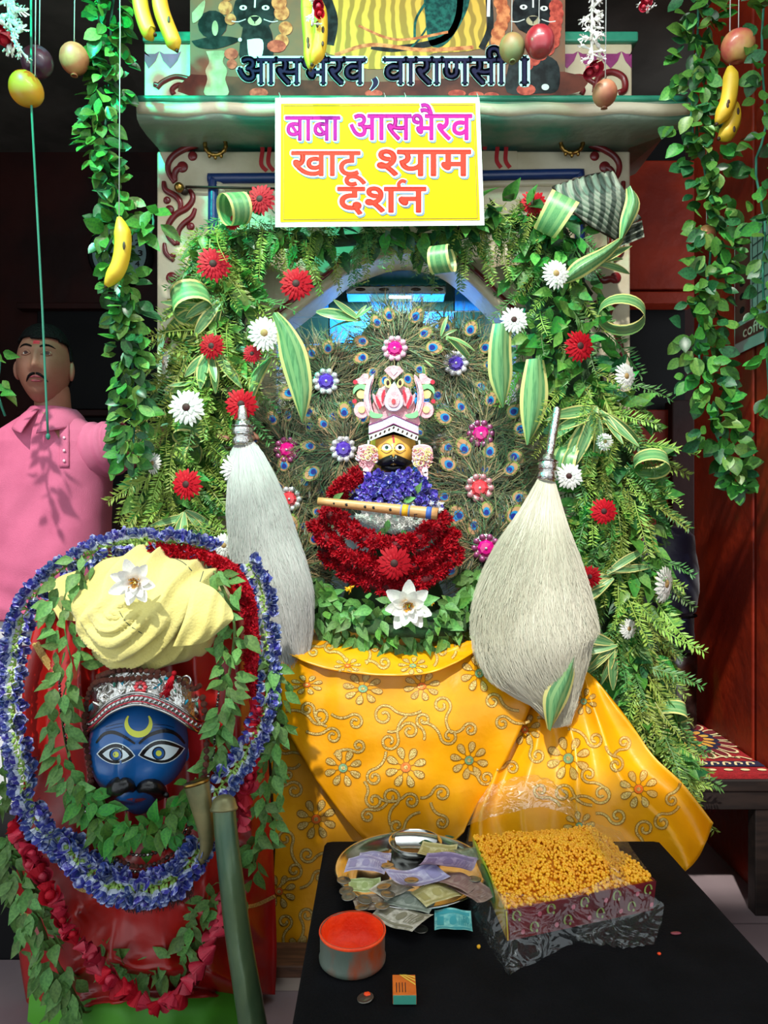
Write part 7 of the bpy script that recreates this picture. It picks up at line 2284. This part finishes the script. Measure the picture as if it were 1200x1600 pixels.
# collar: two fold-down halves, placket and buttons
for sx in (-1, 1):
    def col(u, v):
        th = lerp(.18, PI - .1, u)
        r = lerp(.068, .094 + .030 * (1 - u) ** 2, v)
        z = lerp(zpy(643) + .020 * u, zpy(660) - .050 * (1 - u) ** 2.2 + .004 * u, v)
        bulge = .007 * math.sin(PI * v)
        return Vector((XM + .004 + sx * math.sin(th) * (r + bulge) * 1.02, YM + .026 - math.cos(th) * (r + bulge) * (1.06 + .25 * (1 - u) * v), z))
    mb = MB(); mb.grid(col, 24, 8)
    o = mb.build('collar', M_shirt, sht)
    q = o.modifiers.new('solidify', 'SOLIDIFY'); q.thickness = .004; q.offset = 0
def pk(u, v):
    return sfn(lerp(93, 108, u), lerp(660, 730, v), .004)
mb = MB(); mb.grid(pk, 4, 14); o = mb.build('placket', M_shirt, sht)
q = o.modifiers.new('solidify', 'SOLIDIFY'); q.thickness = .005; q.offset = 1
for y in (684, 704, 720):
    MB().ell(sfn(100, y, .0075), (.0048, .002, .0048), 10, 5).build('button', mat('pale_pink_button', '#e6b8c8', .3), sht)
def vneck(u, v):
    return sfn(lerp(lerp(66, 96, v), lerp(104, 100, v), u), lerp(644, 690, v), .0038)
mb = MB(); mb.grid(vneck, 4, 6); mb.build('open_neck', M_skin, man)
# trousers
mb = MB()
for sx in (-1, 1):
    prof = [(.93, .105, .13), (.80, .100, .125), (.50, .082, .092), (.10, .074, .08)]
    def tr2(u, v):
        k = v * 3; i = min(int(k), 2); z, a, b = [lerp(p, q, k - i) for p, q in zip(prof[i], prof[i + 1])]
        th = 2 * PI * u
        return Vector((XM + sx * .092 + a * math.sin(th), YM + .025 - b * math.cos(th) - .004 * noise.noise((u * 6, z * 8, sx)), z))
    mb.grid(tr2, 24, 18, close=True)
mb.build('trousers', M_trouser, man)

# ------------------------------------------------------------------ things at the back left
ck = thing('wall_clock', 'round dark wall clock half hidden behind the left banana', 'clock', W(182, 440, 3.5))
cc = W(182, 392, 3.49)
mb = MB(); mb.lathe([(.001, .03), (.135, .03), (.142, .045), (.155, .04), (.16, .0)], 40, Matrix.Translation(cc + Vector((0, .07, 0))) @ Matrix.Rotation(PI / 2, 4, 'X'))
mb.build('case', M_black, ck)
mb = MB(); mb.lathe([(.001, 0), (.134, 0)], 40, Matrix.Translation(cc + Vector((0, .036, 0))) @ Matrix.Rotation(PI / 2, 4, 'X')); mb.build('dial', mat('dial_grey', '#7a9a9a', .4), ck)
cfn = lambda u, v, h: cc + Vector((u, .034 - h, v))
mb = MB()
for k in range(1, 13):
    a = PI / 2 - k * PI / 6
    x, y = .105 * math.cos(a), .105 * math.sin(a)
    letters(mb, cfn, str(k), x - .011, x + .011, y + .012, y - .012, .02, .001)
mb.build('numeral', M_blackp, ck, False)
mb = MB(); dec_stroke(mb, cfn, [(0, 0), (.05, .03)], .004, .002, n=2); dec_stroke(mb, cfn, [(0, 0), (-.02, .085)], .003, .003, n=2); mb.build('hand', M_blackp, ck, False)

# ------------------------------------------------------------------ right side: bench, carpet, canister, bag, calendar
ben = thing('bench', 'dark wooden bench along the red wall at the right', 'bench', (1.0, 2.4, 0))
ZBn = .405
M_bw = mat('dark_bench_wood', '#1c1614', .5, c2='#2a201c', ns=8, stretch=(1, 6, 6))
MB().box((.985, 2.39, ZBn - .018), (.35, .62, .036)).build('top', M_bw, ben, False, bevel=.004)
MB().box((.985, 2.095, ZBn - .06), (.33, .022, .06)).build('apron', M_bw, ben, False, bevel=.003)
MB().box((.985, 2.68, ZBn - .06), (.33, .022, .06)).build('apron', M_bw, ben, False, bevel=.003)
for x in (.835, 1.115):
    for y in (2.11, 2.67):
        MB().box((x, y, (ZBn - .036) / 2), (.045, .045, ZBn - .036)).build('leg', M_bw, ben, False, bevel=.003)
car = thing('bench_carpet', 'red patterned carpet with flower medallion covering the bench', 'carpet', (.98, 2.4, ZBn))
M_cred = mat('carpet_red', '#a0141c', .85, c2='#8a1018', ns=120, bump=.3, bs=300)
M_ccr = mat('carpet_cream', '#e2cf9c', .85)
M_cnv = mat('carpet_navy', '#1c1c3a', .85)
M_cyl = mat('carpet_gold', '#d89a3c', .85)
M_cma = mat('carpet_maroon', '#6a0e1a', .85)
x0, x1, y0, y1 = .80, 1.155, 2.088, 2.70
mb = MB(); mb.grid(lambda u, v: Vector((lerp(x0, x1, u), lerp(y0, y1, v), ZBn + .012 + .002 * noise.noise((u * 6, v * 8, 1)))), 20, 30)
mb.grid(lambda u, v: Vector((lerp(x0, x1, u), y0, ZBn + .012 - .012 * v)), 20, 2)
mb.build('pile', M_cred, car)
cf = lambda u, v, h: Vector((u, v, ZBn + .0145 + h))
mc_ = Vector((1.03, 2.42))
def cdec(name, m, calls):
    mb = MB()
    for c in calls:
        c(mb)
    mb.build(name, m, car, False)
def petal_ring(n, r0, r1, w, h, ph=0.0):
    def f(mb):
        for k in range(n):
            a = 2 * PI * (k + ph) / n
            c, s_ = math.cos(a), math.sin(a)
            pts = []
            for i in range(12):
                b = 2 * PI * i / 12
                x = (r0 + r1) / 2 + (r1 - r0) / 2 * math.cos(b); y = w * math.sin(b) * (1 + .4 * math.cos(b))
                pts.append((mc_.x + .75 * (x * c - y * s_), mc_.y + (x * s_ + y * c)))
            dec_poly(mb, cf, pts, h)
    return f
cdec('medallion', M_ccr, [petal_ring(16, .09, .205, .026, .0004)])
cdec('medallion', M_cma, [petal_ring(16, .10, .195, .018, .0008)])
cdec('medallion', M_cnv, [petal_ring(16, .06, .135, .022, .0012, .5)])
cdec('medallion', M_cyl, [petal_ring(16, .05, .115, .012, .0016, .5)])
cdec('medallion', M_cma, [lambda mb: dec_disc(mb, cf, mc_, .055, 20, .0020)])
cdec('medallion', M_cyl, [petal_ring(8, .012, .045, .010, .0024)])
cdec('border', M_cnv, [lambda mb: dec_band(mb, cf, [(lerp(x0, x1, k / 12), 2.195) for k in range(13)], [(lerp(x0, x1, k / 12), 2.150) for k in range(13)], .0004)])
cdec('border', M_ccr, [lambda mb, k=k: dec_stroke(mb, cf, [(x0 + .02 + .036 * k, 2.160), (x0 + .03 + .036 * k, 2.185), (x0 + .045 + .036 * k, 2.18), (x0 + .04 + .036 * k, 2.168)], .0035, .0008) for k in range(9)])
cdec('border', M_ccr, [lambda mb, k=k: dec_disc(mb, cf, (x0 + .03 + .05 * k, 2.122), .014, 10, .0006, 0, .009) for k in range(7)])
cdec('border', M_ccr, [lambda mb, k=k: dec_stroke(mb, cf, [(1.145 - .03 * k, 2.21 + .012 * k), (1.12 - .03 * k, 2.235), (1.10 - .03 * k, 2.225)], .004, .0006) for k in range(3)])
tsl = thing('carpet_fringe', 'dark red carpet fringe hanging down under the bench', 'fringe', (1.06, 2.35, .2))
mb = MB()
for k in range(150):
    x = R.uniform(.93, 1.14)
    y = 2.42 + R.uniform(-.01, .01)
    l = lerp(.05, .20, sstep(.93, 1.12, x)) * R.uniform(.8, 1.1)
    mb.ribbon([(x, y, .37), (x + R.uniform(-.008, .008), y - .006, .37 - l * .5), (x + R.uniform(-.014, .014), y, .37 - l)], [.0032, .0032, .0012], Vector((0, -1, 0)))
o = mb.build('threads', mat('maroon_wool', '#6a1a1e', .9), tsl); o['kind'] = 'stuff'
cp = Vector((1.055, 2.56, ZBn + .012))
can = thing('steel_canister', 'ribbed steel canister standing on the bench against the red wall', 'canister', cp)
mb = MB()
prof = [(.001, 0), (.066, 0)] + [(.066 + .0015 * (k % 2), .005 + .009 * k) for k in range(18)] + [(.062, .17), (.062, .19), (.069, .192), (.069, .262), (.064, .268), (.001, .268)]
mb.lathe(prof, 32, Matrix.Translation(cp)); mb.build('can', mat('brushed_steel', '#8f8c8a', .3, .95, c2='#5e5a58', ns=20), can)
bg_ = thing('dark_blue_bag', 'dark blue padded bag standing on the steel canister behind the right garland', 'bag', cp + Vector((-.03, 0, .268)))
def bagf(d):
    return 1 + .05 * noise.noise(d * 2.2)
def bagp(u, v):
    prof = [(.03, 0), (.085, .01), (.092, .06), (.084, .12), (.080, .135), (.098, .15), (.108, .22), (.106, .30), (.098, .345), (.094, .36), (.09, .42), (.06, .45), (.004, .455)]
    k = v * (len(prof) - 1); i = min(int(k), len(prof) - 2)
    r, z = lerp(prof[i][0], prof[i + 1][0], k - i), lerp(prof[i][1], prof[i + 1][1], k - i)
    a = 2 * PI * u
    q = 1 + .05 * noise.noise((math.cos(a) * 2, math.sin(a) * 2, z * 9))
    return cp + Vector((-.03 + r * q * math.cos(a) * 1.0, r * q * math.sin(a) * .8, .268 + z * 1.0))
mb = MB(); mb.grid(bagp, 32, 36, close=True)
mb.build('body', mat('navy_nylon', '#131a3c', .42, c2='#0e1430', ns=9, sheen=.3, bump=.3, bs=20), bg_)
mb = MB(); mb.tube([cp + Vector((-.03 + .096 * math.cos(a), .078 * math.sin(a), .268 + .135)) for a in [2 * PI * k / 32 for k in range(33)]], .004, 6); mb.build('strap', M_black, bg_)
cal = thing('wall_calendar', 'maroon and pale printed calendar on the red wall at the right edge', 'calendar', (1.15, 2.2, 1.70))
def cfa(u, v, h):
    return Vector((1.155 - h - .004 * math.sin(u * 3), lerp(2.34, 1.98, u), lerp(1.705, 2.10, v)))
mb = MB(); mb.grid(lambda u, v: cfa(u, v, 0), 8, 8); mb.grid(lambda u, v: cfa(u, v, -.003), 8, 8); mb.build('sheet', mat('calendar_grey_paper', '#8f9a94', .6), cal, False)
def cpr(name, m, x0, x1, y0, y1, h):
    mb = MB(); dec_band(mb, cfa, [(lerp(x0, x1, k / 6), y1) for k in range(7)], [(lerp(x0, x1, k / 6), y0) for k in range(7)], h); mb.build(name, m, cal, False)
mmr = mat('calendar_maroon_print', '#5a2420', .6)
cpr('column_print', mmr, .02, .30, .26, .98, .001)
cpr('band_print', mmr, .02, .98, .09, .22, .001)
mb = MB(); letters(mb, cfa, 'coffee', .18, .62, .19, .11, .01, .002); mb.build('lettering', mat('calendar_cream_print', '#c8bca8', .6), cal, False)
mb = MB()
for k in range(7):
    dec_stroke(mb, cfa, [(.34, .30 + .1 * k), (.96, .30 + .1 * k)], .006, .0012, n=4)
for k in range(8):
    dec_stroke(mb, cfa, [(.34 + .088 * k, .26), (.34 + .088 * k, .96)], .005, .0012, n=4)
mb.build('grid_print', mat('calendar_dark_print', '#3a3c3c', .6), cal, False)
mb = MB()
for k in range(6):
    dec_disc(mb, cfa, (.16, .34 + .11 * k), .05, 8, .0016, 0, .03)
mb.build('date_print', M_black, cal, False)

# ------------------------------------------------------------------ dried palm fan at the top right of the shrine
pf = thing('palm_fan', 'grey dried palm leaf fan with dark wavy stripes at the upper right of the shrine', 'fan', W(940, 372, 2.16))
M_palm = mat('dried_palm', '#7e8474', .6, c2='#3c443a', ns=9.5, lo=.35, hi=.65, wave=3.5, bump=.3, bs=60)
q4 = [(864, 292), (957, 268), (1001, 342), (962, 374)]
def pfan(u, v):
    x = lerp(lerp(q4[0][0], q4[1][0], u), lerp(q4[3][0], q4[2][0], u), v)
    y = lerp(lerp(q4[0][1], q4[1][1], u), lerp(q4[3][1], q4[2][1], u), v)
    x -= 10 * math.sin(PI * v) * (1 - u); y += 5 * math.sin(PI * v) * (1 - u) - 3 * math.sin(PI * u)
    return W(x, y, 2.15 - .03 * math.sin(PI * v) - .012 * math.sin(PI * u)) + Vector((0, .0022 * math.sin(u * 60 + 4 * math.sin(v * 7)), 0))
mb = MB(); mb.grid(pfan, 80, 30); o = mb.build('blade', M_palm, pf)
q = o.modifiers.new('solidify', 'SOLIDIFY'); q.thickness = .003
def pf2(u, v):
    return W(lerp(964, 1003, u) + 4 * v, lerp(352, 340, u) + lerp(8, 34, v) - 4 * u, 2.165 - .01 * math.sin(v * 14))
mb = MB(); mb.grid(pf2, 14, 24); mb.build('folded_tail', M_palm, pf)
mb = MB(); mb.tube([pfan(0, k / 10) for k in range(11)], .004, 6); mb.build('rib', M_iron, pf)
mb = MB(); mb.tube([pfan(k / 10, 0) for k in range(11)], .003, 6); mb.build('rib', M_iron, pf)
